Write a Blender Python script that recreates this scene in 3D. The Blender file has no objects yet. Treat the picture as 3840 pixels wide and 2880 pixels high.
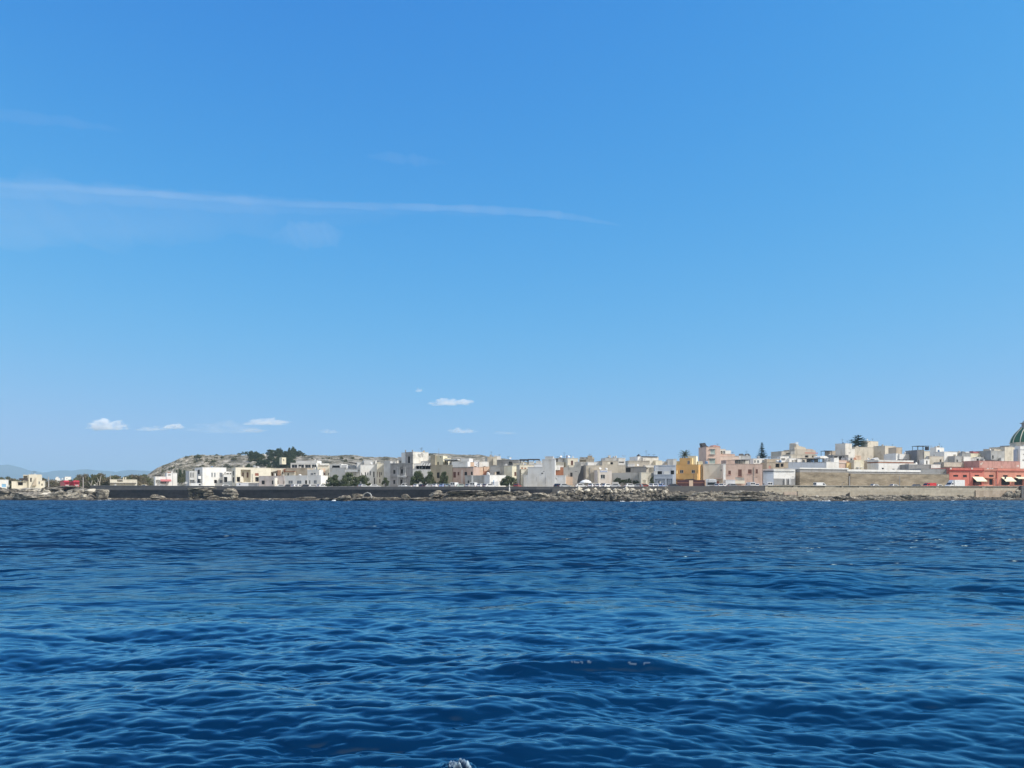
import bpy, bmesh, math, random
import numpy as np
from mathutils import Vector, Matrix, noise
random.seed(11)
rng = np.random.default_rng(5)
SC = bpy.context.scene
COL = SC.collection
R = math.radians

# ---------------------------------------------------------------- camera frame of the photograph (3840 x 2880)
F, YH, CX, H = 2900.0, 1851.0, 1920.0, 2.5
cam = bpy.data.cameras.new('camera')
cam.sensor_width = 36.0
cam.lens = 36.0 * F / 3840.0
cam.shift_y = (YH - 1440.0) / 3840.0
cam.clip_start, cam.clip_end = 0.1, 60000.0
camo = bpy.data.objects.new('camera', cam)
COL.objects.link(camo)
camo.location = (0, 0, H)
camo.rotation_euler = (R(90), 0, 0)
SC.camera = camo
SC.view_settings.view_transform = 'Standard'
SC.view_settings.look = 'None'
SC.view_settings.exposure = 0.0
SC.view_settings.gamma = 1.0
SC.cycles.volume_bounces = 8
SC.cycles.max_bounces = 8

# ---------------------------------------------------------------- sun and sky
SKY_TONE = ((0.63, 1.75, 0.43), (0.605, 1.7, 0.094), (0.95, 1.6, 0.072))
SUN_AZ, SUN_EL = 104.0, 46.0        # azimuth clockwise from the view direction
HAZE_COL = (.47, .69, .84, 1); HAZE_DENS = 1.25e-4
SKY_FILL = (.98, .96, .95)
w = bpy.data.worlds.new('World')
SC.world = w
w.use_nodes = True
nt = w.node_tree
nt.nodes.clear()
sky = nt.nodes.new('ShaderNodeTexSky')
sky.sky_type = 'NISHITA'
sky.sun_disc = False
sky.sun_elevation = R(SUN_EL)
sky.sun_rotation = R(SUN_AZ)
sky.altitude = 0.0
sky.air_density = 1.0
sky.dust_density = 0.25
sky.ozone_density = 4.0
# the phone's rendition of a clear sky: each channel of the sky texture gets its own gain and contrast
bg = nt.nodes.new('ShaderNodeBackground')
BGS = 0.13
bg.inputs[1].default_value = BGS
wo = nt.nodes.new('ShaderNodeOutputWorld')
sep = nt.nodes.new('ShaderNodeSeparateColor')
com = nt.nodes.new('ShaderNodeCombineColor')
nt.links.new(sky.outputs[0], sep.inputs[0])
def math_(op, a, v=None, b=None):
    n = nt.nodes.new('ShaderNodeMath'); n.operation = op
    nt.links.new(a, n.inputs[0])
    if b is not None: nt.links.new(b, n.inputs[1])
    else: n.inputs[1].default_value = v
    return n.outputs[0]
for i, (gain, gam, half) in enumerate(SKY_TONE):     # y = gain * x^gam / (x^gam + half), x = sky * strength
    x_ = math_('POWER', math_('MULTIPLY', sep.outputs[i], BGS), gam)
    y_ = math_('MULTIPLY', math_('DIVIDE', x_, b=math_('ADD', x_, half)), gain / BGS)
    nt.links.new(y_, com.inputs[i])
# unseen sky behind the boat is whitened, added to fill the shaded fronts
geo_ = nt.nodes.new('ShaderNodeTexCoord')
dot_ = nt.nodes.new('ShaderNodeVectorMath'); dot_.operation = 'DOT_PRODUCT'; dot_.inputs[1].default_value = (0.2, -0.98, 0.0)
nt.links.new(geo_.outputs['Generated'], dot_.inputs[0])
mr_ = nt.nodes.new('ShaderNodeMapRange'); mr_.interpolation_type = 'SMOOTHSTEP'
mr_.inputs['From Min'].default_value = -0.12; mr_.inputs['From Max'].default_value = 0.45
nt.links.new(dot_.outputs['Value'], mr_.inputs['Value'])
mix_ = nt.nodes.new('ShaderNodeMixRGB'); mix_.inputs[2].default_value = tuple(v / BGS for v in SKY_FILL) + (1,)
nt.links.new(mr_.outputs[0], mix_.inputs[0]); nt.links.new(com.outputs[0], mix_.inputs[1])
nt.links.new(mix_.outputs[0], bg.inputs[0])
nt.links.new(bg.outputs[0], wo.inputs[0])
sl = bpy.data.lights.new('sun', 'SUN')
sl.energy = 5.0
sl.angle = R(0.53)
sl.color = (1.0, 0.955, 0.88)
so = bpy.data.objects.new('sun', sl)
COL.objects.link(so)
sd = Vector((math.sin(R(SUN_AZ)) * math.cos(R(SUN_EL)), math.cos(R(SUN_AZ)) * math.cos(R(SUN_EL)), math.sin(R(SUN_EL))))
so.rotation_euler = (-sd).to_track_quat('-Z', 'Y').to_euler()

# ---------------------------------------------------------------- helpers
def tag(o, label=None, cat=None, group=None, kind=None):
    if label: o['label'] = label
    if cat: o['category'] = cat
    if group: o['group'] = group
    if kind: o['kind'] = kind
    return o

def link_mesh(name, me, mat=None, parent=None):
    o = bpy.data.objects.new(name, me)
    COL.objects.link(o)
    if mat is not None and not me.materials:
        for m in (mat if isinstance(mat, (list, tuple)) else [mat]): me.materials.append(m)
    if parent is not None: o.parent = parent
    return o

def mesh_np(name, verts, quads, smooth=True):
    me = bpy.data.meshes.new(name)
    n, m = len(verts), len(quads)
    k = quads.shape[1]
    me.vertices.add(n); me.vertices.foreach_set('co', verts.astype(np.float32).ravel())
    me.loops.add(m * k); me.loops.foreach_set('vertex_index', quads.astype(np.int32).ravel())
    me.polygons.add(m)
    me.polygons.foreach_set('loop_start', np.arange(0, m * k, k, dtype=np.int32))
    me.polygons.foreach_set('loop_total', np.full(m, k, dtype=np.int32))
    me.polygons.foreach_set('use_smooth', np.full(m, smooth, dtype=bool))
    me.update(calc_edges=True); me.validate()
    return me

def grid_quads(nr, nc):
    i = np.arange(nr - 1)[:, None] * nc + np.arange(nc - 1)[None, :]
    return np.stack([i, i + 1, i + nc + 1, i + nc], -1).reshape(-1, 4)

def nodes_of(m):
    m.use_nodes = True
    t = m.node_tree
    b = t.nodes['Principled BSDF']
    return t, b

def N(t, typ, **kw):
    n = t.nodes.new(typ)
    for k, v in kw.items():
        if k in n.inputs: n.inputs[k].default_value = v
        else: setattr(n, k, v)
    return n

# ---------------------------------------------------------------- sea
def tile(L, n, peak, spread_dir, seed, lam_min, slope_rms, expo):
    """random periodic wave field: heights and horizontal chop, low-passed at lam_min"""
    r = np.random.default_rng(seed)
    k1 = np.fft.fftfreq(n, L / n) * 2 * np.pi
    kx, ky = np.meshgrid(k1, k1, indexing='xy')
    k = np.hypot(kx, ky); k[0, 0] = 1
    kp = 2 * np.pi / peak
    th = np.arctan2(ky, kx) - spread_dir
    D = 0.16 + np.abs(np.cos(th)) ** 2.2
    S = k ** -expo * np.exp(-1.1 * (kp / k) ** 2) * D
    A = np.sqrt(S) * (r.normal(size=k.shape) + 1j * r.normal(size=k.shape))
    A[0, 0] = 0
    full = k < 2 * np.pi / max(0.06, 2.2 * L / n)
    A = A * full
    sx = np.fft.ifft2(1j * kx * A).real; sy = np.fft.ifft2(1j * ky * A).real
    A *= slope_rms / np.sqrt((sx ** 2 + sy ** 2).mean())
    A = A * np.exp(-(k * lam_min / (2 * np.pi)) ** 4)
    h = np.fft.ifft2(A).real
    dx = np.fft.ifft2(-1j * kx / k * A).real
    dy = np.fft.ifft2(-1j * ky / k * A).real
    return h, dx, dy

def sample(t, L, x, y):
    n = t.shape[0]
    fx = (x / L * n) % n; fy = (y / L * n) % n
    ix = fx.astype(int); iy = fy.astype(int)
    ax = fx - ix; ay = fy - iy
    ix %= n; iy %= n
    jx = (ix + 1) % n; jy = (iy + 1) % n
    return (t[iy, ix] * (1 - ax) * (1 - ay) + t[iy, jx] * ax * (1 - ay) + t[jy, ix] * (1 - ax) * ay + t[jy, jx] * ax * ay)

def build_sea():
    # rows: dense from 4 m out to the shore, then coarse to the horizon; columns: a fan
    near = 1 / np.linspace(1 / 4.2, 1 / 40.0, 900)
    rows = np.concatenate([[-3000, -300, -40, -4, 1.5, 3.2], near, np.arange(40.36, 130, .36), np.arange(130.5, 300, .7), [330, 450, 800, 2000, 6000, 14000]])
    u = np.concatenate([[-12, -6, -4], np.linspace(-2.6, -0.81, 150), np.linspace(-0.80, 0.80, 1300), np.linspace(0.81, 2.6, 150), [4, 6, 12]])
    Y = np.repeat(rows[:, None], len(u), 1)
    wid = np.maximum(np.abs(rows), 1) + 3.0
    X = np.clip(u[None, :] * wid[:, None], -14500, 14500)
    sp = np.gradient(rows)
    lam = np.clip(1.35 * np.abs(sp), 0.07, 1e9)
    fade = np.ones(len(rows)); fade[(rows < 4) | (rows > 300)] = 0
    fade *= np.clip((300 - rows) / 25, 0.0, 1)
    Z = np.zeros_like(X); DX = np.zeros_like(X); DY = np.zeros_like(X)
    levels = [0.07, 0.14, 0.3, 0.6, 1.2, 2.4, 5.0]
    fld = ((151.0, 1024, 10.5, R(95), 5, 0.085, 5.2), (83.0, 1024, 4.8, R(99), 3, 0.13, 4.8), (23.3, 1024, 1.15, R(76), 8, 0.22, 4.2), (7.3, 512, .34, R(101), 12, 0.15, 3.9))
    lw = np.interp(np.log(lam), np.log(levels), np.arange(len(levels)))
    for li, lm in enumerate(levels):
        wgt = np.clip(1 - np.abs(lw - li), 0, 1) * fade
        rr = np.where(wgt > 0)[0]
        if not len(rr): continue
        for (L, n, pk, dr, sd_, sl_, ex_) in fld:
            t = tile(L, n, pk, dr, sd_, lm, sl_, ex_)
            for a, f in zip((Z, DX, DY), t):
                a[rr] += sample(f, L, X[rr] / 1.55, Y[rr]) * wgt[rr, None]
    # gentle swell in patches, so crests gather in groups
    grp = 0.78 + 0.34 * np.sin(X * 0.23 + Y * 0.11 + 1.0) * np.sin(Y * 0.17 - X * 0.05) + 0.14 * np.sin(X * .071 - Y * .043)
    Z *= grp; DX *= grp; DY *= grp
    # one steeper wave, breaking a little along its crest, and a small peak bursting near the boat
    f = np.zeros_like(X)
    def ridge(cx, cy, lx, ly, hh, bow, tilt):
        xx = X - cx; yy = Y - cy - bow * xx ** 2 - tilt * xx
        g = np.exp(-(xx / lx) ** 2)
        prof = np.where(yy < 0, np.exp(-(yy / (ly * .62)) ** 2), np.exp(-(yy / (ly * 1.5)) ** 2))
        return g * prof * hh, xx, yy, g
    zr, xx, yy, g = ridge(0.85, 10.6, 1.9, 0.62, 0.20, 0.02, 0.05)
    Z += zr
    hs_ = np.sin(X * 9.1) * np.sin(X * 23.0 + Y * 7) + np.sin(X * 57 + Y * 31) * .6 + np.sin(X * 141 - Y * 90) * .5
    sp_ = rng.random(X.shape)                                  # droplets
    for ax in (0, 1): sp_ = (np.roll(sp_, 1, ax) + sp_ + np.roll(sp_, -1, ax)) / 3
    sp_ = (sp_ - .5) * 6
    env_ = np.sin(X * 3.1 + 1.2) + np.sin(X * 7.7 + .4) * .8 + .2
    f = np.maximum(f, np.where((np.abs(yy + .02 + .02 * env_) < .028) & (np.abs(xx - .1) < .95) & (env_ > -.3) & (sp_ > .55), .16, 0))
    f = np.maximum(f, np.where((np.abs(yy + .28) < .10) & (np.abs(xx + 1.35) < .18) & (hs_ > .3) & (sp_ > 1.0), .16, 0))
    zr2, xx, yy, g = ridge(-0.565, 7.0, 0.115, 0.13, 0.125, 0.0, 0.1)
    zr2 = zr2 * np.clip(.75 + .13 * sp_ + .30 * hs_, .2, 1.5)
    Z += zr2
    f = np.maximum(f, np.where((zr2 > .06), np.clip(zr2 * 9, 0, 1) * np.clip(.40 + hs_ * .3 + sp_ * .4, 0, .85), 0))
    Z = Z + (f > .1) * 0.004 * np.abs(np.sin(X * 171 + Y * 131))
    V = np.stack([X + 1.2 * DX, Y + 1.2 * DY, Z], -1).reshape(-1, 3)
    me = mesh_np('sea', V, grid_quads(len(rows), len(u)))
    at = me.attributes.new('foam', 'FLOAT', 'POINT')
    at.data.foreach_set('value', f.astype(np.float32).ravel())
    lod = np.repeat(np.clip((lw / 3.3), 0, 1)[:, None], len(u), 1); lod[rows < 4] = 1
    at = me.attributes.new('ripple', 'FLOAT', 'POINT')
    at.data.foreach_set('value', lod.astype(np.float32).ravel())
    m = bpy.data.materials.new('sea_water')
    t, b = nodes_of(m)
    geo = N(t, 'ShaderNodeNewGeometry')
    # broad patches of slightly greener and deeper water
    n0 = N(t, 'ShaderNodeTexNoise', Scale=0.045, Detail=3.0)
    t.links.new(geo.outputs['Position'], n0.inputs['Vector'])
    cr = N(t, 'ShaderNodeValToRGB')
    cr.color_ramp.elements[0].position = .3; cr.color_ramp.elements[0].color = (0.0010, 0.016, 0.052, 1)
    cr.color_ramp.elements[1].position = .7; cr.color_ramp.elements[1].color = (0.0014, 0.022, 0.066, 1)
    t.links.new(n0.outputs['Fac'], cr.inputs[0])
    fa = N(t, 'ShaderNodeAttribute', attribute_name='foam')
    mx = N(t, 'ShaderNodeMixRGB'); mx.inputs[2].default_value = (.46, .60, .70, 1)
    t.links.new(fa.outputs['Fac'], mx.inputs[0]); t.links.new(cr.outputs[0], mx.inputs[1])
    rm = N(t, 'ShaderNodeMath', operation='MULTIPLY_ADD'); rm.inputs[1].default_value = .5; rm.inputs[2].default_value = .09
    ra = N(t, 'ShaderNodeAttribute', attribute_name='ripple')
    r2 = N(t, 'ShaderNodeMath', operation='MULTIPLY_ADD'); r2.inputs[1].default_value = .24
    t.links.new(fa.outputs['Fac'], rm.inputs[0]); t.links.new(ra.outputs['Fac'], r2.inputs[0]); t.links.new(rm.outputs[0], r2.inputs[2])
    # ripples too small for the mesh
    prev = None
    for sc_, dist, st, det, far in ((0.24, 6.0, 0.0, 3.0, 1.0), (1.4, 0.8, 0.0, 2.0, 1.0), (9.0, 0.008, 0.5, 1.0, 0.5)):
        mp = N(t, 'ShaderNodeMapping'); mp.inputs['Scale'].default_value = (0.5, 1.0, 1.0); mp.inputs['Rotation'].default_value = (0, 0, R(4 * sc_))
        t.links.new(geo.outputs['Position'], mp.inputs[0])
        n = N(t, 'ShaderNodeTexNoise', Scale=sc_, Detail=det, Roughness=.55)
        t.links.new(mp.outputs[0], n.inputs['Vector'])
        bp = N(t, 'ShaderNodeBump', Strength=st, Distance=dist)
        t.links.new(n.outputs['Fac'], bp.inputs['Height'])
        ma = N(t, 'ShaderNodeMath', operation='MULTIPLY_ADD'); ma.inputs[1].default_value = far - st; ma.inputs[2].default_value = st
        t.links.new(ra.outputs['Fac'], ma.inputs[0]); t.links.new(ma.outputs[0], bp.inputs['Strength'])
        if prev: t.links.new(prev.outputs[0], bp.inputs['Normal'])
        prev = bp
    # body colour of the water under a Fresnel reflection
    fr = N(t, 'ShaderNodeLayerWeight', Blend=.5); t.links.new(prev.outputs[0], fr.inputs['Normal'])
    pw = N(t, 'ShaderNodeMapRange', interpolation_type='SMOOTHSTEP'); pw.inputs['From Min'].default_value = .42; pw.inputs['From Max'].default_value = .96; pw.inputs['To Min'].default_value = .025; pw.inputs['To Max'].default_value = .70
    t.links.new(fr.outputs['Facing'], pw.inputs['Value'])
    rk = N(t, 'ShaderNodeMath', operation='MULTIPLY_ADD'); rk.inputs[1].default_value = -.35; rk.inputs[2].default_value = 1.0
    rp = N(t, 'ShaderNodeMath', operation='POWER'); rp.inputs[1].default_value = .5; t.links.new(ra.outputs['Fac'], rp.inputs[0]); t.links.new(rp.outputs[0], rk.inputs[0])
    mk = N(t, 'ShaderNodeMath', operation='MULTIPLY'); t.links.new(pw.outputs[0], mk.inputs[0]); t.links.new(rk.outputs[0], mk.inputs[1])
    iv = N(t, 'ShaderNodeMath', operation='SUBTRACT'); iv.inputs[0].default_value = 1.0; t.links.new(fa.outputs['Fac'], iv.inputs[1])
    mf = N(t, 'ShaderNodeMath', operation='MULTIPLY'); t.links.new(mk.outputs[0], mf.inputs[0]); t.links.new(iv.outputs[0], mf.inputs[1])
    di = N(t, 'ShaderNodeBsdfDiffuse'); t.links.new(mx.outputs[0], di.inputs['Color'])
    gl = N(t, 'ShaderNodeBsdfGlossy'); gl.inputs['Color'].default_value = (.60, .87, .92, 1); t.links.new(r2.outputs[0], gl.inputs['Roughness']); t.links.new(prev.outputs[0], gl.inputs['Normal'])
    ms = N(t, 'ShaderNodeMixShader'); t.links.new(mf.outputs[0], ms.inputs[0]); t.links.new(di.outputs[0], ms.inputs[1]); t.links.new(gl.outputs[0], ms.inputs[2])
    t.nodes.remove(b); out = [n for n in t.nodes if n.type == 'OUTPUT_MATERIAL'][0]; t.links.new(ms.outputs[0], out.inputs['Surface'])
    o = link_mesh('sea', me, m)
    tag(o, 'choppy deep blue sea between the boat and the town', 'sea', kind='structure')
build_sea()
# ---------------------------------------------------------------- materials
MATS = {}
def wallmat(name, c, stain=0.35, rough=0.9, sc=0.35, streak=True):
    if name in MATS: return MATS[name]
    m = bpy.data.materials.new(name); MATS[name] = m
    t, b = nodes_of(m)
    b.inputs['Roughness'].default_value = rough
    b.inputs['Specular IOR Level'].default_value = 0.25
    geo = N(t, 'ShaderNodeNewGeometry')
    n1 = N(t, 'ShaderNodeTexNoise', Scale=sc, Detail=6.0, Roughness=.65)
    t.links.new(geo.outputs['Position'], n1.inputs['Vector'])
    mp = N(t, 'ShaderNodeMapping'); mp.inputs['Scale'].default_value = (.9, .9, .2)
    t.links.new(geo.outputs['Position'], mp.inputs[0])
    n2 = N(t, 'ShaderNodeTexNoise', Scale=.7, Detail=6.0, Roughness=.6)
    t.links.new(mp.outputs[0], n2.inputs['Vector'])
    ad = N(t, 'ShaderNodeMath', operation='MULTIPLY'); t.links.new(n1.outputs['Fac'], ad.inputs[0]); t.links.new(n2.outputs['Fac'], ad.inputs[1])
    cr = N(t, 'ShaderNodeValToRGB')
    k = 1 - stain
    cr.color_ramp.elements[0].position = .12; cr.color_ramp.elements[0].color = (c[0] * k, c[1] * k * .97, c[2] * k * .92, 1)
    cr.color_ramp.elements[1].position = .27; cr.color_ramp.elements[1].color = (*c, 1)
    t.links.new(ad.outputs[0], cr.inputs[0]); t.links.new(cr.outputs[0], b.inputs['Base Color'])
    return m

def flat(name, c, rough=0.6, metal=0.0, spec=0.5):
    if name in MATS: return MATS[name]
    m = bpy.data.materials.new(name); MATS[name] = m
    t, b = nodes_of(m)
    geo = N(t, 'ShaderNodeNewGeometry')
    n1 = N(t, 'ShaderNodeTexNoise', Scale=1.7, Detail=4.0)
    t.links.new(geo.outputs['Position'], n1.inputs['Vector'])
    mx = N(t, 'ShaderNodeMixRGB'); mx.inputs[1].default_value = (c[0] * .82, c[1] * .82, c[2] * .82, 1); mx.inputs[2].default_value = (min(c[0] * 1.1, .9), min(c[1] * 1.1, .9), min(c[2] * 1.1, .9), 1)
    t.links.new(n1.outputs['Fac'], mx.inputs[0]); t.links.new(mx.outputs[0], b.inputs['Base Color'])
    b.inputs['Roughness'].default_value = rough; b.inputs['Metallic'].default_value = metal
    b.inputs['Specular IOR Level'].default_value = spec
    return m

WH = wallmat('white_plaster', (.80, .79, .76), .16)
OW = wallmat('weathered_white_plaster', (.70, .67, .61), .3)
CR = wallmat('cream_plaster', (.74, .69, .57), .2)
YC = wallmat('yellow_cream_plaster', (.77, .72, .55), .2)
TN = wallmat('tan_plaster', (.52, .44, .34), .25)
BG = wallmat('beige_plaster', (.56, .51, .43), .3)
SB = wallmat('sandstone_plaster', (.64, .58, .48), .38, sc=.5)
GR = wallmat('grey_plaster', (.40, .40, .39), .3)
LG = wallmat('light_grey_plaster', (.60, .60, .59), .25)
BL = wallmat('blue_grey_plaster', (.42, .47, .55), .2)
PB = wallmat('pale_blue_plaster', (.69, .71, .75), .15)
DG = wallmat('dark_grey_concrete', (.20, .20, .21), .3)
MG = wallmat('mid_grey_concrete', (.29, .29, .29), .3)
OR = wallmat('ochre_plaster', (.70, .43, .17), .15)
YL = wallmat('yellow_plaster', (.78, .60, .30), .15)
PE = wallmat('peach_plaster', (.74, .55, .41), .22)
TC = wallmat('terracotta_plaster', (.46, .23, .15), .25)
PK = wallmat('pink_plaster', (.64, .48, .40), .18)
MV = wallmat('dusty_pink_plaster', (.53, .40, .34), .25)
RD = wallmat('red_plaster', (.60, .195, .15), .22)
SR = wallmat('salmon_red_plaster', (.66, .29, .21), .25)
SA = wallmat('faded_salmon_plaster', (.53, .29, .245), .35, sc=.8)
OV = wallmat('olive_beige_render', (.43, .38, .29), .3)
BR = wallmat('brown_brick', (.36, .16, .09), .3)
GLASS = flat('dark_window_glass', (.025, .028, .035), .12)
GGLASS = flat('grey_window_glass', (.16, .18, .21), .15)
WOOD = flat('brown_wood', (.12, .045, .03), .6)
RWOOD = flat('red_brown_wood', (.28, .09, .05), .6)
DARKO = flat('dark_interior', (.03, .028, .028), .9)
FRW = flat('white_joinery', (.72, .71, .68), .5)
GREENS = flat('green_shutter_paint', (.34, .42, .39), .6)
ROOFM = wallmat('roof_screed', (.45, .40, .34), .3)
DWOOD = flat('dark_pergola_wood', (.06, .045, .04), .8)
METAL = flat('grey_metal', (.35, .36, .38), .45, .6)
STEELD = flat('dark_metal', (.07, .07, .08), .5, .4)
AWN = flat('cream_awning_cloth', (.80, .74, .52), .9)
AWR = flat('red_awning_cloth', (.46, .15, .15), .9)
WCLO = flat('white_canvas', (.80, .80, .78), .85)
SIGNB = flat('blue_sign_paint', (.06, .13, .42), .5)
TRIMG = wallmat('grey_stone_trim', (.34, .33, .32), .25)

def brickmat():
    m = bpy.data.materials.new('coursed_stone_blocks')
    t, b = nodes_of(m)
    geo = N(t, 'ShaderNodeNewGeometry')
    sp = N(t, 'ShaderNodeSeparateXYZ'); t.links.new(geo.outputs['Position'], sp.inputs[0])
    cb = N(t, 'ShaderNodeCombineXYZ'); t.links.new(sp.outputs[0], cb.inputs[0]); t.links.new(sp.outputs[2], cb.inputs[1])
    br = N(t, 'ShaderNodeTexBrick', Scale=1.0)
    br.inputs['Color1'].default_value = (.36, .31, .235, 1); br.inputs['Color2'].default_value = (.30, .255, .195, 1); br.inputs['Mortar'].default_value = (.27, .23, .175, 1)
    br.inputs['Mortar Size'].default_value = .02; br.inputs['Brick Width'].default_value = .62; br.inputs['Row Height'].default_value = .36
    t.links.new(cb.outputs[0], br.inputs['Vector'])
    mp = N(t, 'ShaderNodeMapping'); mp.inputs['Scale'].default_value = (.25, .25, 1.1)
    t.links.new(geo.outputs['Position'], mp.inputs[0])
    n = N(t, 'ShaderNodeTexNoise', Scale=.7, Detail=6.0, Roughness=.7); t.links.new(mp.outputs[0], n.inputs['Vector'])
    cr = N(t, 'ShaderNodeValToRGB'); cr.color_ramp.elements[0].position = .35; cr.color_ramp.elements[0].color = (.62, .60, .57, 1); cr.color_ramp.elements[1].position = .62; cr.color_ramp.elements[1].color = (1.2, 1.18, 1.14, 1)
    t.links.new(n.outputs['Fac'], cr.inputs[0])
    mx = N(t, 'ShaderNodeMixRGB', blend_type='MULTIPLY'); mx.inputs[0].default_value = 1
    t.links.new(br.outputs[0], mx.inputs[1]); t.links.new(cr.outputs[0], mx.inputs[2]); t.links.new(mx.outputs[0], b.inputs['Base Color'])
    b.inputs['Roughness'].default_value = .95; b.inputs['Specular IOR Level'].default_value = .15
    return m
BLOCKS = brickmat()

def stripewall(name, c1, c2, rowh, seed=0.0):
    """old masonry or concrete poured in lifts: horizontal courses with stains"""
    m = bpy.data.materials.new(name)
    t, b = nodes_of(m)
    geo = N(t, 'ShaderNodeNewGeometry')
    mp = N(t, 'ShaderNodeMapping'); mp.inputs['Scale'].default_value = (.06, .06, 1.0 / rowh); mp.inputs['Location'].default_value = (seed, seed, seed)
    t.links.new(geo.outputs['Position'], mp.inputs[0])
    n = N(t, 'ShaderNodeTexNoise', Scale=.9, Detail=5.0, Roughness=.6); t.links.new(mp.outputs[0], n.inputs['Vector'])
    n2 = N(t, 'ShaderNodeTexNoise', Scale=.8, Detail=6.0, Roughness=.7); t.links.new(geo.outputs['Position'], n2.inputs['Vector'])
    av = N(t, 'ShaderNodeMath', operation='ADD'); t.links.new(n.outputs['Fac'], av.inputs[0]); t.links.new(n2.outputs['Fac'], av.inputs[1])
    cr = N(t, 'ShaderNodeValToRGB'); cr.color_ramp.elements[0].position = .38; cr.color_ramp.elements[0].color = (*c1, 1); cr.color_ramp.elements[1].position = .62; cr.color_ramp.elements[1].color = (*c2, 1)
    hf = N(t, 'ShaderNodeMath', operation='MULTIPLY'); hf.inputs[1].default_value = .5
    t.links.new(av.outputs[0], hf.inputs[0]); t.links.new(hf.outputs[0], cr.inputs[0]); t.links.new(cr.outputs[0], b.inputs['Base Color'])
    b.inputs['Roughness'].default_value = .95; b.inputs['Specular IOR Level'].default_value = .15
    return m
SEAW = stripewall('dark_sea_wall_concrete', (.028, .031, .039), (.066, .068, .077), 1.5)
SEAP = stripewall('grey_parapet_concrete', (.12, .12, .125), (.185, .18, .18), 1.0, 3)
SEAR = stripewall('pale_sea_wall_masonry', (.33, .29, .23), (.52, .47, .38), .8, 7)

def rockmat(name='limestone_rock', lo=.40, hi=1.1, ramp=((.36, (.05, .045, .04)), (.47, (.17, .15, .125)), (.55, (.37, .33, .26)), (.66, (.60, .55, .44)))):
    m = bpy.data.materials.new(name)
    t, b = nodes_of(m)
    geo = N(t, 'ShaderNodeNewGeometry')
    mp = N(t, 'ShaderNodeMapping'); mp.inputs['Scale'].default_value = (.6, .6, 1.6)
    t.links.new(geo.outputs['Position'], mp.inputs[0])
    n = N(t, 'ShaderNodeTexNoise', Scale=1.1, Detail=8.0, Roughness=.7); t.links.new(mp.outputs[0], n.inputs['Vector'])
    cr = N(t, 'ShaderNodeValToRGB')
    for p, c in ramp:
        e = cr.color_ramp.elements.new(p); e.color = (*c, 1)
    cr.color_ramp.elements.remove(cr.color_ramp.elements[0]); cr.color_ramp.elements.remove(cr.color_ramp.elements[-1])
    t.links.new(n.outputs['Fac'], cr.inputs[0])
    # the strip the waves keep wet, with weed on it
    sp = N(t, 'ShaderNodeSeparateXYZ'); t.links.new(geo.outputs['Position'], sp.inputs[0])
    n2 = N(t, 'ShaderNodeTexNoise', Scale=.5, Detail=4.0); t.links.new(geo.outputs['Position'], n2.inputs['Vector'])
    ma = N(t, 'ShaderNodeMath', operation='MULTIPLY_ADD'); ma.inputs[1].default_value = 3.2; t.links.new(n2.outputs['Fac'], ma.inputs[0]); ma.inputs[2].default_value = -.75
    mr = N(t, 'ShaderNodeMath', operation='SUBTRACT'); t.links.new(ma.outputs[0], mr.inputs[0]); t.links.new(sp.outputs[2], mr.inputs[1])
    ms = N(t, 'ShaderNodeMath', operation='MULTIPLY', use_clamp=True); ms.inputs[1].default_value = 2.0; t.links.new(mr.outputs[0], ms.inputs[0])
    mx = N(t, 'ShaderNodeMixRGB'); mx.inputs[2].default_value = (.05, .042, .035, 1)
    oi = N(t, 'ShaderNodeObjectInfo'); mo_ = N(t, 'ShaderNodeMapRange'); mo_.inputs['To Min'].default_value = lo; mo_.inputs['To Max'].default_value = hi
    t.links.new(oi.outputs['Random'], mo_.inputs['Value'])
    mu = N(t, 'ShaderNodeMixRGB', blend_type='MULTIPLY'); mu.inputs[0].default_value = 1; t.links.new(cr.outputs[0], mu.inputs[1]); t.links.new(mo_.outputs[0], mu.inputs[2])
    t.links.new(ms.outputs[0], mx.inputs[0]); t.links.new(mu.outputs[0], mx.inputs[1]); t.links.new(mx.outputs[0], b.inputs['Base Color'])
    bp = N(t, 'ShaderNodeBump', Strength=.9, Distance=.45); t.links.new(n.outputs['Fac'], bp.inputs['Height']); t.links.new(bp.outputs[0], b.inputs['Normal'])
    b.inputs['Roughness'].default_value = .95; b.inputs['Specular IOR Level'].default_value = .2
    return m
ROCK = rockmat()
PALE_RAMP = ((.34, (.20, .175, .14)), (.45, (.40, .36, .29)), (.55, (.58, .53, .43)), (.66, (.70, .66, .56)))
ROCK_PALE = rockmat('pale_limestone', .95, 1.2, PALE_RAMP)  # paler tone for the upper boulders of the heap
ROCK_MID = rockmat('bedded_limestone', .55, .7)
ROCK_BLOCK = rockmat('cream_bedded_limestone', .6, 1.15, PALE_RAMP)
ROCK_DARK = rockmat('dark_limestone', .28, .75)  # darker tone for the lower boulders and some loose rocks

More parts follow.
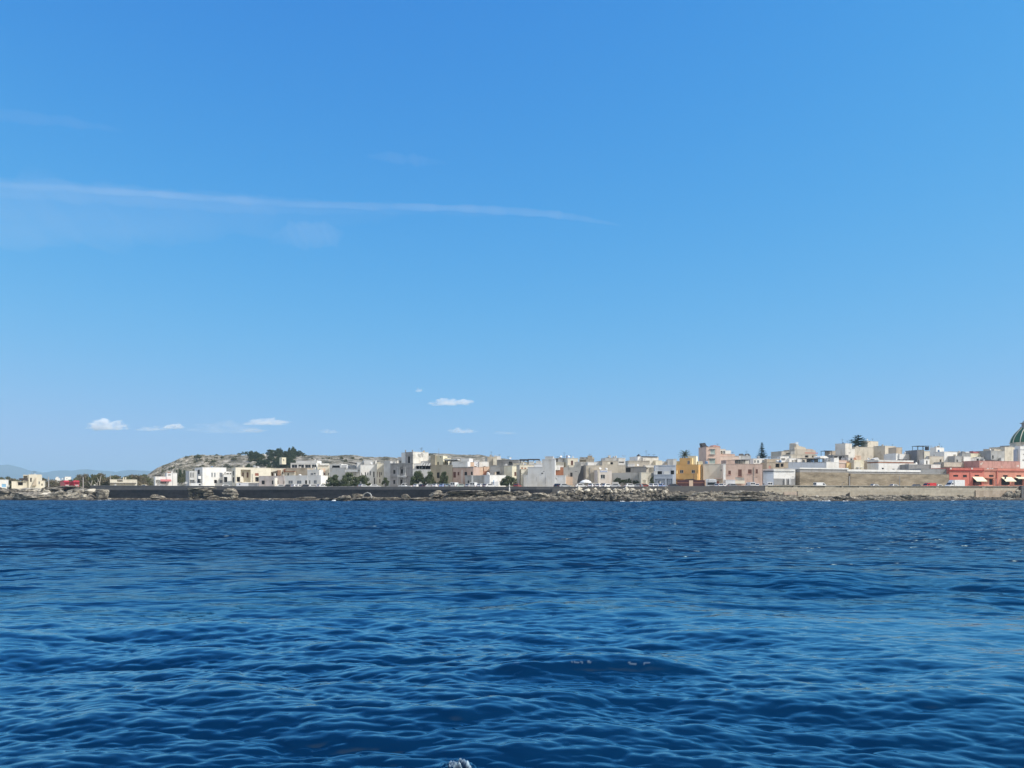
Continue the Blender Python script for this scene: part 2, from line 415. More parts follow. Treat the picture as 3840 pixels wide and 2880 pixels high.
def leafmat(name, lo, hi):
    m = bpy.data.materials.new(name)
    t, b = nodes_of(m)
    geo = N(t, 'ShaderNodeNewGeometry')
    cr = N(t, 'ShaderNodeValToRGB'); cr.color_ramp.elements[0].color = (*lo, 1); cr.color_ramp.elements[1].color = (*hi, 1)
    t.links.new(geo.outputs['Random Per Island'], cr.inputs[0]); t.links.new(cr.outputs[0], b.inputs['Base Color'])
    b.inputs['Roughness'].default_value = .7; b.inputs['Specular IOR Level'].default_value = .2
    return m
LEAF_T = leafmat('tamarisk_leaf', (.055, .075, .035), (.13, .15, .075))
LEAF_P = leafmat('pine_needle', (.03, .045, .022), (.075, .095, .045))
LEAF_S = leafmat('scrub_leaf', (.06, .07, .03), (.15, .145, .07))
LEAF_D = leafmat('dry_scrub_leaf', (.10, .085, .05), (.2, .17, .11))
LEAF_A = leafmat('araucaria_needle', (.025, .05, .035), (.06, .10, .07))
BARK = flat('grey_bark', (.20, .17, .13), .9)

# ---------------------------------------------------------------- coast line and ground
WX = [(-900, 340.), (-400, 306.), (0, 297.), (380, 288.), (1000, 275.), (1600, 262.), (2000, 254.), (2400, 252.), (2860, 254.), (3200, 264.), (3840, 285.), (4400, 305.), (5200, 340.)]
def WD(px):
    return float(np.interp(px, [a for a, _ in WX], [b for _, b in WX]))
WPTS = [((a - CX) / F * b, b) for a, b in WX]
def wall_y(x):
    return np.interp(x, [p[0] for p in WPTS], [p[1] for p in WPTS])
def ground_z(x, y):
    d = y - wall_y(x)
    right = np.clip((x + 130) / 160.0, 0.12, 1)
    return 4.35 + np.clip(d - 34, 0, 170) * .062 * right

# ---------------------------------------------------------------- crops of the photograph that positions were read from
KS = 2212 / 480.0
CROPS = {1: (0, 1640), 2: (480, 1640), 3: (960, 1640), 4: (1440, 1640), 5: (1920, 1640), 6: (2400, 1640), 7: (2880, 1640), 8: (3360, 1560)}
def cpx(c, x): return CROPS[c][0] + x / KS
def cpy(c, y): return CROPS[c][1] + y / KS
def zat(py, D): return H + (YH - py) / F * D
def xat(px, D): return (px - CX) / F * D

# ---------------------------------------------------------------- mesh collecting
class MB:
    def __init__(s): s.v = []; s.f = []; s.mi = []; s.cur = 0
    def add(s, vs, fs):
        o = len(s.v); s.v += [tuple(a) for a in vs]
        for f in fs: s.f.append(tuple(i + o for i in f)); s.mi.append(s.cur)
    def quad(s, a, b, c, d): s.add((a, b, c, d), ((0, 1, 2, 3),))
    def box(s, x0, x1, y0, y1, z0, z1, M=None):
        vs = [Vector((x, y, z)) for z in (z0, z1) for y in (y0, y1) for x in (x0, x1)]
        if M is not None: vs = [M @ a for a in vs]
        s.add(vs, ((0, 2, 3, 1), (4, 5, 7, 6), (0, 1, 5, 4), (2, 6, 7, 3), (0, 4, 6, 2), (1, 3, 7, 5)))
    def ring(s, o, i, z0, z1):
        """rectangular frame lying flat: o, i = (x0, x1, y0, y1)"""
        def c(r, z): return [(r[0], r[2], z), (r[1], r[2], z), (r[1], r[3], z), (r[0], r[3], z)]
        vs = c(o, z0) + c(i, z0) + c(o, z1) + c(i, z1)
        fs = []
        for k in range(4):
            n = (k + 1) % 4
            fs += [(k, n, 8 + n, 8 + k), (4 + n, 4 + k, 12 + k, 12 + n), (8 + k, 8 + n, 12 + n, 12 + k), (n, k, 4 + k, 4 + n)]
        s.add(vs, fs)
    def tube(s, a, b, r0, r1=None, n=8):
        a, b = Vector(a), Vector(b); r1 = r0 if r1 is None else r1
        d = (b - a).normalized(); p = d.orthogonal().normalized(); q = d.cross(p)
        vs = []
        for k in range(n):
            w = 2 * math.pi * k / n; e = p * math.cos(w) + q * math.sin(w)
            vs += [a + e * r0, b + e * r1]
        fs = [(2 * k, 2 * ((k + 1) % n), 2 * ((k + 1) % n) + 1, 2 * k + 1) for k in range(n)]
        fs += [tuple(2 * k for k in reversed(range(n))), tuple(2 * k + 1 for k in range(n))]
        s.add(vs, fs)
    def lathe(s, prof, n=24, c=(0, 0)):
        vs = []; fs = []
        for (r, z) in prof:
            for k in range(n):
                w = 2 * math.pi * k / n; vs.append((c[0] + r * math.cos(w), c[1] + r * math.sin(w), z))
        for i in range(len(prof) - 1):
            for k in range(n):
                k2 = (k + 1) % n; fs.append((i * n + k, i * n + k2, (i + 1) * n + k2, (i + 1) * n + k))
        fs.append(tuple(reversed(range(n)))); fs.append(tuple((len(prof) - 1) * n + k for k in range(n)))
        s.add(vs, fs)
    def prism(s, poly, y0, y1, M=None):
        """poly of (x, z) counter-clockwise seen from the front (-y), extruded from y0 to y1"""
        n = len(poly)
        vs = [Vector((x, y0, z)) for x, z in poly] + [Vector((x, y1, z)) for x, z in poly]
        if M is not None: vs = [M @ a for a in vs]
        s.add(vs, [tuple(range(n)), tuple(reversed(range(n, 2 * n)))] + [(k, n + k, n + (k + 1) % n, (k + 1) % n)[::-1][::-1] for k in range(n)])
    def build(s, name, mat, parent=None, smooth=False):
        me = bpy.data.meshes.new(name)
        me.from_pydata(s.v, [], s.f)
        for m in (mat if isinstance(mat, (list, tuple)) else [mat]): me.materials.append(m)
        if any(s.mi): me.polygons.foreach_set('material_index', s.mi)
        if smooth: me.polygons.foreach_set('use_smooth', [True] * len(s.f))
        me.update()
        o = bpy.data.objects.new(name, me); COL.objects.link(o)
        if parent is not None: o.parent = parent
        return o

def empty(name, loc, rz=0.0):
    o = bpy.data.objects.new(name, None); COL.objects.link(o)
    o.location = loc; o.rotation_euler = (0, 0, rz); o.empty_display_size = .5
    return o

def panel(mb, P, W0, W1, z0, z1, holes, inward):
    """a wall face with real openings: holes = (a0, a1, b0, b1, depth); P(a, z) gives the local point; inward = unit vector"""
    xs = sorted({W0, W1} | {min(max(h[i], W0), W1) for h in holes for i in (0, 1)})
    zs = sorted({z0, z1} | {min(max(h[i], z0), z1) for h in holes for i in (2, 3)})
    for i in range(len(xs) - 1):
        for j in range(len(zs) - 1):
            a, b = (xs[i] + xs[i + 1]) / 2, (zs[j] + zs[j + 1]) / 2
            if any(h[0] < a < h[1] and h[2] < b < h[3] for h in holes): continue
            mb.quad(P(xs[i], zs[j]), P(xs[i + 1], zs[j]), P(xs[i + 1], zs[j + 1]), P(xs[i], zs[j + 1]))
    for h in holes:
        a0, a1, b0, b1, dp = max(h[0], W0), min(h[1], W1), max(h[2], z0), min(h[3], z1), h[4]
        I = inward * dp
        c = [P(a0, b0), P(a1, b0), P(a1, b1), P(a0, b1)]
        e = [v + I for v in c]
        for k in range(4):
            n = (k + 1) % 4
            mb.quad(c[k], e[k], e[n], c[n])
        mb.quad(e[0], e[1], e[2], e[3])

KIND = {  # name, material, recess, frame?
    'w': ('window', GLASS, .16, True), 'g': ('window', GGLASS, .16, True), 'b': ('shutter', WOOD, .10, False), 'r': ('shutter', RWOOD, .10, False),
    'd': ('door', DARKO, .22, False), 'D': ('door', WOOD, .20, True), 's': ('shutter', GREENS, .12, True), 'k': ('doorway', DARKO, .6, False), 'o': (None, None, 2.4, False), 'O': (None, None, 1.2, False),
    'W': ('door', FRW, .15, False), 'G': ('garage_door', METAL, .2, False)}

class House:
    def __init__(s, name, label, c, x0, x1, off, yaw, cat='house', group=None, D=None, lift=0.0):
        s.c = c; px0, px1 = cpx(c, x0), cpx(c, x1)
        pm = (px0 + px1) / 2
        s.D = (WD(pm) + off) if D is None else D
        b = R(yaw); s.t = Vector((math.cos(b), math.sin(b))); s.m = Vector((-math.sin(b), math.cos(b)))
        C = Vector((xat(pm, s.D), s.D)); s.O = C
        uL, _ = s.uD(px0, 0)
        s.O = C + s.t * uL
        s.z0 = float(ground_z(C.x, C.y)) - .35 + lift
        s.E = empty(name, (s.O.x, s.O.y, s.z0), b)
        tag(s.E, label, cat, group)
    def uD(s, px, v):
        r = (px - CX) / F; O = s.O + s.m * v
        u = (r * O.y - O.x) / (s.t.x - r * s.t.y)
        return u, O.y + u * s.t.y
    def vD(s, px, u):
        r = (px - CX) / F; B = s.O + s.t * u
        v = (r * B.y - B.x) / (s.m.x - r * s.m.y)
        return v, B.y + v * s.m.y
    def pt(s, cx, cy, v=0.0):
        u, D = s.uD(cpx(s.c, cx), v)
        return u, zat(cpy(s.c, cy), D) - s.z0
    def fill(s, holes, wins, P, inward, ax):
        for (a0, a1, b0, b1, dp), k in zip(holes, wins):
            nm, mt, rec, fr = KIND[k]
            if nm is None: continue
            mb = MB()
            I0, I1 = inward * (dp - .05), inward * (dp - .003)
            e = .004
            c0 = [P(a0 + e, b0 + e) + I0, P(a1 - e, b0 + e) + I0, P(a1 - e, b1 - e) + I0, P(a0 + e, b1 - e) + I0]
            c1 = [q - I0 + I1 for q in c0]
            mb.add(c0 + c1, ((0, 1, 2, 3), (7, 6, 5, 4), (0, 4, 5, 1), (1, 5, 6, 2), (2, 6, 7, 3), (3, 7, 4, 0)))
            o = mb.build(nm, mt, s.E)
            if fr and a1 - a0 > .35:
                f = MB(); th = min(.07, (a1 - a0) * .12); I2 = inward * (dp - .09)
                def bar(p0, p1, q0, q1):
                    k0 = [P(p0, q0) + I2, P(p1, q0) + I2, P(p1, q1) + I2, P(p0, q1) + I2]; k1 = [q - I2 + I0 * .999 for q in k0]
                    f.add(k0 + k1, ((0, 1, 2, 3), (0, 4, 5, 1), (1, 5, 6, 2), (2, 6, 7, 3), (3, 7, 4, 0)))
                e = .006
                bar(a0 + e, a0 + th, b0 + e, b1 - e); bar(a1 - th, a1 - e, b0 + e, b1 - e)
                bar(a0 + th, a1 - th, b0 + e, b0 + th); bar(a0 + th, a1 - th, b1 - th, b1 - e)
                am = (a0 + a1) / 2; bar(am - th / 2, am + th / 2, b0 + th, b1 - th)
                f.build('frame', FRW, o)
                if nm == 'window':
                    g = MB(); J0, J1 = inward * -.07, inward * .1
                    k0 = [P(a0 - .06, b0 - .09) + J0, P(a1 + .06, b0 - .09) + J0, P(a1 + .06, b0 - .004) + J0, P(a0 - .06, b0 - .004) + J0]
                    k1 = [q - J0 - inward * -.002 * 0 for q in k0]
                    g.add(k0 + k1, ((0, 1, 2, 3), (0, 4, 5, 1), (1, 5, 6, 2), (2, 6, 7, 3), (3, 7, 4, 0)))
                    g.build('sill', TRIMG, o)
    def block(s, x0, x1, yt, mat, yb=None, v=0.0, d=9.0, side=None, wins=(), swins=(), sd='R', coping=True, name='wall', roof=True, cmat=None, lab=None):
        u0, _ = s.uD(cpx(s.c, x0), v); u1, _ = s.uD(cpx(s.c, x1), v)
        _, z1 = s.pt((x0 + x1) / 2, yt, v)
        z0 = -.8 if yb is None else s.pt((x0 + x1) / 2, yb, v)[1]
        if side is not None:
            sd = 'R' if side > x1 else 'L'
            vv, _ = s.vD(cpx(s.c, side), u1 if sd == 'R' else u0)
            d = max(.3, min(40, vv - v))
        if z1 - z0 < .1: print('BAD BLOCK', s.E.name, s.E['label'], z0, z1)
        mb = MB()
        Pf = lambda a, z: Vector((a, v, z))
        H1 = []; K1 = []
        for wn in wins:
            a0, b1 = s.pt(wn[0], wn[1], v); a1, b0 = s.pt(wn[2], wn[3], v)
            a0 = max(a0, u0 + .06); a1 = min(a1, u1 - .06); b1 = min(b1, z1 - .06); b0 = max(b0, z0 + .02)
            if a1 - a0 < .1 or b1 - b0 < .1: print('BAD WIN', s.E['label'], wn, (a0, a1, b0, b1), (u0, u1, z0, z1)); continue
            dp = min(KIND[wn[4]][2] if len(wn) < 6 else wn[5], d - .3); H1.append((a0, a1, b0, b1, dp)); K1.append(wn[4])
        panel(mb, Pf, u0, u1, z0, z1, H1, Vector((0, 1, 0)))
        H2 = []; K2 = []
        us = u1 if sd == 'R' else u0
        for wn in swins:
            (a0, D0), (a1, D1) = s.vD(cpx(s.c, wn[0]), us), s.vD(cpx(s.c, wn[2]), us)
            b1 = zat(cpy(s.c, wn[1]), (D0 + D1) / 2) - s.z0; b0 = zat(cpy(s.c, wn[3]), (D0 + D1) / 2) - s.z0
            a0, a1 = min(a0, a1), max(a0, a1)
            a0 = max(a0, v + .06); a1 = min(a1, v + d - .06); b1 = min(b1, z1 - .06); b0 = max(b0, z0 + .02)
            if a1 - a0 < .1 or b1 - b0 < .1: print('BAD SWIN', s.E['label'], wn, (a0, a1, b0, b1), (v, v + d, z0, z1)); continue
            H2.append((a0, a1, b0, b1, min(KIND[wn[4]][2], (u1 - u0) - .3))); K2.append(wn[4])
        iR, iL = Vector((-1, 0, 0)), Vector((1, 0, 0))
        PR = lambda a, z: Vector((u1, a, z)); PL = lambda a, z: Vector((u0, a, z))
        panel(mb, PR, v, v + d, z0, z1, H2 if sd == 'R' else [], iR)
        panel(mb, PL, v, v + d, z0, z1, H2 if sd == 'L' else [], iL)
        panel(mb, lambda a, z: Vector((a, v + d, z)), u0, u1, z0, z1, [], Vector((0, -1, 0)))
        o = mb.build(name, mat, s.E)
        if lab: o['label'] = lab
        s.fill(H1, K1, Pf, Vector((0, 1, 0)), 0)
        s.fill(H2, K2, PR if sd == 'R' else PL, iR if sd == 'R' else iL, 1)
        if roof:
            r = MB(); r.box(u0 + .03, u1 - .03, v + .03, v + d - .03, z1 - .34, z1 - .22); r.build('roof', ROOFM, s.E)
        if coping and u1 - u0 > .8 and d > .8:
            k = MB(); k.ring((u0 - .06, u1 + .06, v - .06, v + d + .06), (u0 + .22, u1 - .22, v + .22, v + d - .22), z1 + .003, z1 + .12)
            k.build('coping', cmat or mat, s.E)
        return u0, u1, v, v + d, z0, z1
    def box(s, name, x0, y0, x1, y1, v0, v1, mat, z_add=0.0, lab=None):
        u0, zt = s.pt(x0, y0, v0); u1, zb = s.pt(x1, y1, v0)
        mb = MB(); mb.box(u0, u1, v0, v1, zb + z_add, zt + z_add)
        o = mb.build(name, mat, s.E)
        if lab: o['label'] = lab
        return o
    def pergola(s, x0, y0, x1, y1, v, d, mat=DWOOD, n=3, name='pergola', thick=.16, roofmat=None):
        u0, zt = s.pt(x0, y0, v); u1, zb = s.pt(x1, y1, v)
        mb = MB()
        mb.box(u0 - .2, u1 + .2, v - .25, v + d + .2, zt - thick, zt)
        for i in range(n):
            a = u0 + (u1 - u0) * i / max(1, n - 1)
            for q in (v, v + d):
                mb.box(a - .07, a + .07, q - .07, q + .07, zb, zt - thick - .003)
        return mb.build(name, mat, s.E)
    def antenna(s, x, y0, y1, v=2.0):
        u, zt = s.pt(x, y0, v); _, zb = s.pt(x, y1, v); mb = MB()
        mb.tube((u, v, zb - .3), (u, v, zt), .035, .03, 5)
        for k, L in ((.06, .55), (.22, .75), (.4, .45)): z = zt - (zt - zb) * k; mb.tube((u - L, v + .1, z), (u + L, v - .1, z), .022, .022, 4)
        return mb.build('antenna', STEELD, s.E)
    def awning(s, x0, y0, x1, y1, out, mat=AWN, v=0.0, drop=.25, name='awning'):
        """sloping cloth from the wall at y0 to a front edge at y1, `out` metres before it"""
        u0, zt = s.pt(x0, y0, v); u1, _ = s.pt(x1, y0, v)
        _, zb = s.pt((x0 + x1) / 2, y1, v - out)
        mb = MB()
        a = [(u0, v - .01, zt), (u1, v - .01, zt), (u1, v - out, zb), (u0, v - out, zb)]
        b = [(q[0], q[1], q[2] - .05) for q in a]
        mb.add(a + b, ((0, 3, 2, 1), (4, 5, 6, 7), (0, 4, 7, 3), (1, 2, 6, 5), (3, 7, 6, 2), (0, 1, 5, 4)))
        mb.box(u0, u1, v - out - .045, v - out - .005, zb - drop, zb - .01)
        return mb.build(name, mat, s.E)
    def poly(s, name, pts, v0, v1, mat):
        """outline given in crop coordinates on the plane v0, extruded back to v1"""
        pl = [s.pt(x, y, v0) for x, y in pts]
        mb = MB(); mb.prism(pl, v0, v1)
        return mb.build(name, mat, s.E)

def on_line(c, x0, x1, dv):
    """distance at which a front of the straight right hand row stands"""
    p0 = (3200 - CX) / F; D0 = WD(3200) + 22; sl_ = math.tan(R(16.5)); r = ((cpx(c, x0) + cpx(c, x1)) / 2 - CX) / F
    return (D0 - sl_ * p0 * D0) / (1 - sl_ * r) + dv
def house(label, c, x0, x1, yt, off, yaw, mat, name='house', cat='house', group=None, lift=0.0, D=None, **kw):
    h = House(name, label, c, x0, x1, off, yaw, cat, group, D, lift)
    h.r = h.block(x0, x1, yt, mat, **kw)
    return h

ALLH = []
_hi = House.__init__
def _init(s, *a, **k):
    _hi(s, *a, **k); ALLH.append(s)
House.__init__ = _init
def roof_clutter():
    r = random.Random(77)
    TK = [flat('white_tank_plastic', (.72, .72, .70), .5), flat('grey_tank_plastic', (.36, .37, .38), .5), flat('blue_tank_plastic', (.12, .22, .38), .5), BG]
    for h in ALLH:
        if h.E.get('category') != 'house' or not hasattr(h, 'r'): continue
        u0, u1, v0, v1, z0, z1 = h.r
        if u1 - u0 < 3.5 or 'gable' in h.E['label']: continue
        z = z1 - .22
        for k in range(r.choice((1, 1, 2, 3))):
            u = r.uniform(u0 + .9, u1 - .9); v = r.uniform(v0 + .8, min(v1 - .8, v0 + 4)) if v1 - v0 > 2 else (v0 + v1) / 2; q = r.random(); mb = MB()
            if q < .35:
                R_ = r.uniform(.35, .6); hh = r.uniform(.8, 1.3); mb.lathe([(R_, z), (R_, z + hh * .85), (R_ * .8, z + hh), (.12, z + hh * 1.08)], 12, (u, v)); mb.build('water_tank', r.choice(TK), h.E)
            elif q < .6:
                w_ = r.uniform(.25, .5); hh = r.uniform(.7, 1.4); mb.box(u - w_, u + w_, v - .25, v + .25, z, z + hh); mb.box(u - w_ - .06, u + w_ + .06, v - .31, v + .31, z + hh + .003, z + hh + .08); mb.build('chimney', r.choice((OW, BG, TN, LG)), h.E)
            elif q < .85:
                hh = r.uniform(1.6, 3.0); mb.tube((u, v, z), (u, v, z + hh), .035, .03, 5)
                for f_, L in ((.97, .5), (.86, .7), (.72, .45)): mb.tube((u - L, v + .1, z + hh * f_), (u + L, v - .1, z + hh * f_), .022, .022, 4)
                mb.build('antenna', STEELD, h.E)
            else:
                mb.lathe([(.0, .0), (.3, .05), (.45, .14), (.43, .16), (.28, .08), (.0, .03)], 14); d_ = mb.build('satellite_dish', TK[0], h.E); d_.location = (u, v, z + 1.0); d_.rotation_euler = (R(65), 0, r.uniform(-.6, .6))
KIND['B'] = ('door', flat('pale_blue_door_paint', (.25, .48, .70), .5), .12, False)
KIND['P'] = ('door', flat('pink_door_paint', (.62, .30, .24), .6), .12, False)
KIND['L'] = ('panel', flat('blue_grey_panel', (.30, .33, .40), .6), .06, False)
PBT = flat('blue_white_paint', (.62, .72, .85), .5)

# ======================= crop 1 : the low left shore
house('white beach hut with a pale blue door at the left end of the shore', 1, -60, 108, 735, 22, 24, WH, name='beach_hut', cat='hut', d=5, wins=[(30, 805, 104, 862, 'B')])
h = house('cream two storey villa with a shaded loggia and outside stair above the rocks', 1, 495, 705, 645, 30, 28, CR, name='villa', d=8,
          wins=[(665, 762, 690, 805, 'w'), (520, 700, 548, 770, 'd')])
h.block(200, 495, 762, CR, d=7, v=.6, wins=[(310, 772, 395, 830, 'k')])
h.block(400, 495, 652, CR, yb=764, d=6, v=.9, wins=[(404, 664, 470, 752, 'o')])
h.block(705, 766, 752, CR, d=6, v=.3, wins=[(715, 800, 735, 835, 'd')])
st = h.poly('stair', [(552, 835), (626, 690), (626, 835)], -.9, -.02, TN)
h.box('balcony_rail', 330, 705, 480, 745, -.1, .1, DWOOD)
h.box('antenna', 545, 608, 552, 645, 3.0, 3.06, METAL)
h.box('chimney', 590, 628, 612, 646, 2.0, 2.6, WH)
house('tiny white cottage beyond the left scrub, lowest of the far group', 1, 872, 945, 752, 150, 25, WH, name='cottage', d=6, wins=[(900, 762, 910, 772, 'd')])
house('long low white house behind the red kiosks', 1, 975, 1122, 742, 140, 25, WH, name='cottage', d=7, wins=[(1010, 752, 1022, 764, 'd')])
h = house('white house with a stepped roof room far behind the left scrub', 1, 955, 1020, 702, 220, 25, WH, name='cottage', d=7)
h.block(968, 1000, 684, WH, yb=704, v=1, d=4)
h = house('brilliant white cube house behind the right hand red kiosk', 1, 1122, 1228, 684, 190, 32, WH, name='cottage', side=1100, wins=[(1150, 705, 1162, 722, 'w')])
h = house('low white roadside bar with a flat dark canopy and roof pillars', 1, 1900, 2360, 732, 24, 24, CR, name='roadside_bar', cat='bar', d=6,
          wins=[(2025, 735, 2120, 768, 'O')])
h.box('canopy', 1872, 784, 2352, 796, -1.6, -.02, SEAP)
h.box('pillar', 2126, 690, 2146, 732, .6, 1.2, CR)
h.box('pillar', 2164, 690, 2180, 732, .6, 1.2, CR)
h.box('skylight', 2050, 706, 2110, 732, 1.0, 1.8, SEAP)

# ======================= crop 2
h = house('white sea front bar with a red awning and cluttered roof terrace', 2, 668, 850, 620, 26, 30, WH, name='sea_front_bar', cat='bar', d=6, wins=[(690, 640, 740, 660, 'O')])
h.block(472, 668, 682, WH, d=6, v=.3, wins=[(480, 735, 552, 800, 'O'), (560, 735, 664, 800, 'o')])
h.awning(556, 724, 742, 752, 1.6, AWR)
h.box('chimney', 752, 590, 776, 622, 2, 2.7, WH)
h.box('water_tank', 690, 600, 735, 622, 3, 4, BR)
h.pergola(480, 648, 560, 684, 1.5, 3, DWOOD)
h = house('large bright white house with a shaded entrance bay and five street windows', 2, 1288, 1698, 524, 24, 38, WH, side=1150,
          wins=[(1438, 610, 1466, 682, 'g'), (1486, 610, 1513, 682, 'g'), (1580, 610, 1636, 680, 'g'), (1488, 735, 1540, 795, 'k'), (1580, 734, 1636, 790, 'g')],
          swins=[(1200, 560, 1240, 640, 'd'), (1200, 700, 1240, 790, 'd')])
h.block(1060, 1190, 584, LG, v=1.0, d=5, wins=[(1072, 606, 1100, 690, 'w'), (1112, 606, 1138, 690, 'w'), (1068, 735, 1150, 790, 'O')])
h.box('balcony', 1216, 668, 1262, 718, -1.5, -.6, WH)
h.block(1400, 1570, 522, WH, yb=545, v=2.2, d=3)
h = house('low white annexe with a dark doorway beside the large white house', 2, 1655, 1790, 642, 25, 30, WH, name='annexe', d=7, wins=[(1658, 684, 1718, 776, 'k')])
h.block(1692, 1790, 594, WH, yb=645, v=2.0, d=4, wins=[(1700, 618, 1745, 640, 'k'), (1758, 618, 1786, 640, 'k')])
h = house('cream villa with a deep shaded loggia and a red shuttered window', 2, 1858, 2470, 528, 24, 36, CR, name='villa', side=1792,
          wins=[(1880, 684, 1945, 768, 'k'), (1948, 556, 2122, 772, 'o'), (2194, 618, 2258, 666, 'r'), (2200, 686, 2262, 766, 'k')],
          swins=[(1806, 580, 1830, 660, 'd'), (1806, 690, 1835, 780, 'd')])
h.box('door', 1978, 608, 2000, 695, 2.2, 2.36, WOOD); h.box('door', 2055, 608, 2078, 695, 2.2, 2.36, WOOD)
h.box('balcony', 1940, 676, 1990, 768, -.6, -.02, CR)
h.box('pipe', 2146, 632, 2152, 770, -.12, -.02, METAL)
h = house('low pale terrace wall house with a rounded white gate below the cream villa', 2, 1870, 2250, 788, 19, 10, PB, name='terrace', cat='terrace', d=3,
          wins=[(1918, 800, 1940, 825, 'd'), (2080, 792, 2240, 858, 'G')])

# ======================= crop 3
h = house('pale pink and white row of ground floor houses with dark square doors', 3, 50, 492, 672, 20, -12, wallmat('pale_pink_plaster', (.70, .62, .58), .2), name='row_house', d=6,
          wins=[(96, 746, 150, 812, 'd'), (272, 746, 322, 812, 'd'), (346, 746, 386, 812, 'd'), (474, 744, 496, 806, 'd')])
h.box('partition', 300, 700, 322, 850, -2.2, -.02, OW)
h = house('white row house with three grey shop windows along the promenade', 3, 494, 888, 664, 20, -12, WH, name='row_house', d=6,
          wins=[(556, 746, 636, 802, 'g'), (704, 746, 782, 802, 'g'), (846, 742, 884, 806, 'd')])
h = house('white corner house with a brightly lit right hand end wall', 3, 888, 1120, 662, 20, -13, WH, name='row_house', side=1240,
          wins=[(918, 742, 936, 806, 'd'), (996, 740, 1048, 802, 'g')], swins=[(1140, 800, 1190, 850, 'k')])
h = house('long cream house with small openings and a brown pergola terrace', 3, -18, 512, 536, 33, 20, CR, d=8,
          wins=[(175, 620, 196, 668, 'd'), (272, 616, 300, 668, 'b'), (330, 618, 372, 668, 'b'), (445, 600, 466, 668, 'd')])
h.poly('pergola', [(208, 622), (208, 612), (380, 575), (380, 586)], -3.2, -.02, DWOOD)
h.box('post', 236, 545, 242, 672, -3.2, -3.08, DWOOD)
h.box('panel', 370, 566, 430, 660, -.6, -.02, wallmat('weathered_reed', (.34, .22, .16), .4))
h.box('screen', 480, 545, 510, 600, -.5, -.02, BR)
h = house('tan block with a small cream flat beside it behind the white row', 3, 670, 886, 536, 34, -8, TN, d=8)
h.block(512, 670, 590, CR, v=-.5, d=7, wins=[(542, 618, 566, 658, 'd')])
h.box('eave', 508, 585, 672, 596, -1.1, -.56, BR)
h.block(515, 670, 538, TN, v=1.4, d=6)
h = house('white house topped by a glazed veranda of dark panes between white columns', 3, 598, 1045, 446, 42, -6, WH, d=8,
          wins=[(612, 470, 710, 526, 'w', .5), (728, 470, 828, 526, 'w', .5), (844, 470, 944, 526, 'w', .5), (962, 470, 1040, 526, 'w', .5)])
h.block(690, 1058, 406, WH, yb=448, v=2.0, d=5)
h.box('water_tank', 800, 388, 870, 408, 3, 4.2, DWOOD)
h.box('satellite_dish', 1012, 376, 1030, 400, 2.0, 2.2, WH)
h = house('white flat with a square window above the corner house', 3, 886, 1092, 562, 31, -10, WH, d=6, wins=[(996, 612, 1028, 656, 'k'), (940, 618, 990, 648, 'g')])
h = house('cream house with an orange curtain hung over its terrace', 3, 1062, 1262, 456, 36, 12, CR, d=8,
          wins=[(1130, 616, 1196, 654, 'r'), (1090, 546, 1112, 570, 'd'), (1246, 616, 1262, 652, 'd')])
h.poly('curtain', [(1140, 540), (1198, 535), (1198, 612), (1180, 600), (1150, 618)], -1.0, -.9, PE)
h.box('parapet', 1100, 452, 1258, 482, -.3, -.02, WH)
h = house('plain grey sided house with a white arcade along its roof', 3, 1278, 1560, 530, 34, -14, LG, d=9)
h.block(1282, 1476, 466, WH, yb=534, v=.6, d=5, wins=[(1310, 486, 1448, 526, 'k')])
h.block(1488, 1568, 480, WH, yb=534, v=.8, d=4)
h = house('pale house with a sloping parapet and white balcony among the trees', 3, 1540, 1800, 548, 30, -12, OW, d=8, wins=[(1560, 600, 1735, 660, 'O')])
h.poly('parapet', [(1582, 548), (1582, 478), (1690, 478), (1724, 520), (1724, 548)], 1.0, 1.5, LG)
h.box('balcony', 1536, 560, 1760, 598, -.9, -.02, WH)
h = house('tall white house with narrow dark doors and a grey roof room', 3, 1806, 2090, 478, 27, 14, WH, d=10,
          wins=[(1884, 602, 1900, 662, 'd'), (1968, 586, 1984, 655, 'd'), (2026, 592, 2048, 690, 'd'), (2036, 700, 2056, 810, 'd'), (1820, 612, 1832, 660, 'd'), (1924, 604, 1934, 655, 'd')])
h.block(1862, 2058, 398, LG, yb=482, v=2.0, d=6, cmat=WH)
h.block(2058, 2090, 396, WH, yb=482, v=1.6, d=6)
h.pergola(1836, 470, 1940, 512, .6, 2.5, DWOOD)
h.block(1740, 1850, 432, LG, yb=560, v=4.0, d=6)
h.poly('tiled_roof', [(1612, 426), (1612, 436), (1760, 462), (1740, 446)], 4.0, 7.0, DWOOD)
h = house('narrow cream house with two tall shuttered doors next to the grey palazzo', 3, 2090, 2206, 452, 26, 14, CR, d=9,
          wins=[(2086, 592, 2102, 690, 'b'), (2130, 600, 2146, 690, 'b'), (2132, 720, 2148, 790, 'b'), (2158, 604, 2172, 655, 'd')])
h.block(2100, 2150, 440, YC, yb=456, v=2, d=4)

# ======================= crop 4
h.antenna(2070, 360, 396, 4)
h = house('plain grey blind walled house between the cream house and the palazzo', 4, -2, 110, 412, 24, -12, LG, d=10)
h.block(20, 222, 405, OW, yb=520, v=6, d=6)
h.block(236, 312, 346, LG, yb=452, v=9, d=5, wins=[(284, 402, 308, 440, 'd')])
h.block(312, 372, 338, PB, yb=452, v=8, d=5)
h.antenna(60, 372, 410, 3); h.antenna(330, 305, 338, 9)
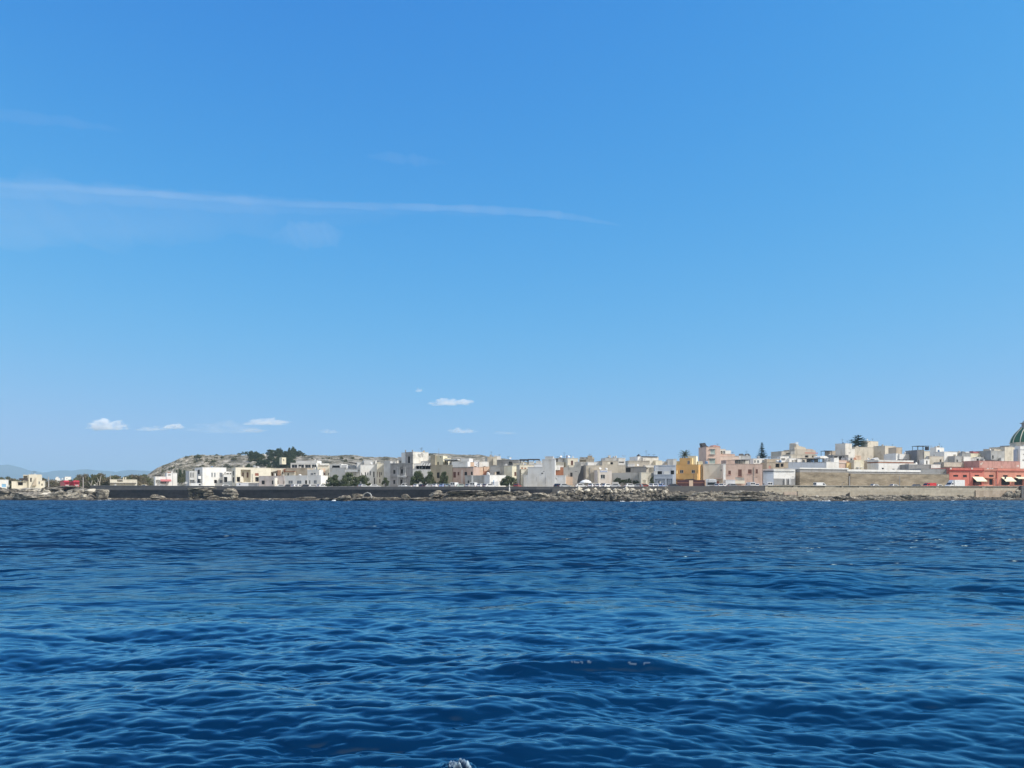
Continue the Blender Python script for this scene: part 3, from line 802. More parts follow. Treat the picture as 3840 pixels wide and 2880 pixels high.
# the palazzo
h = House('palazzo', 'grey stone palazzo with columns, carved bays and a corner tower', 4, 110, 500, 22, -16, 'palazzo')
PZ = wallmat('palazzo_grey_stone', (.36, .35, .35), .32, sc=.8)
h.block(110, 372, 456, PZ, d=9, wins=[(160, 562, 196, 632, 'd'), (288, 552, 326, 626, 'd', .5), (160, 738, 194, 806, 'd'), (282, 730, 318, 826, 'd', .5), (150, 470, 192, 520, 'O', .08)])
h.block(372, 498, 262, PZ, d=9, side=770, v=-.05, cmat=TRIMG, wins=[(414, 330, 450, 445, 'd', .15), (410, 590, 452, 640, 'O', .1)])
for y0, y1, x0, x1 in ((448, 458, 106, 502), (668, 680, 106, 502), (302, 312, 366, 504), (500, 508, 230, 372)):
    h.box('cornice', x0, y0, x1, y1, -.32, -.08, TRIMG)
for x in (240, 262, 345, 366):
    for y0, y1 in ((510, 662), (690, 826)):
        u, zt = h.pt(x, y0, -.3); _, zb = h.pt(x, y1, -.3)
        mb = MB(); mb.tube((u, -.3, zb), (u, -.3, zt), .17, .14, 10); mb.box(u - .24, u + .24, -.54, -.09, zt - .16, zt); mb.box(u - .24, u + .24, -.54, -.09, zb, zb + .18)
        mb.build('column', LG, h.E)
h.box('balcony', 228, 662, 380, 690, -.8, -.33, LG)
h.box('pediment', 228, 462, 372, 492, -.22, -.06, TRIMG)
for x in (372, 492):
    u, zt = h.pt(x, 262, .2)
    mb = MB(); mb.lathe([(.22, zt + .1), (.3, zt + .3), (.12, zt + .42), (.26, zt + .62), (.22, zt + .85), (.02, zt + 1.0)], 10, (u, .25)); mb.build('finial', TRIMG, h.E)
# painted stains on the lit end wall
h2 = house('white end wall house with a faded grey mural, joined to the palazzo tower', 4, 500, 768, 258, 24, 36, wallmat('mural_stained_white', (.78, .75, .68), .38, sc=.28), d=9)
u0, zt = h2.pt(585, 275, 0); u1, zb = h2.pt(690, 345, 0)
mb = MB()
for k in range(26):
    a = random.random() * 6.28; q = random.random() ** .5
    cu, cz = (u0 + u1) / 2 + math.cos(a) * q * (u1 - u0) * .5, (zt + zb) / 2 + math.sin(a) * q * (zt - zb) * .5
    rr = .18 + .3 * random.random(); pts = []
    for j in range(8): w_ = j / 8 * 6.283; pts.append((cu + math.cos(w_) * rr * (.7 + .5 * random.random()), cz + math.sin(w_) * rr * (.6 + .5 * random.random())))
    mb.prism(pts, -.008 - k * .0012, -.004)
mb.build('mural', wallmat('faded_grey_paint', (.45, .43, .40), .3), h2.E)
h = house('white veranda house with a striped awning between palazzo and olive house', 4, 498, 806, 556, 21, 4, LG, d=7)
h.block(500, 806, 455, WH, yb=560, v=1.6, d=5, wins=[(566, 496, 606, 552, 'k'), (614, 498, 712, 552, 'k'), (722, 498, 800, 552, 'k')])
h.block(650, 806, 414, LG, yb=458, v=3.0, d=4)
for k in range(4):
    x = 630 + 44 * k
    h.poly('awning', [(x, 490), (x + 26, 490), (x + 44, 450), (x + 18, 450)], .35, .42, WCLO)
    h.poly('awning', [(x + 26.5, 490), (x + 42, 490), (x + 60, 450), (x + 44.5, 450)], .36, .42, MG)  # grey strips paint in the shadowed gaps between the white slats
h.pergola(560, 490, 800, 556, .2, 1.2, DWOOD, n=4)
h = house('large olive beige house with a pale yellow roof room and dark doors', 4, 800, 1180, 482, 23, -14, OV, d=12,
          wins=[(912, 606, 960, 704, 'd'), (908, 780, 955, 812, 'd'), (1100, 620, 1120, 690, 'O', .1)])
h.block(802, 884, 308, OV, yb=486, v=.5, d=8)
h.block(882, 1020, 322, YC, yb=482, v=1.2, d=5, wins=[(922, 424, 944, 476, 'd'), (972, 326, 988, 352, 'd')])
h.block(1022, 1098, 362, YC, yb=484, v=3.0, d=4, wins=[(1030, 382, 1076, 470, 'o'), (1084, 400, 1096, 470, 'd')])
h.box('canopy', 1030, 378, 1270, 392, -.2, 3.2, LG)
h.pergola(1100, 402, 1270, 480, .8, 3, DWOOD, n=4)
h.box('antenna', 945, 190, 949, 322, 2.5, 2.56, METAL)
h = house('dusty pink house with a white parapet and four dark windows', 4, 1180, 1546, 512, 23, -16, MV, d=10,
          wins=[(1197, 598, 1242, 696, 'b'), (1272, 598, 1302, 656, 'b'), (1390, 598, 1436, 658, 'd'), (1500, 594, 1530, 652, 'd'), (1195, 776, 1240, 806, 'b'), (1270, 776, 1302, 806, 'b')])
h.block(1170, 1446, 422, WH, yb=516, v=-.35, d=3, wins=[(1300, 434, 1360, 470, 'O', .3)])
h.block(1330, 1474, 368, WH, yb=424, v=4, d=4)
h.box('cornice', 1176, 512, 1548, 522, -.2, -.02, TRIMG)
h.box('pipe', 1342, 560, 1352, 790, -.15, -.02, WH)
h.box('pilaster', 1168, 592, 1180, 690, -.15, -.02, LG)
h = house('orange and terracotta roof room house behind the dusty pink house', 4, 1430, 1556, 434, 36, 20, PE, d=6, wins=[(1434, 440, 1476, 512, 'P')])
h.block(1556, 1640, 420, PB, yb=520, v=.5, d=5, wins=[(1560, 496, 1600, 512, 'k')])
h.block(1646, 1810, 424, WH, yb=522, v=.2, d=6, wins=[(1724, 496, 1758, 514, 'k')])
h = house('peach and terracotta stepped house above the grey garages', 4, 1548, 1712, 518, 30, 18, PE, d=6)
h.block(1712, 1790, 590, TC, v=.4, d=5); h.block(1730, 1822, 510, PE, yb=588, v=.8, d=4); h.block(1790, 1866, 596, PE, v=1.0, d=4)
h = house('low grey garage pair with one bright white end wall', 4, 1400, 1510, 662, 20, -16, GR, name='garage', cat='garage', d=6, wins=[(1444, 746, 1472, 796, 'd')])
h = house('wide grey garage with two plain bays beside the white garage', 4, 1542, 1822, 664, 19.5, -14, GR, name='garage', cat='garage', d=6)
h.block(1511, 1540, 660, WH, v=-.1, d=3)
h.box('pilaster', 1696, 668, 1704, 820, -.12, -.02, TRIMG)
h = house('low bright white house with a small blue door left of the round tree', 4, 1826, 2104, 656, 19, 32, WH, d=7, wins=[(1890, 740, 1905, 800, 'B')])
h.block(1905, 1978, 770, PB, v=-1.6, d=1.5)
h = house('grey beige flat roofed house with a blue grey panel and a square window', 4, 1832, 2230, 494, 29, -6, GR, d=9, wins=[(1940, 590, 2000, 632, 'k'), (2080, 516, 2140, 652, 'L')])
h.box('canopy', 1905, 632, 2030, 654, -.9, -.02, DARKO)
h.box('satellite_dish', 2098, 458, 2130, 492, 1, 1.2, WH)
h = house('beige ruin like house with a cream stair tower on the skyline', 4, 1784, 1952, 338, 60, 8, BG, d=8)
h.block(1886, 1944, 368, CR, yb=480, v=-.6, d=4); h.block(1950, 2018, 328, WH, v=1.2, d=5); h.block(1945, 2030, 378, BG, v=2.5, d=5)
h.box('water_tank', 1874, 312, 1886, 338, 2, 2.6, METAL); h.box('water_tank', 1910, 312, 1940, 338, 2, 2.9, LG)
h.antenna(1990, 296, 328, 2)
h = house('long low grey house with a dark roof terrace on the skyline', 4, 1950, 2330, 392, 52, -4, MG, d=8, wins=[(2155, 420, 2215, 480, 'O')])
# ======================= crop 5
h = house('grey roofed skyline house with two dark pergolas', 5, 20, 520, 452, 44, -4, CR, d=8)
h.pergola(138, 378, 262, 450, .5, 3, DWOOD, n=3, thick=.5); h.pergola(280, 374, 470, 430, .5, 3, DWOOD, n=3, thick=.35)
h.block(290, 380, 422, WH, yb=470, v=-1.2, d=2); h.block(415, 510, 414, WH, yb=470, v=-.8, d=2); h.block(150, 260, 430, CR, yb=470, v=-1.4, d=1.5)
h = house('slim yellow cream house with an arched brown door at the tree', 5, 2, 76, 500, 24, 30, YC, d=6, wins=[(40, 598, 78, 668, 'b')])
h = house('dark grey narrow house wedged beside the yellow cream house', 5, 78, 132, 482, 25, -10, GR, d=8)
h = house('cream house with a cluttered balcony above the promenade', 5, 134, 378, 480, 27, 16, CR, d=8, wins=[(160, 520, 190, 545, 'r'), (214, 524, 246, 548, 'r')])
h.block(160, 270, 552, CR, v=-1.2, d=1.1)
h.block(385, 520, 470, PB, yb=520, v=2, d=4)
h = House('house', 'tall stepped blank grey white gable with streaked plaster by the sea', 5, 205, 740, 20, -6)
GB = wallmat('blank_gable_plaster', (.66, .66, .65), .22, sc=.22)
h.block(205, 272, 655, GB, d=8, v=.02); h.block(272, 522, 516, GB, d=8); h.block(522, 740, 384, GB, d=8, v=.03)
h.block(570, 712, 334, GB, yb=386, v=.5, d=5); h.block(716, 742, 362, GB, yb=386, v=.5, d=3)
h.box('vent', 508, 612, 536, 632, -.1, -.02, STEELD); h.box('pipe', 572, 690, 580, 800, -.12, -.02, STEELD); h.box('crack_patch', 416, 688, 424, 752, -.012, -.004, GR)
h = house('lower white lean to with a square graffito beside the gable', 5, 742, 926, 662, 20.5, -6, wallmat('chalky_plaster', (.70, .71, .72), .2), d=7)
h.poly('graffito', [(742, 700), (760, 690), (784, 720), (770, 736)], -.012, -.004, GR)
h = house('red brown brick house with a white door over the lean to', 5, 742, 890, 522, 26, 14, BR, d=6)
h.block(742, 832, 488, WH, yb=566, v=-.3, d=2, wins=[(790, 500, 796, 560, 'd')]); h.block(742, 896, 486, OW, yb=524, v=.8, d=4)
h = house('dark roofed grey house behind the brick house', 5, 720, 950, 362, 48, -8, GR, d=8, wins=[(740, 376, 800, 470, 'O')])
h.block(795, 872, 374, LG, yb=430, v=-.2, d=1.5); h.block(745, 900, 432, CR, yb=490, v=-2, d=3)
h.box('chimney', 940, 312, 956, 366, 2, 2.6, BR)
h.antenna(790, 326, 362, 3); h.antenna(905, 330, 362, 3)
h = house('cream house with one dark upright door and a white finial', 5, 962, 1145, 364, 44, 12, CR, d=8, wins=[(1018, 402, 1056, 490, 'b')])
h.poly('finial', [(1042, 364), (1056, 312), (1066, 364)], 2, 2.5, WH)
h.block(985, 1085, 486, CR, yb=530, v=-2, d=3)
h = house('skyline house with a square brown chimney stack', 5, 1160, 1420, 380, 58, -6, BG, d=8, wins=[(1170, 396, 1280, 420, 'O')])
h.block(1308, 1386, 320, TN, yb=384, v=.8, d=4); h.block(1386, 1420, 346, CR, yb=384, v=.6, d=4); h.block(1170, 1310, 348, GR, yb=384, v=1.2, d=5)
h.antenna(1345, 285, 320, 2)
h = House('house', 'half ruined grey house with a broken stepped wall', 5, 890, 1280, 24, -8)
RN = wallmat('ruin_grey_plaster', (.46, .45, .42), .45, sc=.6)
h.poly('wall', [(890, 830), (890, 520), (1060, 516), (1108, 420), (1192, 424), (1192, 520), (1176, 600), (1150, 650), (1128, 760), (1128, 830)], 0, .6, RN)
h.block(1080, 1280, 432, OW, yb=505, v=5, d=5); h.block(1128, 1280, 500, DG, v=3.0, d=4)
h.box('opening', 1008, 610, 1044, 682, -.05, -.01, DARKO)
h.box('buttress', 930, 682, 1050, 826, -1.4, -.02, PE)
h = House('house', 'broad rough beige house with a raised middle and one small window', 5, 1282, 1962, 25, 10)
RB = wallmat('rough_beige_render', (.52, .47, .39), .35, sc=.6)
h.block(1282, 1560, 490, RB, d=9, wins=[(1424, 570, 1462, 770, 'O', .5)]); h.block(1560, 1832, 410, RB, d=9, v=.02, wins=[(1700, 430, 1748, 468, 'k')]); h.block(1832, 1962, 488, RB, d=9)
h.box('panel', 1650, 424, 1698, 470, -.03, -.005, CR)
h.block(1310, 1430, 432, WH, yb=494, v=3, d=4); h.block(1436, 1540, 432, WH, yb=494, v=4, d=4); h.block(1838, 1940, 462, WH, yb=492, v=2, d=3)
h.box('pipe', 1340, 520, 1352, 780, -.15, -.02, TRIMG)
h = house('small pale pink house with a blue sign and a dark square window', 5, 1472, 1726, 572, 20.5, 12, wallmat('chalk_pink_plaster', (.64, .58, .53), .2), side=None, d=4,
          wins=[(1532, 644, 1608, 712, 'w'), (1534, 790, 1612, 826, 'w')])
u0, zt = h.pt(1520, 574, 0); u1, zb = h.pt(1650, 602, 0)
mb = MB(); mb.box(u0, u1, -.08, -.02, zb, zt); sg = mb.build('sign', flat('white_sign_board', (.75, .77, .80), .5), h.E)
mb = MB(); mb.lathe([(.0, -.012), (.2, -.012), (.2, .0)], 16)
lg = mb.build('emblem', SIGNB, sg); lg.rotation_euler = (R(90), 0, 0); lg.location = (u0 + .32, -.082, (zt + zb) / 2)
def text(name, s, size, mat, parent, loc, rz=0.0, align='LEFT'):
    cu = bpy.data.curves.new(name, 'FONT'); cu.body = s; cu.size = size; cu.align_x = align; cu.extrude = .006
    cu.materials.append(mat)
    o = bpy.data.objects.new(name, cu); COL.objects.link(o)
    dg = bpy.context.evaluated_depsgraph_get(); dg.update()
    me = bpy.data.meshes.new_from_object(o.evaluated_get(dg)); bpy.data.objects.remove(o)
    o = bpy.data.objects.new(name, me); COL.objects.link(o)
    o.parent = parent; o.location = loc; o.rotation_euler = (R(90), 0, rz)
    return o
mb = MB()
for k in range(7):                      # the lettering is too small to read in the photograph: blue strokes of its height
    x = u0 + .72 + k * .28
    mb.box(x, x + .06, -.096, -.081, zb + .12, zt - .12)
    mb.box(x + .06, x + .2, -.096, -.081, (zt - .2) if k % 2 else (zb + .12), (zt - .12) if k % 2 else (zb + .2)); mb.box(x + .06, x + .2, -.096, -.081, (zt + zb) / 2 - .04, (zt + zb) / 2 + .04)
mb.build('lettering', SIGNB, sg)
h.box('downpipe', 1492, 580, 1506, 830, -.16, -.02, CR)
h = house('skyline house with a white box room right of the raised beige house', 5, 1612, 1960, 358, 60, 6, LG, d=8, wins=[(1830, 410, 1940, 440, 'O')])
h.block(1840, 1958, 362, WH, yb=470, v=-.6, d=4, wins=[(1846, 420, 1940, 440, 'k')]); h.box('water_tank', 1640, 344, 1680, 362, 2, 3, DWOOD)
h.box('antenna', 1900, 318, 1962, 326, 2, 2.1, METAL)
h = house('dark grey concrete house behind the long planted yard wall', 5, 1964, 2320, 510, 34, -6, MG, d=8, wins=[(1970, 524, 2050, 600, 'k')])
h.block(2004, 2120, 462, WH, yb=514, v=2.0, d=4); h.block(2010, 2380, 408, SB, yb=514, v=6, d=6)
h = house('skyline house with a dome shaped tank in shade', 5, 2030, 2330, 404, 66, 4, BG, d=8)
h.block(2130, 2230, 372, WH, yb=406, v=1, d=3)
u, zt = h.pt(2195, 300, 2); mb = MB(); _, zb = h.pt(2195, 372, 2); mb.lathe([(.9, zb), (1.0, zb + (zt - zb) * .5), (.75, zb + (zt - zb) * .85), (.1, zt + .3)], 14, (u, 2.5)); mb.build('water_tank', STEELD, h.E)
h = House('yard_wall', 'long grey yard wall with dark climbing plants on it', 5, 1728, 2420, 23, -4, 'wall')
h.block(1728, 2460, 614, GR, d=.5, roof=False); h.block(1728, 1842, 772, LG, v=-3, d=.4, roof=False)

h.antenna(2290, 370, 404, 3)
# ======================= crop 6
h = house('big white house with a dark eave line on the skyline', 6, 52, 322, 340, 44, 22, OW, d=8)
h.block(-40, 52, 336, WH, v=1, d=6); h.box('eave', 50, 324, 305, 340, -.25, 4, STEELD)
h.block(270, 380, 404, CR, yb=490, v=-1.5, d=4); h.block(90, 262, 482, OW, yb=520, v=-4, d=2); h.block(378, 470, 420, LG, v=-.5, d=4)
h.antenna(150, 285, 326, 3); h.antenna(240, 292, 326, 3)
h = house('cream kiosk with a shaded arch front and flat cornice', 6, 20, 196, 612, 20, 6, CR, name='kiosk', cat='kiosk', d=3, wins=[(44, 735, 98, 815, 'O', .4), (132, 700, 150, 815, 'O', .2)])
h = house('pale blue grey house with a recessed balcony over dark ground floor arcades', 6, 258, 622, 484, 20, -8, PB, d=8,
          wins=[(302, 584, 380, 638, 'k'), (530, 572, 590, 640, 'k')])
h.block(240, 566, 646, BL, v=-1.2, d=1.15, roof=False, wins=[(260, 716, 432, 826, 'o', 1.0), (462, 716, 555, 826, 'o', 1.0)])
h.block(238, 300, 588, WH, yb=648, v=-1.25, d=1.2, roof=False)
h.box('panel', 415, 586, 508, 644, -1.1, -1.0, WH)
h.box('railing', 328, 486, 460, 508, -.25, -.1, BL); h.box('railing', 472, 486, 612, 508, -.25, -.1, BL)
h.box('door', 318, 750, 350, 822, -.4, -.3, DARKO); h.box('column', 340, 760, 358, 826, -1.6, -1.3, WH); h.box('column', 490, 720, 500, 826, -1.0, -.9, BL); h.box('column', 512, 720, 528, 826, -1.0, -.9, BL)
h = house('small flat roofed pair of boxes left of the ochre house on the skyline', 6, 480, 572, 382, 44, -4, LG, d=5)
h.block(572, 632, 378, WH, d=5, v=-.2)
h = House('house', 'ochre yellow house with a roof room, balcony parapet and bright end wall', 6, 622, 1010, 20.5, -22)
h.block(622, 1010, 476, OR, side=1086, wins=[(688, 564, 750, 618, 'w'), (890, 564, 950, 618, 'w')], swins=[(1062, 546, 1092, 626, 'b')])
h.block(684, 866, 362, OR, yb=480, v=1.0, d=5, wins=[(818, 404, 862, 462, 'w')])
h.block(866, 900, 356, YL, yb=480, v=1.2, d=4); h.block(830, 970, 326, YC, yb=480, v=4, d=4)
h.block(566, 990, 632, OR, v=-1.5, d=1.45, roof=False, wins=[(590, 720, 762, 826, 'o', 1.0)])
h.block(566, 640, 578, YL, yb=636, v=-1.5, d=1.4, roof=False); h.block(630, 690, 418, YL, yb=480, v=2.2, d=3)
h.box('downpipe', 924, 630, 932, 740, -1.6, -1.52, TC)
h = house('light beige blind walled house with a slim door beside the ochre house', 6, 1092, 1440, 464, 22, -4, wallmat('pale_beige_plaster', (.58, .54, .47), .2), d=9)
h.block(1000, 1084, 420, YC, v=2, d=3)
h.box('vent', 1396, 556, 1430, 580, -.1, -.02, STEELD); h.box('door', 1310, 760, 1366, 826, -.06, -.01, RWOOD); h.box('lean_to', 1304, 708, 1420, 718, -1.6, -.02, MV)
h = House('house', 'tall pink house with green shutters, shaded left side and hipped roof lantern', 6, 1145, 1390, 38, 14)
h.block(1145, 1388, 170, PK, side=1012, wins=[(1216, 206, 1298, 290, 's'), (1196, 370, 1300, 456, 's')])
h.block(1320, 1640, 290, PK, yb=330, v=2, d=6); h.block(1326, 1712, 332, wallmat('pale_rose_plaster', (.68, .55, .47), .2), v=1.6, d=7)
h.box('cornice', 1206, 198, 1308, 206, -.35, -.02, TRIMG); h.box('cornice', 1206, 290, 1308, 298, -.35, -.02, TRIMG); h.box('cornice', 1186, 360, 1310, 370, -.35, -.02, TRIMG)
h.poly('roof_lantern', [(1262, 170), (1262, 152), (1290, 132), (1370, 150), (1390, 160), (1390, 172)], 1.5, 4.5, SA)
h.poly('water_tank', [(1084, 172), (1068, 100), (1126, 94), (1150, 142), (1186, 160), (1186, 172)], 2.5, 4.5, STEELD)
h.block(1385, 1480, 206, OW, yb=294, v=4, d=4, wins=[(1394, 232, 1430, 286, 'O'), (1438, 232, 1470, 286, 'w')]); h.block(1484, 1572, 230, WH, yb=296, v=5, d=4)
h.antenna(1340, 110, 150, 3); h.antenna(1600, 250, 290, 3)
h = house('pale blue white low house with a pair of dark solar roofs', 6, 1650, 1915, 322, 56, -4, LG, d=7)
for x in (1720, 1820):
    h.poly('solar_collector', [(x, 322), (x + 6, 284), (x + 60, 282), (x + 92, 322)], 1.5, 3.2, SEAP)
h.block(1716, 1740, 318, WH, v=-2, d=2)
h = house('white house with two round arched windows below the conical pine', 6, 1960, 2212, 372, 46, 18, WH, d=8, wins=[(1976, 396, 2000, 440, 'k'), (2024, 396, 2060, 440, 'g'), (2110, 390, 2150, 430, 'g')])
h = House('house', 'wide dusty pink house with dark doors, a roof pergola and white corner pier', 6, 1480, 2114, 20.5, 6)
MV2 = wallmat('mauve_plaster', (.55, .41, .345), .28, sc=.4)
h.block(1480, 2114, 464, MV2, d=10, wins=[(1526, 576, 1570, 642, 'b'), (1696, 554, 1758, 672, 'b'), (1868, 554, 1930, 626, 'b'), (1998, 550, 2036, 626, 'b')])
h.block(1490, 1640, 398, MV2, yb=468, v=1.5, d=5); h.block(1440, 1480, 462, WH, v=-.15, d=4)
h.pergola(1632, 386, 1892, 460, 2.0, 4, STEELD, n=4); h.block(1650, 1888, 396, OW, yb=466, v=5.5, d=3)
h.pergola(1470, 394, 1532, 462, 3.0, 3, DWOOD, n=3)
for x0, x1, y in ((1688, 1766, 672), (1860, 1938, 628), (1518, 1578, 643)): h.box('sill', x0, y, x1, y + 8, -.16, -.02, SA)
h.box('pipe', 1964, 520, 1972, 800, -.14, -.02, TRIMG)
h.poly('stain', [(1640, 690), (1800, 700), (1810, 760), (1700, 745), (1650, 720)], -.008, -.003, TRIMG)
h.block(1480, 1645, 738, PB, v=-1.6, d=1.3, roof=False); h.box('tarpaulin', 1640, 746, 1812, 800, -1.3, -.3, CR)

# ======================= crop 7
h = house('blue grey lock up with a dark lintel line right of the pink house', 7, -82, 98, 584, 21, 2, BL, name='lock_up', cat='garage', d=7)
h.box('lintel', -84, 574, 100, 592, -.2, -.02, STEELD)
h = House('boat_shed', 'white roadside shed with a long grey gate and thick white coping', 7, 96, 470, 0, 16.5, 'shed', D=on_line(7, 96, 470, -0.6))
h.block(96, 470, 586, WH, d=6, v=1.5, yb=720); h.block(96, 470, 550, WH, yb=580, v=1.2, d=6.5); h.box('gate', 100, 712, 470, 824, 1.2, 1.4, MG); h.box('side_wall', 470, 552, 548, 828, 3.0, 6.0, MG)
for x0, x1 in ((290, 312), (370, 400)): h.box('gate_pier', x0, 712, x1, 820, .8, 1.1, LG)
h = House('warehouse', 'long warehouse of weathered stone blocks under a white parapet, left half', 7, 550, 1392, 0, 16.5, 'warehouse', D=on_line(7, 550, 1392, 0))
h.block(550, 1392, 606, BLOCKS, d=12, coping=False); h.block(548, 1390, 550, TRIMG, yb=612, v=1.0, d=9, coping=False); h.block(546, 1392, 528, WH, yb=551, v=.8, d=9.4, coping=False)
h.box('downpipe', 1404, 670, 1418, 832, -.2, -.02, TRIMG)
h = House('warehouse', 'long warehouse of weathered stone blocks under a thin white parapet, beside the red shops', 7, 1424, 3130, 0, 16.5, 'warehouse', D=on_line(7, 1424, 3130, 0.1))
h.block(1424, 3130, 634, BLOCKS, d=12, coping=False); h.block(1372, 2640, 594, TRIMG, yb=640, v=1.0, d=9, coping=False); h.block(1370, 2640, 560, WH, yb=595, v=.8, d=9.4, coping=False)
h.box('ledge', 1424, 622, 3130, 634, -.12, .6, OW)
h.block(2644, 3130, 548, MG, yb=640, v=1.2, d=8)
h = house('long blue grey wall house carrying a dark roof pergola', 7, 352, 1006, 436, 44, 6, BL, d=9)
h.block(278, 350, 434, TN, v=-.3, d=5); h.pergola(572, 362, 962, 434, 1.0, 3.5, STEELD, n=5); h.box('screen', 680, 372, 860, 432, 4.0, 4.4, MG)
h = house('white low house with an L shaped top left of the pink block', 7, 1010, 1226, 426, 44, 20, WH, d=8)
h.block(1140, 1226, 358, WH, yb=430, v=.1, d=6); h.block(1030, 1140, 366, LG, yb=430, v=2.5, d=3); h.poly('dome_roof', [(905, 360), (905, 330), (960, 318), (1010, 324), (1050, 352), (1050, 366)], 4.5, 8, WH)
h = house('small pink flat between white and yellow houses', 7, 1226, 1360, 396, 45, 20, PK, d=7)
h.box('cornice', 1224, 436, 1362, 446, -.15, -.02, OW)
h = house('small yellow flat with a terracotta parapet right of the pink flat', 7, 1362, 1490, 444, 45, 20, YL, d=7)
h.box('parapet', 1362, 418, 1486, 442, 1, 1.4, BR); h.poly('tiled_roof', [(1476, 420), (1476, 350), (1510, 348), (1548, 406), (1548, 420)], 3, 6, TC); h.block(1390, 1476, 352, LG, yb=446, v=3, d=4, wins=[(1424, 360, 1460, 416, 'k')])
h = house('cream flat with wall mounted cooling units above the warehouse', 7, 1490, 1656, 398, 44, 20, YC, d=7)
h.block(1486, 1600, 424, CR, v=-.4, d=4)
for x, y in ((1544, 512), (1546, 540), (1612, 520)): h.box('cooling_unit', x, y, x + 44, y + 14, -.9, -.5, LG)
h = house('tall cream block with a shaded left side, centre of the skyline cluster', 7, 1500, 1822, 172, 74, 20, SB, d=9)
h.block(1500, 1610, 322, PE, v=-1, d=.9, roof=False)
h = house('white tower house with a dark grey blind side on the skyline', 7, 1336, 1450, 110, 68, 34, OW, side=1160, d=8)
h.block(1336, 1500, 200, OW, v=-.4, d=4, wins=[(1388, 262, 1424, 276, 'k')])
h = house('grey and cream box house behind the large araucaria', 7, 1720, 1906, 70, 92, 34, SB, side=1612)
h = house('cream block with a wide brown grey side, right end of the skyline cluster', 7, 2022, 2208, 154, 74, 36, SB, side=1824)
h.antenna(2150, 118, 152, 3)
h = house('grey shed roofed house below the skyline cluster', 7, 1730, 1908, 402, 47, 4, MG, d=7)
h.poly('gable', [(1730, 402), (1780, 386), (1900, 388), (1908, 402)], .2, 4, MG); h.block(1656, 1730, 408, TN, v=.5, d=5); h.poly('awning', [(1850, 402), (1836, 370), (1900, 350), (1926, 384), (1920, 402)], -1, 1.5, WH)
h = house('white house with a dark fascia band and two tiny windows over the warehouse', 7, 1910, 2516, 452, 42, 20, WH, d=8, wins=[(1968, 526, 2006, 552, 'k'), (2150, 544, 2190, 556, 'k')])
h.block(1908, 2516, 400, WH, yb=424, v=.1, d=7); h.box('fascia', 1908, 424, 2516, 450, .2, 6, BR)
# left upper cluster
h = House('house', 'beige stepped house with a broken gable and red rail on the skyline', 7, 460, 840, 82, 16)
h.block(460, 670, 214, BG, d=8); h.block(670, 820, 226, BG, v=.5, d=7, coping=False); h.poly('gable', [(458, 214), (462, 100), (500, 92), (540, 150), (640, 172), (672, 214)], .3, 4, SB); h.poly('gable', [(672, 236), (680, 200), (770, 206), (826, 240), (826, 260)], .6, 4, wallmat('rose_stone', (.58, .47, .40), .3))
h.box('railing', 640, 262, 860, 280, -1.5, -1.3, RD); h.box('satellite_dish', 478, 82, 525, 120, -.3, -.1, PBT)
h = house('grey beige terrace house with an open shaded loggia left of the broken gable', 7, 232, 460, 244, 78, 14, BG, d=8, wins=[(312, 268, 384, 320, 'O')])
h.block(390, 460, 240, GR, yb=300, v=-.5, d=3)
h = house('row of beige roof rooms under the red rail', 7, 392, 850, 300, 66, 14, BG, d=6, wins=[(640, 312, 700, 350, 'k'), (760, 310, 788, 350, 'O')])
h.block(392, 592, 310, SB, v=-1, d=3)
h = house('white box house with a yellow patch and dark window below the beige terrace', 7, 366, 586, 366, 54, 16, WH, d=6, wins=[(410, 396, 452, 416, 'k'), (456, 384, 510, 436, 'O')])
h.block(210, 362, 330, WH, v=1.0, d=6, wins=[(225, 360, 300, 400, 'O')])
h = house('dark cluttered yard house with a brown roof left of the tan wall', 7, -20, 276, 440, 40, 8, TN, d=7, wins=[(130, 455, 200, 520, 'k'), (10, 490, 50, 540, 'P'), (220, 450, 270, 510, 'k')])
h.box('tiled_roof', -20, 372, 210, 430, 3, 5, TN); h.pergola(30, 330, 208, 400, 8, 4, METAL, n=4)
h = house('stone house with an open pergola frame left of the white tower', 7, 1090, 1240, 318, 60, 8, BG, d=6)
h.block(1070, 1165, 236, TN, v=3, d=4); h.pergola(984, 230, 1096, 316, 3, 3, STEELD, n=2); h.block(1120, 1390, 308, MG, yb=392, v=-2, d=4, wins=[(1140, 326, 1206, 352, 'k'), (1226, 326, 1290, 390, 'k'), (1300, 326, 1326, 390, 'k')])

# ======================= crop 8 (its origin is higher)
h = house('white cube house left of the grey stair tower with roof frame', 8, 62, 292, 660, 52, 22, WH, d=8)
h.block(-2, 40, 650, WH, v=.5, d=5); h.block(4, 106, 546, TN, v=6, d=4); h.box('roof_clutter', 60, 748, 190, 770, -2.5, -1.5, STEELD); h.block(296, 372, 676, BG, v=2, d=6)
h = House('house', 'grey tower house with an open metal roof frame and cream lit side', 8, 376, 486, 46, 8)
h.block(376, 486, 590, MG, d=8); h.block(488, 584, 610, CR, v=-.2, d=6, coping=True); h.pergola(380, 514, 560, 586, 1.5, 3.5, STEELD, n=3); h.box('water_tank', 530, 530, 570, 590, 2.5, 3.6, STEELD); h.box('antenna', 585, 516, 632, 524, 2, 2.1, METAL)
h.block(364, 390, 588, DG, v=-.3, d=4)
h = house('white and grey cube house with one round vent on the skyline', 8, 696, 830, 548, 58, 34, WH, side=586, wins=[(732, 582, 752, 610, 'O', .3), (720, 668, 748, 688, 'k')])
h.antenna(790, 515, 548, 2)
h = house('rubble stone house with an arched white doorway', 8, 580, 824, 700, 44, 18, BG, d=7, wins=[(756, 750, 786, 800, 'k')])
h.box('door_surround', 744, 730, 800, 800, -.2, -.1, CR) if False else None
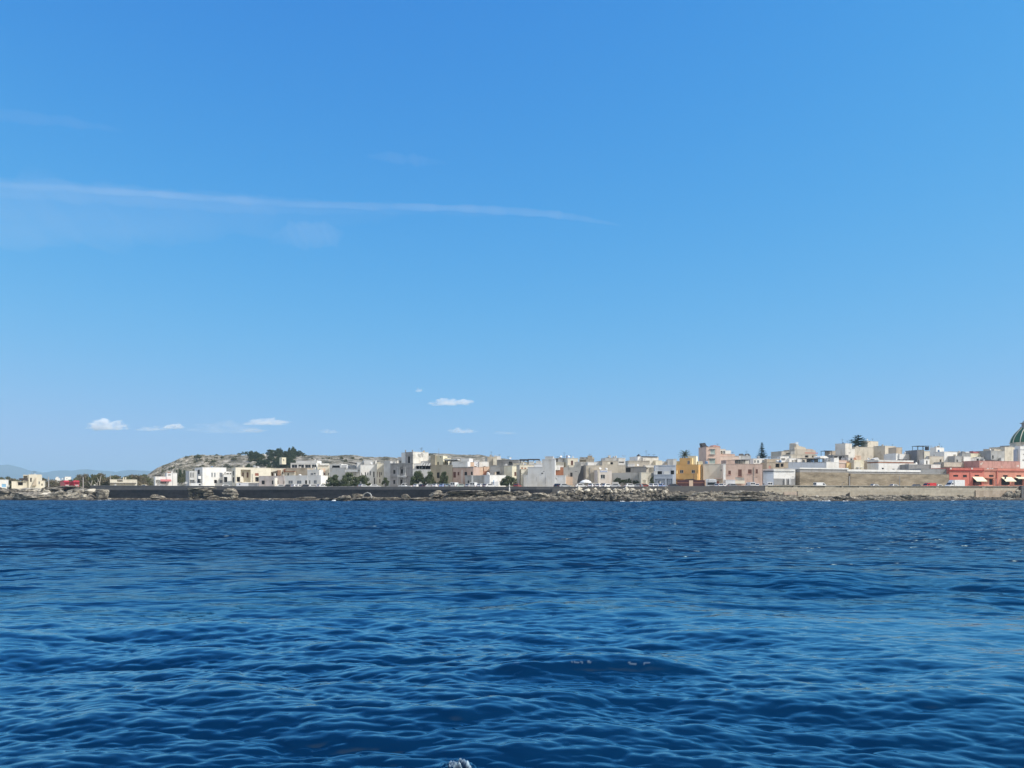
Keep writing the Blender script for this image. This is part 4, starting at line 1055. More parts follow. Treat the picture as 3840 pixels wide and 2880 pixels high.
h.block(486, 580, 750, WH, v=-.4, d=5, wins=[(520, 770, 548, 836, 'k')])
h.poly('stair', [(520, 748), (560, 690), (620, 700), (620, 748)], .5, 1.5, GR)
h = house('low dark grey wall house with a small white parapet above the warehouse', 8, 220, 770, 846, 38, 20, MG, d=6)
h.block(606, 768, 842, WH, v=-.3, d=3); h.block(226, 370, 826, WH, yb=850, v=2, d=2); h.block(772, 826, 800, GR, v=.8, d=5)
h = house('white tapered house with one grey window right of the round vent house', 8, 834, 1056, 622, 52, 20, WH, d=8, wins=[(914, 728, 962, 784, 'g')])
h.block(776, 834, 628, GR, yb=700, v=3, d=5); h.box('roof_slab', 918, 612, 1060, 626, 1, 5, STEELD)
h.block(944, 1005, 724, WH, yb=800, v=-.6, d=.5, roof=False)
h = house('grey house with a dark arched opening and a white box beside it', 8, 1016, 1168, 696, 48, 20, GR, d=7, wins=[(1046, 754, 1072, 798, 'k')])
h.block(1170, 1292, 706, WH, v=-.3, d=5); h.block(1296, 1446, 728, LG, v=.3, d=4, wins=[(1392, 738, 1436, 796, 'k')])
h = house('cluttered roof terrace with tanks behind the white box', 8, 1140, 1288, 640, 62, 10, GR, d=6)
h.box('water_tank', 1150, 610, 1180, 640, 1, 2, MG); h.box('water_tank', 1205, 616, 1262, 640, .5, 2, WH); h.block(1060, 1140, 632, BG, v=2, d=5)
h = house('pale yellow and white skyline house with a drooping red canopy', 8, 1292, 1458, 650, 66, 18, YC, d=7)
h.poly('awning', [(1340, 648), (1332, 606), (1360, 620), (1440, 622), (1474, 604), (1478, 648)], .5, 2.5, AWR)
h.block(1458, 1626, 640, WH, v=1, d=5); h.block(1400, 1520, 712, WH, v=-2, d=2)
h = house('long low stone coloured wall house left of the salmon upper wall', 8, 830, 1440, 806, 40, 20, BG, d=6)
h.box('ledge', 828, 866, 1442, 884, -.3, -.02, SB)
h = house('stepped grey brown house below the church dome', 8, 1640, 1876, 606, 62, 26, GR, d=9, wins=[(1660, 680, 1690, 740, 'O')])
h.block(1700, 1870, 580, SB, yb=612, v=2, d=5); h.block(1660, 1730, 572, TN, yb=612, v=4, d=4); h.block(1876, 1990, 548, DG, v=1.5, d=6); h.block(1880, 2110, 540, SB, v=.8, d=7); h.block(1950, 2020, 516, MG, yb=560, v=3, d=4)
h.box('roof_slab', 1520, 752, 1770, 770, -2, 2, STEELD); h.block(1820, 1866, 726, LG, yb=790, v=-1.2, d=.9, roof=False)
h = house('tall white house with two small windows at the right edge of the town', 8, 2146, 2360, 526, 42, 20, WH, d=2.5, wins=[(2188, 750, 2214, 780, 'k'), (2200, 656, 2214, 680, 'k')])
h.box('cornice', 2144, 572, 2362, 582, -.2, -.02, LG); h.block(2076, 2146, 582, BL, v=1, d=1.2)
h = house('faded salmon upper storey with peeling plaster behind the red shops', 8, 1440, 2146, 782, 33, 20, SA, d=8)
for x, y, q in ((1470, 830, 16), (1490, 812, 12), (2110, 862, 18), (1830, 880, 9), (2080, 866, 8)):
    h.poly('peeled_patch', [(x - q, y - q * .4), (x + q * .3, y - q), (x + q, y + q * .2), (x + q * .2, y + q), (x - q * .8, y + q * .6)], -.01, -.004, OW)
# the red shops
h = House('shop_row', 'row of red shops with dark transom windows and cream awnings', 8, 922, 1520, 0, 16.5, 'shop', D=on_line(8, 922, 1520, 0.0))
h.block(922, 1294, 900, RD, d=9, wins=[(988, 1018, 1074, 1050, 'd'), (1156, 1018, 1226, 1060, 'd'), (1040, 1110, 1110, 1190, 'k')]); h.block(1294, 1520, 900, RD, d=9, v=.04, wins=[(1358, 1018, 1436, 1042, 'd'), (1332, 1092, 1480, 1194, 'k')])
h.box('cornice', 918, 926, 1522, 950, -.35, -.02, wallmat('dark_red_trim', (.36, .06, .05), .2)); h.box('pilaster', 1284, 952, 1304, 1190, -.18, -.02, RD)
for x in (948, 1314): h.poly('ornament', [(x - 14, 922), (x - 10, 898), (x + 6, 892), (x + 16, 906), (x + 14, 922)], -.42, -.37, OW)
h.awning(1318, 1050, 1500, 1122, 2.0)
h.box('counter', 1370, 1150, 1460, 1192, -1.2, -.3, WOOD)
h = House('shop_row', 'orange red shop with a plain door and small brown hood between two awning shops', 8, 1520, 1756, 0, 16.5, 'shop', D=on_line(8, 1520, 1756, 0.2))
h.block(1520, 1756, 934, SR, d=9, wins=[(1606, 1018, 1686, 1054, 'd'), (1612, 1090, 1682, 1192, 'k')])
h.box('cornice', 1520, 920, 1756, 942, -.35, -.02, SR); h.box('hood', 1574, 1070, 1726, 1082, -1.1, -.02, BR)
for x in (1580, 1600, 1640, 1670): h.poly('ornament', [(x - 12, 918), (x - 4, 900), (x + 12, 914), (x + 14, 918)], -.25, -.1, OW)
h.box('bracket', 1722, 1080, 1736, 1190, -.5, -.3, SA)
h = House('shop_row', 'orange red shop front with a white awning and a second awning at the picture edge', 8, 1760, 2330, 0, 16.5, 'shop', D=on_line(8, 1760, 2330, 0.1))
h.block(1760, 2330, 912, SR, d=9, wins=[(1850, 1020, 1930, 1052, 'd'), (1820, 1086, 1972, 1194, 'k'), (2082, 1022, 2162, 1052, 'd'), (2046, 1076, 2200, 1194, 'k')])
h.box('cornice', 1756, 930, 2332, 952, -.35, -.02, RD); h.box('pilaster', 1744, 950, 1760, 1190, -.2, -.02, RD)
h.awning(1816, 1056, 2000, 1124, 2.0); h.awning(2048, 1052, 2330, 1078, 1.6)
h.box('lamp', 1886, 1052, 1906, 1088, -1.6, -1.3, STEELD)
# the church at the right edge
DM = 330.0
pxc = 3852.0
E = empty('church', (xat(pxc, DM + 60), DM + 60, 8.0), R(18))
tag(E, 'stone church with a green ribbed dome and lantern at the right edge', 'church')
DD = DM + 60
def zc(py): return zat(py, DD) - 8.0
rc = (pxc - 3799) / F * DD
zb, zt, zl = zc(1660), zc(1602), zc(1578)
mb = MB(); mb.box(-11, 11, -7, 26, -3, zc(1690)); mb.build('wall', SB, E)
mb = MB(); mb.lathe([(rc * 1.04, zc(1692)), (rc * 1.04, zb - .3), (rc * 1.1, zb - .3), (rc * 1.1, zb)], 8); mb.build('drum', SB, E)
prof = [(q / F * DD, zc(y) + .003) for q, y in ((54, 1660), (53.6, 1655), (52.2, 1649), (49.4, 1642), (45.6, 1635), (41, 1628), (36, 1621.5), (30.5, 1615.5), (25, 1610), (19, 1603))]
mb = MB(); mb.lathe(prof, 48); mb.build('dome', flat('green_dome_tiles', (.035, .13, .06), .65), E, smooth=True)
for k in range(12):
    mb = MB(); w_ = k / 12 * 6.2832 + .26
    for (r0, z0), (r1, z1) in zip(prof[:-1], prof[1:]):
        mb.tube((math.cos(w_) * (r0 + .05), math.sin(w_) * (r0 + .05), z0), (math.cos(w_) * (r1 + .05), math.sin(w_) * (r1 + .05), z1), .22, .2, 6)
    mb.build('rib', CR, E)
rl = (pxc - 3834) / F * DD; zs = prof[-1][1] - .2
mb = MB(); mb.lathe([(rl * 1.25, zs), (rl * 1.25, zs + .5), (rl, zs + .5), (rl, zc(1588)), (rl * 1.3, zc(1588)), (rl * 1.3, zc(1586)), (rl * .95, zc(1585)), (rl * .6, zc(1577)), (.15, zc(1571)), (.1, zc(1560))], 16); mb.build('lantern', TRIMG, E)

roof_clutter()
# ---------------------------------------------------------------- ground, road, shore
def ground_mat():
    m = bpy.data.materials.new('dry_earth_and_grass')
    t, b = nodes_of(m)
    geo = N(t, 'ShaderNodeNewGeometry')
    n = N(t, 'ShaderNodeTexNoise', Scale=.12, Detail=8.0, Roughness=.7); t.links.new(geo.outputs['Position'], n.inputs['Vector'])
    cr = N(t, 'ShaderNodeValToRGB'); cr.color_ramp.elements[0].position = .35; cr.color_ramp.elements[0].color = (.16, .15, .08, 1); cr.color_ramp.elements[1].position = .6; cr.color_ramp.elements[1].color = (.42, .36, .26, 1)
    t.links.new(n.outputs['Fac'], cr.inputs[0]); t.links.new(cr.outputs[0], b.inputs['Base Color']); b.inputs['Roughness'].default_value = .95
    return m
def ribbon(name, x, d, dz, mat, zf=None):
    """sheet that follows the coast line: columns x, rows d metres inland"""
    X = np.repeat(np.array(x)[None, :], len(d), 0); Dd = np.repeat(np.array(d)[:, None], len(x), 1)
    Y = wall_y(X) + Dd
    Z = ground_z(X, Y) + dz
    if zf is not None: Z = zf(X, Y, Dd, Z)
    return link_mesh(name, mesh_np(name, np.stack([X, Y, Z], -1).reshape(-1, 3), grid_quads(len(d), len(x)), False), mat)
xs = np.concatenate([np.linspace(-2600, -320, 24), np.linspace(-300, 300, 240), np.linspace(320, 2600, 24)])
gd = ribbon('ground', xs, [.5, 3, 8, 16, 20, 26, 34, 44, 60, 80, 110, 150, 204, 300, 500, 900, 1500, 1700], 0.0, ground_mat(), lambda X, Y, D, Z: np.where(D > 1600, -6, Z + np.where(D > 20, .15 * np.sin(X * .21) * np.sin(Y * .17), 0)))
tag(gd, 'dry pale earth under the town', 'ground', kind='structure')
xr = np.linspace(-160, 330, 160)
rd = ribbon('road', xr, [3.2, 7, 12, 16.6], .006, wallmat('worn_pale_asphalt', (.24, .235, .225), .25)); tag(rd, 'worn pale asphalt sea front road', 'road', kind='structure')
pv = ribbon('pavement', xr, [16.8, 19.4], .13, wallmat('pavement_stone', (.46, .43, .38), .25)); tag(pv, 'pale stone pavement at the foot of the front houses', 'pavement', kind='structure')
pr = ribbon('promenade', xr, [.9, 3.0], .12, wallmat('promenade_stone', (.44, .41, .36), .25)); tag(pr, 'promenade strip behind the sea wall', 'promenade', kind='structure')

# rocky shelf at the foot of the wall, rising to a natural shore in the west
SHY = [(-900, 1842), (0, 1844), (250, 1846), (340, 1848), (356, 1864), (400, 1869), (690, 1869), (720, 1866), (890, 1867), (960, 1870), (1250, 1870), (1300, 1866), (1380, 1864), (1560, 1869), (1650, 1862), (1680, 1846), (1815, 1846), (1850, 1848), (1980, 1846), (2005, 1858), (2060, 1856), (2110, 1842), (2160, 1836), (2480, 1836), (2520, 1846), (2760, 1848), (2900, 1846), (2960, 1857), (3150, 1862), (3380, 1856), (3560, 1862), (3840, 1866), (4600, 1862)]
def shore_z(px, D): return zat(np.interp(px, [a for a, _ in SHY], [b for _, b in SHY]), D)
def build_shore():
    x = np.arange(-330, 330, .45); d = np.arange(-13.0, 1.01, .4)
    X = np.repeat(x[None, :], len(d), 0); Dd = np.repeat(d[:, None], len(x), 1); Y = wall_y(X) + Dd
    px = CX + X / np.maximum(Y, 1) * F
    top = shore_z(px, Y)
    nz = np.zeros_like(X); n2 = np.zeros_like(X); n3 = np.zeros_like(X)
    for i in range(X.shape[0]):
        for j in range(X.shape[1]):
            p = Vector((X[i, j], Y[i, j], 0))
            nz[i, j] = noise.fractal(p * .33, 1.0, 2.0, 4); n2[i, j] = noise.noise(p * .09 + Vector((7, 3, 1))); n3[i, j] = noise.noise(p * 1.4)
    reach = 6.5 + 4.5 * n2                                   # how far the shelf reaches seawards
    reach = np.where(px < 350, 9 + 3 * n2, reach)
    s = np.clip(1 + (Dd + 1.5) / np.maximum(reach, 2), -.6, 1)
    z = np.where(s > 0, top * s ** .75, s * 1.5 - .1) + nz * (.22 + .35 * np.clip(top - .8, 0, 2.5)) * np.clip(s + .5, 0, 1) + n3 * .12
    st = .42; q = np.floor(z / st) * st; fr = (z - q) / st
    z = q + st * np.clip((fr - .5) * 3.2 + .5, 0, 1)         # bedding planes
    z = np.where(Dd > .3, np.minimum(z, np.where(px < 350, 4.3, 3.9)), z)
    V = np.stack([X + n3 * .1, Y + nz * .3, z], -1).reshape(-1, 3)
    o = link_mesh('rocky_shore', mesh_np('rocky_shore', V, grid_quads(len(d), len(x)), False), ROCK_MID)
    tag(o, 'bedded limestone shelf along the foot of the sea wall', 'shore', kind='structure')
build_shore()

# ---------------------------------------------------------------- sea walls
TOPZ = [(300, 5.45), (480, 5.4), (1200, 4.9), (1900, 4.72), (2300, 4.68), (2700, 4.92), (2900, 5.12), (3600, 5.32), (4200, 5.5)]
def topz(px): return float(np.interp(px, [a for a, _ in TOPZ], [b for _, b in TOPZ]))
def wall_strip(name, pxs, zb, zt, d0, d1, mat, parent):
    mb = MB(); vs = []
    for i, px in enumerate(pxs):
        D = WD(px); x = xat(px, D)
        a, b = (zb(px) if callable(zb) else zb), (zt(px) if callable(zt) else zt)
        vs += [(x, D + d0, a), (x, D + d1, a), (x, D + d1, b), (x, D + d0, b)]
    fs = [(0, 1, 2, 3)]
    for i in range(len(pxs) - 1):
        for k in range(4): n = (k + 1) % 4; fs.append((4 * i + k, 4 * i + 4 + k, 4 * i + 4 + n, 4 * i + n))
    e = 4 * (len(pxs) - 1); fs.append((e + 3, e + 2, e + 1, e))
    mb.add(vs, fs)
    return mb.build(name, mat, parent)
def px_range(a, b, n=14): return [a + (b - a) * i / n for i in range(n + 1)]
W1 = empty('sea_wall', (0, 0, 0)); tag(W1, 'long dark sea wall with a lighter grey parapet along the left shore', 'sea wall')
p1 = px_range(338, 2070, 30)
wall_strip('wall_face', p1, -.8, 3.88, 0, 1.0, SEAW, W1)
wall_strip('parapet', p1, 3.884, topz, .10, .62, SEAP, W1)
wall_strip('coping', p1, lambda p: topz(p) + .003, lambda p: topz(p) + .1, .05, .68, TRIMG, W1)
W2 = empty('sea_wall', (0, 0, 0)); tag(W2, 'plain grey concrete sea wall above the heaped boulders', 'sea wall')
p2 = px_range(2071, 2868, 16)
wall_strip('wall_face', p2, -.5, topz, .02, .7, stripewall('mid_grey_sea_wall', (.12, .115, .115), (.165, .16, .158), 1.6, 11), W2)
wall_strip('coping', p2, lambda p: topz(p) + .003, lambda p: topz(p) + .09, -.03, .75, TRIMG, W2)
a1, a2 = Vector((xat(2869, WD(2869)), WD(2869))), Vector((xat(3822, WD(3822)), WD(3822)))
yw = math.degrees(math.atan2(a2.y - a1.y, a2.x - a1.x))
pm = (cpx(7, -50) + cpx(8, 2125)) / 2; r_ = (pm - CX) / F; tt = (a2.y - a1.y) / (a2.x - a1.x); Dm = (a1.y - tt * a1.x) / (1 - tt * r_)
W3 = House('sea_wall', 'pale masonry sea wall with dark slots below its coping on the right shore', 7, -50, (cpx(8, 2125) - 2880) * KS, 0, yw, 'sea wall', D=Dm)
W3.z0b = W3.z0; xe = (cpx(8, 2125) - 2880) * KS
mb = MB(); u1 = W3.uD(cpx(8, 2125), 0)[0]; zt3 = 5.1 - W3.z0
slots = []
for q0, q1 in ((0, 440), (508, 980), (1170, 1275), (1305, 1575), (1640, 2350), (2400, 2900), (2950, 3700), (3760, 4300)):
    u_0, u_1 = W3.uD(cpx(7, q0), 0)[0], W3.uD(cpx(7, q1), 0)[0]
    if u_1 < u1: slots.append((max(u_0, .3), u_1, zt3 - .52, zt3 - .06, .45))
panel(mb, lambda a, z: Vector((a, 0, z)), 0, u1, -5.5, zt3, slots, Vector((0, 1, 0)))
panel(mb, lambda a, z: Vector((a, .8, z)), 0, u1, -5.5, zt3, [], Vector((0, -1, 0)))
panel(mb, lambda a, z: Vector((u1, a, z)), 0, .8, -5.5, zt3, [], Vector((-1, 0, 0)))
mb.build('wall_face', SEAR, W3.E)
mb = MB(); mb.box(-.1, u1 + .1, -.16, .9, zt3 + .003, zt3 + .14); mb.build('coping', wallmat('pale_coping', (.5, .46, .4), .2), W3.E)
mb = MB(); mb.box(W3.uD(cpx(7, 500), 0)[0], W3.uD(cpx(7, 1420), 0)[0], -.5, -.02, -5, zt3 - 1.75); mb.build('footing', SEAR, W3.E)
mb = MB(); mb.box(W3.uD(cpx(8, 1366), 0)[0], u1, -.35, -.02, -5, zt3 - 1.45); mb.build('footing', wallmat('warm_masonry', (.46, .38, .30), .3), W3.E)
mb = MB(); mb.box(W3.uD(cpx(7, 270), 0)[0], W3.uD(cpx(7, 500), 0)[0], -.3, -.02, -5, zt3 - 2.1); mb.build('ledge', wallmat('rose_masonry', (.5, .41, .34), .25), W3.E)
mb = MB(); mb.prism([(W3.uD(cpx(7, 1325), 0)[0], -3), (W3.uD(cpx(7, 1325), 0)[0], zt3 - 2.9), (W3.uD(cpx(7, 1395), 0)[0], zt3 - 2.15), (W3.uD(cpx(7, 1395), 0)[0], -3)], -.54, -.51); mb.build('drain_opening', DARKO, W3.E)
W4 = empty('sea_wall', (0, 0, 0)); tag(W4, 'dark grey concrete wall end at the right edge of the picture', 'sea wall')
wall_strip('wall_face', px_range(3823, 4500, 10), -.6, topz, -1.2, .6, SEAP, W4)

# ---------------------------------------------------------------- rocks
def rock_mesh(seed, sub=3, box=3.0, cuts=9, strata=.10, rough=.10):
    rr = random.Random(seed)
    bm = bmesh.new(); bmesh.ops.create_icosphere(bm, subdivisions=sub, radius=1.0)
    pl = []
    for _ in range(cuts):
        n = Vector((rr.uniform(-1, 1), rr.uniform(-1, 1), rr.uniform(-.6, 1))).normalized(); pl.append((n, rr.uniform(.5, .92)))
    of = Vector((rr.uniform(0, 50), rr.uniform(0, 50), rr.uniform(0, 50)))
    lay = [rr.uniform(-1, 1) for _ in range(14)]
    for v in bm.verts:
        p = v.co.copy()
        L = (abs(p.x) ** box + abs(p.y) ** box + abs(p.z) ** box) ** (1 / box); p = p / L
        for n, o in pl:
            q = p.dot(n)
            if q > o: p -= n * (q - o) * .94
        k = lay[int((p.z + 1.3) * 4.6) % 14]
        p.x *= 1 + strata * k; p.y *= 1 + strata * k
        p += p.normalized() * (noise.fractal(p * 1.7 + of, 1.0, 2.0, 4) * rough * 1.6 + noise.noise(p * 6 + of) * rough * .35)
        v.co = p
    me = bpy.data.meshes.new('rock'); bm.to_mesh(me); bm.free(); me.materials.append(ROCK)
    return me
def place_rock(me, x, y, z, sx, sy, sz, rz, label, group=None, name='rock', tilt=(0, 0)):
    o = bpy.data.objects.new(name, me); COL.objects.link(o)
    o.location = (x, y, z); o.scale = (sx, sy, sz); o.rotation_euler = (tilt[0], tilt[1], rz)
    return tag(o, label, 'rock', group)
def big_rock(c, x0, x1, y0, y1, off, label, seed, dep=.7, box=3.0, strata=.12, rz=.0, name='rock', rough=.11):
    a, b = cpx(c, x0), cpx(c, x1); D = WD((a + b) / 2) + off
    z1, z0 = zat(cpy(c, y0), D), min(zat(cpy(c, y1), D), 99)
    w_ = (b - a) / F * D / 2 * 1.08; h_ = (z1 - z0) / 2 * 1.06
    return place_rock(rock_mesh(seed, 4, box, 8, strata, rough), xat((a + b) / 2, D), D, (z0 + z1) / 2, w_, max(w_ * dep, .5), h_, rz, label, name=name)
BIGS = [
 (1, -140, 240, 872, 1110, -6, 'flat topped ledge of rock at the left end of the shore', .7),
 (1, 150, 620, 888, 980, -5, 'long cream slab overhanging a dark hollow at the left shore', .5),
 (1, 230, 830, 950, 1110, -8, 'broad low boulder with a dark undercut below the long cream slab', .5),
 (1, 590, 850, 880, 1060, -3.5, 'dark shaded rock block below the villa wing', .6),
 (1, 820, 1150, 905, 1100, -7, 'knobbly pale rock with a small peak below the red kiosks', .6),
 (1, 770, 1060, 860, 920, -2, 'thin pale ledge just under the red kiosks', .6),
 (1, 1165, 1565, 868, 950, -2, 'wide flat pale slab at the start of the sea wall', .5),
 (1, 1240, 1490, 915, 1080, -4, 'layered pinkish rock below the wide flat slab', .7),
 (1, 1100, 1330, 980, 1100, -7, 'pitted grey rock at the waterline under the layered pinkish rock', .7),
 (1, 1440, 1660, 1000, 1080, -5, 'low cream ledge sloping down to the standing block', .6),
 (2, 400, 530, 972, 1075, -5, 'single rounded pale boulder alone before the dark wall', .7),
 (2, 480, 660, 1012, 1090, -5, 'low rock tail trailing right of the rounded pale boulder', .5),
 (2, 1048, 1500, 862, 950, -4.5, 'overhanging cap slab of the large sea stack', .45),
 (2, 1040, 1120, 930, 1085, -4.5, 'dark left pillar under the cap of the large sea stack', .8),
 (2, 1150, 1260, 945, 1085, -4.2, 'grey middle pillar of the large sea stack', .8),
 (2, 1320, 1505, 915, 1060, -4.8, 'pale right hand shoulder of the large sea stack', .6),
 (2, 1380, 1640, 1000, 1090, -6, 'low rounded rock between the two sea stacks', .5),
 (2, 1640, 1860, 885, 985, -4.5, 'overhanging cap of the small sea stack over a dark cave', .6),
 (2, 1790, 1918, 905, 1085, -4.6, 'upright pale pillar on the right of the small sea stack', .7),
 (2, 1900, 2130, 1035, 1095, -5, 'low cream ledge at the waterline right of the small sea stack', .4),
 (3, 690, 1075, 1030, 1100, -6, 'flat brown ledge at the waterline below the white row houses', .35),
 (3, 1080, 1420, 1042, 1100, -6, 'thin dark ledge washed by waves left of the stone arch', .35),
 (3, 1400, 1660, 1000, 1080, -5, 'low domed pale rock left of the stone arch', .5),
 (3, 1640, 1850, 975, 1060, -3.5, 'grey sloping rock leaning to the stone arch', .5),
 (3, 1680, 2010, 1035, 1100, -7, 'tawny ledge in front of the stone arch', .35),
 (4, -60, 240, 1040, 1100, -6, 'flat grey ledge below the palazzo', .4),
 (4, 312, 465, 984, 1060, -4, 'smooth pale boulder sitting under the parked pickup', .6),
 (4, 430, 720, 1046, 1095, -6, 'thin cream ledge right of the smooth pale boulder', .35),
 (4, 795, 1060, 912, 1035, -5, 'large cream overhanging boulder below the olive house', .7),
 (4, 850, 1050, 1000, 1100, -4, 'dark foot under the large cream overhanging boulder', .7),
 (4, 1050, 1770, 912, 975, -4.2, 'long pale top slab of the dark rock bench', .3),
 (4, 1060, 1640, 955, 1100, -3.6, 'long dark rock bench with an undercut front', .3),
 (4, 1580, 1780, 930, 1095, -4.6, 'rounded right end of the dark rock bench', .7),
 (4, 1160, 1380, 1062, 1105, -8, 'small pale rock awash before the dark rock bench', .5),
 (4, 1770, 1880, 960, 1080, -5, 'narrow brown rock between bench and banded rock', .7),
 (4, 1860, 2220, 918, 1000, -4, 'banded cream rock rising to the right under the white post', .5),
 (4, 1870, 2270, 990, 1095, -5, 'brown lower tier under the banded cream rock', .4),
 (5, -10, 218, 918, 985, -3, 'cream slab at the left end of the boulder heap', .5),
 (5, 60, 360, 985, 1090, -5, 'dark low ledge before the dip in the sea wall', .4),
 (5, 340, 640, 960, 1090, -5.5, 'sloping grey green rock leading up to the boulder heap', .5),
 (6, 480, 810, 985, 1095, -6, 'jagged pale rock at the waterline below the ochre house', .6),
 (6, 680, 1000, 938, 1010, -3, 'dark block with a pale top under the grey sea wall', .5),
 (6, 800, 1240, 940, 1095, -4.5, 'grey flat topped outcrop below the camper van', .5),
 (6, 1200, 1420, 935, 1070, -5, 'pale stepped ledge below the white corner pier', .5),
 (6, 1300, 1820, 1000, 1110, -6, 'black cave mouth rock below the wide dusty pink house', .4),
 (6, 1400, 2000, 915, 1010, -3.5, 'long dark sloping ledge along the grey sea wall', .35),
 (6, 1720, 2100, 985, 1100, -6.5, 'tawny bedded ledge at the foot of the last grey wall', .45),
 (6, 2030, 2212, 925, 1090, -5, 'pale broken corner rock where the wall turns pale', .7),
 (7, -60, 220, 950, 1040, -4, 'dark layered rock below the blue grey lock up', .5),
 (7, 1040, 1420, 1000, 1100, -5, 'dark pitted ledge below the drain opening', .5),
 (7, 1400, 1560, 1018, 1105, -6.5, 'black rounded rock below the pale sea wall', .7),
 (7, 1560, 1830, 1020, 1090, -5, 'low dark ridge of rock right of the black rounded rock', .5),
 (8, 60, 260, 1355, 1470, -6, 'tall dark rock under the dark parked car', .6),
 (8, 230, 600, 1370, 1440, -3, 'long dark ledge below the red van', .3),
 (8, 600, 760, 1410, 1475, -5, 'grey cube like rock below the white box truck', .7),
 (8, 900, 1010, 1392, 1440, -3, 'dark pointed rock left of the white smooth boulder', .7),
 (8, 1060, 1160, 1350, 1400, -2, 'smooth white boulder against the pale sea wall', .6),
 (1, 1010, 1430, 838, 885, 3, 'grey earth and stone bank under the red kiosks', .5),
 (8, 1890, 2010, 1290, 1400, -2, 'reddish brown boulder at the end of the pale sea wall', .8),
 (8, 2060, 2150, 1275, 1390, -2, 'dark upright boulder leaning on the wall end', .8),
 (8, 2000, 2090, 1330, 1420, -3, 'pale boulder between the reddish and the upright boulders', .8),
]
for i, (c, x0, x1, y0, y1, off, lab, dep) in enumerate(BIGS): big_rock(c, x0, x1, y0, y1, off, lab, 100 + i, dep, rz=random.uniform(-.15, .15))
big_rock(1, 1648, 1850, 905, 1110, -6, 'dark upright standing block with a lit right face', 77, .8, 9.0, .02, -.42, rough=.03)
# the stone arch on the shelf
ar = empty('stone_arch', (0, 0, 0)); pa = (cpx(3, 1850) + cpx(3, 2000)) / 2; Da = WD(pa) - 4.5
tag(ar, 'small ruined stone arch standing on the rocks before the dark wall', 'arch'); ar.location = (xat(pa, Da), Da, .4)
mb = MB(); R0, R1 = .75 / 1, (cpx(3, 2003) - cpx(3, 1848)) / F * Da / 2; R0 = R1 - .24; hh = zat(cpy(3, 950), Da) - .4 - R1
pts = [(-R1, 0), (-R0, 0)] + [(-R0 * math.cos(a), hh + R0 * math.sin(a)) for a in [R(x) for x in range(0, 181, 15)]] + [(R0, 0), (R1, 0)] + [(R1 * math.cos(a), hh + R1 * math.sin(a)) for a in [R(x) for x in range(0, 181, 15)]]
n = 13
inn = [(-R0, -.8)] + [(-R0 * math.cos(R(x)), hh + R0 * math.sin(R(x))) for x in range(0, 181, 15)] + [(R0, -.8)]
out = [(-R1, -.8)] + [(-R1 * math.cos(R(x)), hh + R1 * math.sin(R(x)) * (1 + .04 * math.sin(x))) for x in range(0, 181, 15)] + [(R1, -.8)]
vs = []
for y in (-.6, .6):
    vs += [(x, y, z) for x, z in inn] + [(x, y, z) for x, z in out]
L = len(inn); fs = []
for k in range(L - 1):
    fs += [(k, k + 1, L + k + 1, L + k), (2 * L + k, 3 * L + k, 3 * L + k + 1, 2 * L + k + 1), (k, 2 * L + k, 2 * L + k + 1, k + 1), (L + k, L + k + 1, 3 * L + k + 1, 3 * L + k)]
mb.add(vs, fs); mb.build('ring', GR, ar)
# rubble: every stone of the heap is its own object
PR_ = [rock_mesh(900 + k, 3, 3.0 + .8 * (k % 3), 18, .03, .055) for k in range(9)]
PD_ = []
for me_ in PR_:
    q_ = me_.copy(); q_.materials.clear(); q_.materials.append(ROCK_DARK); PD_.append(q_)
    me_.materials.clear(); me_.materials.append(ROCK_PALE)
PB_ = [rock_mesh(700 + k, 3, 5.0, 7, .07, .06) for k in range(7)]
for me_ in PB_: me_.materials.clear(); me_.materials.append(ROCK_BLOCK)
rg = random.Random(4)
for k in range(58):
    px = rg.uniform(-60, 345); D0 = WD(px); d = -rg.uniform(.4, 8.5); s_ = np.clip(1 + (d + 1.5) / 9.0, 0, 1)
    z = 4.0 * s_ ** .8 - .1 + rg.uniform(-.2, .2); w_ = rg.uniform(.7, 1.9)
    place_rock(PB_[rg.randrange(7)], xat(px, D0 + d), D0 + d, min(z, 3.6), w_ * 1.3, w_, w_ * rg.uniform(.4, .65), rg.uniform(-.5, .5), 'squarish cream block of bedded rock in the broken shore left of the wall', 'broken rock blocks on the left shore', name='rock_block', tilt=(rg.uniform(-.15, .25), rg.uniform(-.2, .2)))
for k in range(215):
    px = rg.uniform(2085, 2505); D0 = WD(px)
    f_ = rg.random() ** .8
    d = -.6 - f_ * 7.5
    top = float(shore_z(px, D0 + d)); s_ = np.clip(1 + (d + 1.5) / 7.0, 0, 1)
    z = max(-.1, top * s_ ** .75)
    sz = rg.choice([rg.uniform(.3, .6), rg.uniform(.5, .9), rg.uniform(.7, 1.3)])
    hi_ = d > -3.4 + rg.uniform(-.7, .7)
    place_rock((PR_ if hi_ else PD_)[rg.randrange(9)], xat(px, D0 + d), D0 + d, z, sz * rg.uniform(.8, 1.3), sz * rg.uniform(.7, 1.1), sz * rg.uniform(.6, .95), rg.uniform(0, 6.28),
               'cream white boulder in the upper tier of the heap below the plain grey sea wall' if hi_ else 'dark grey boulder in the lower tier of the heap below the plain grey sea wall', 'pale boulders on top of the heap' if hi_ else 'dark boulders at the foot of the heap', name='boulder', tilt=(rg.uniform(-.7, .7), rg.uniform(-.7, .7)))
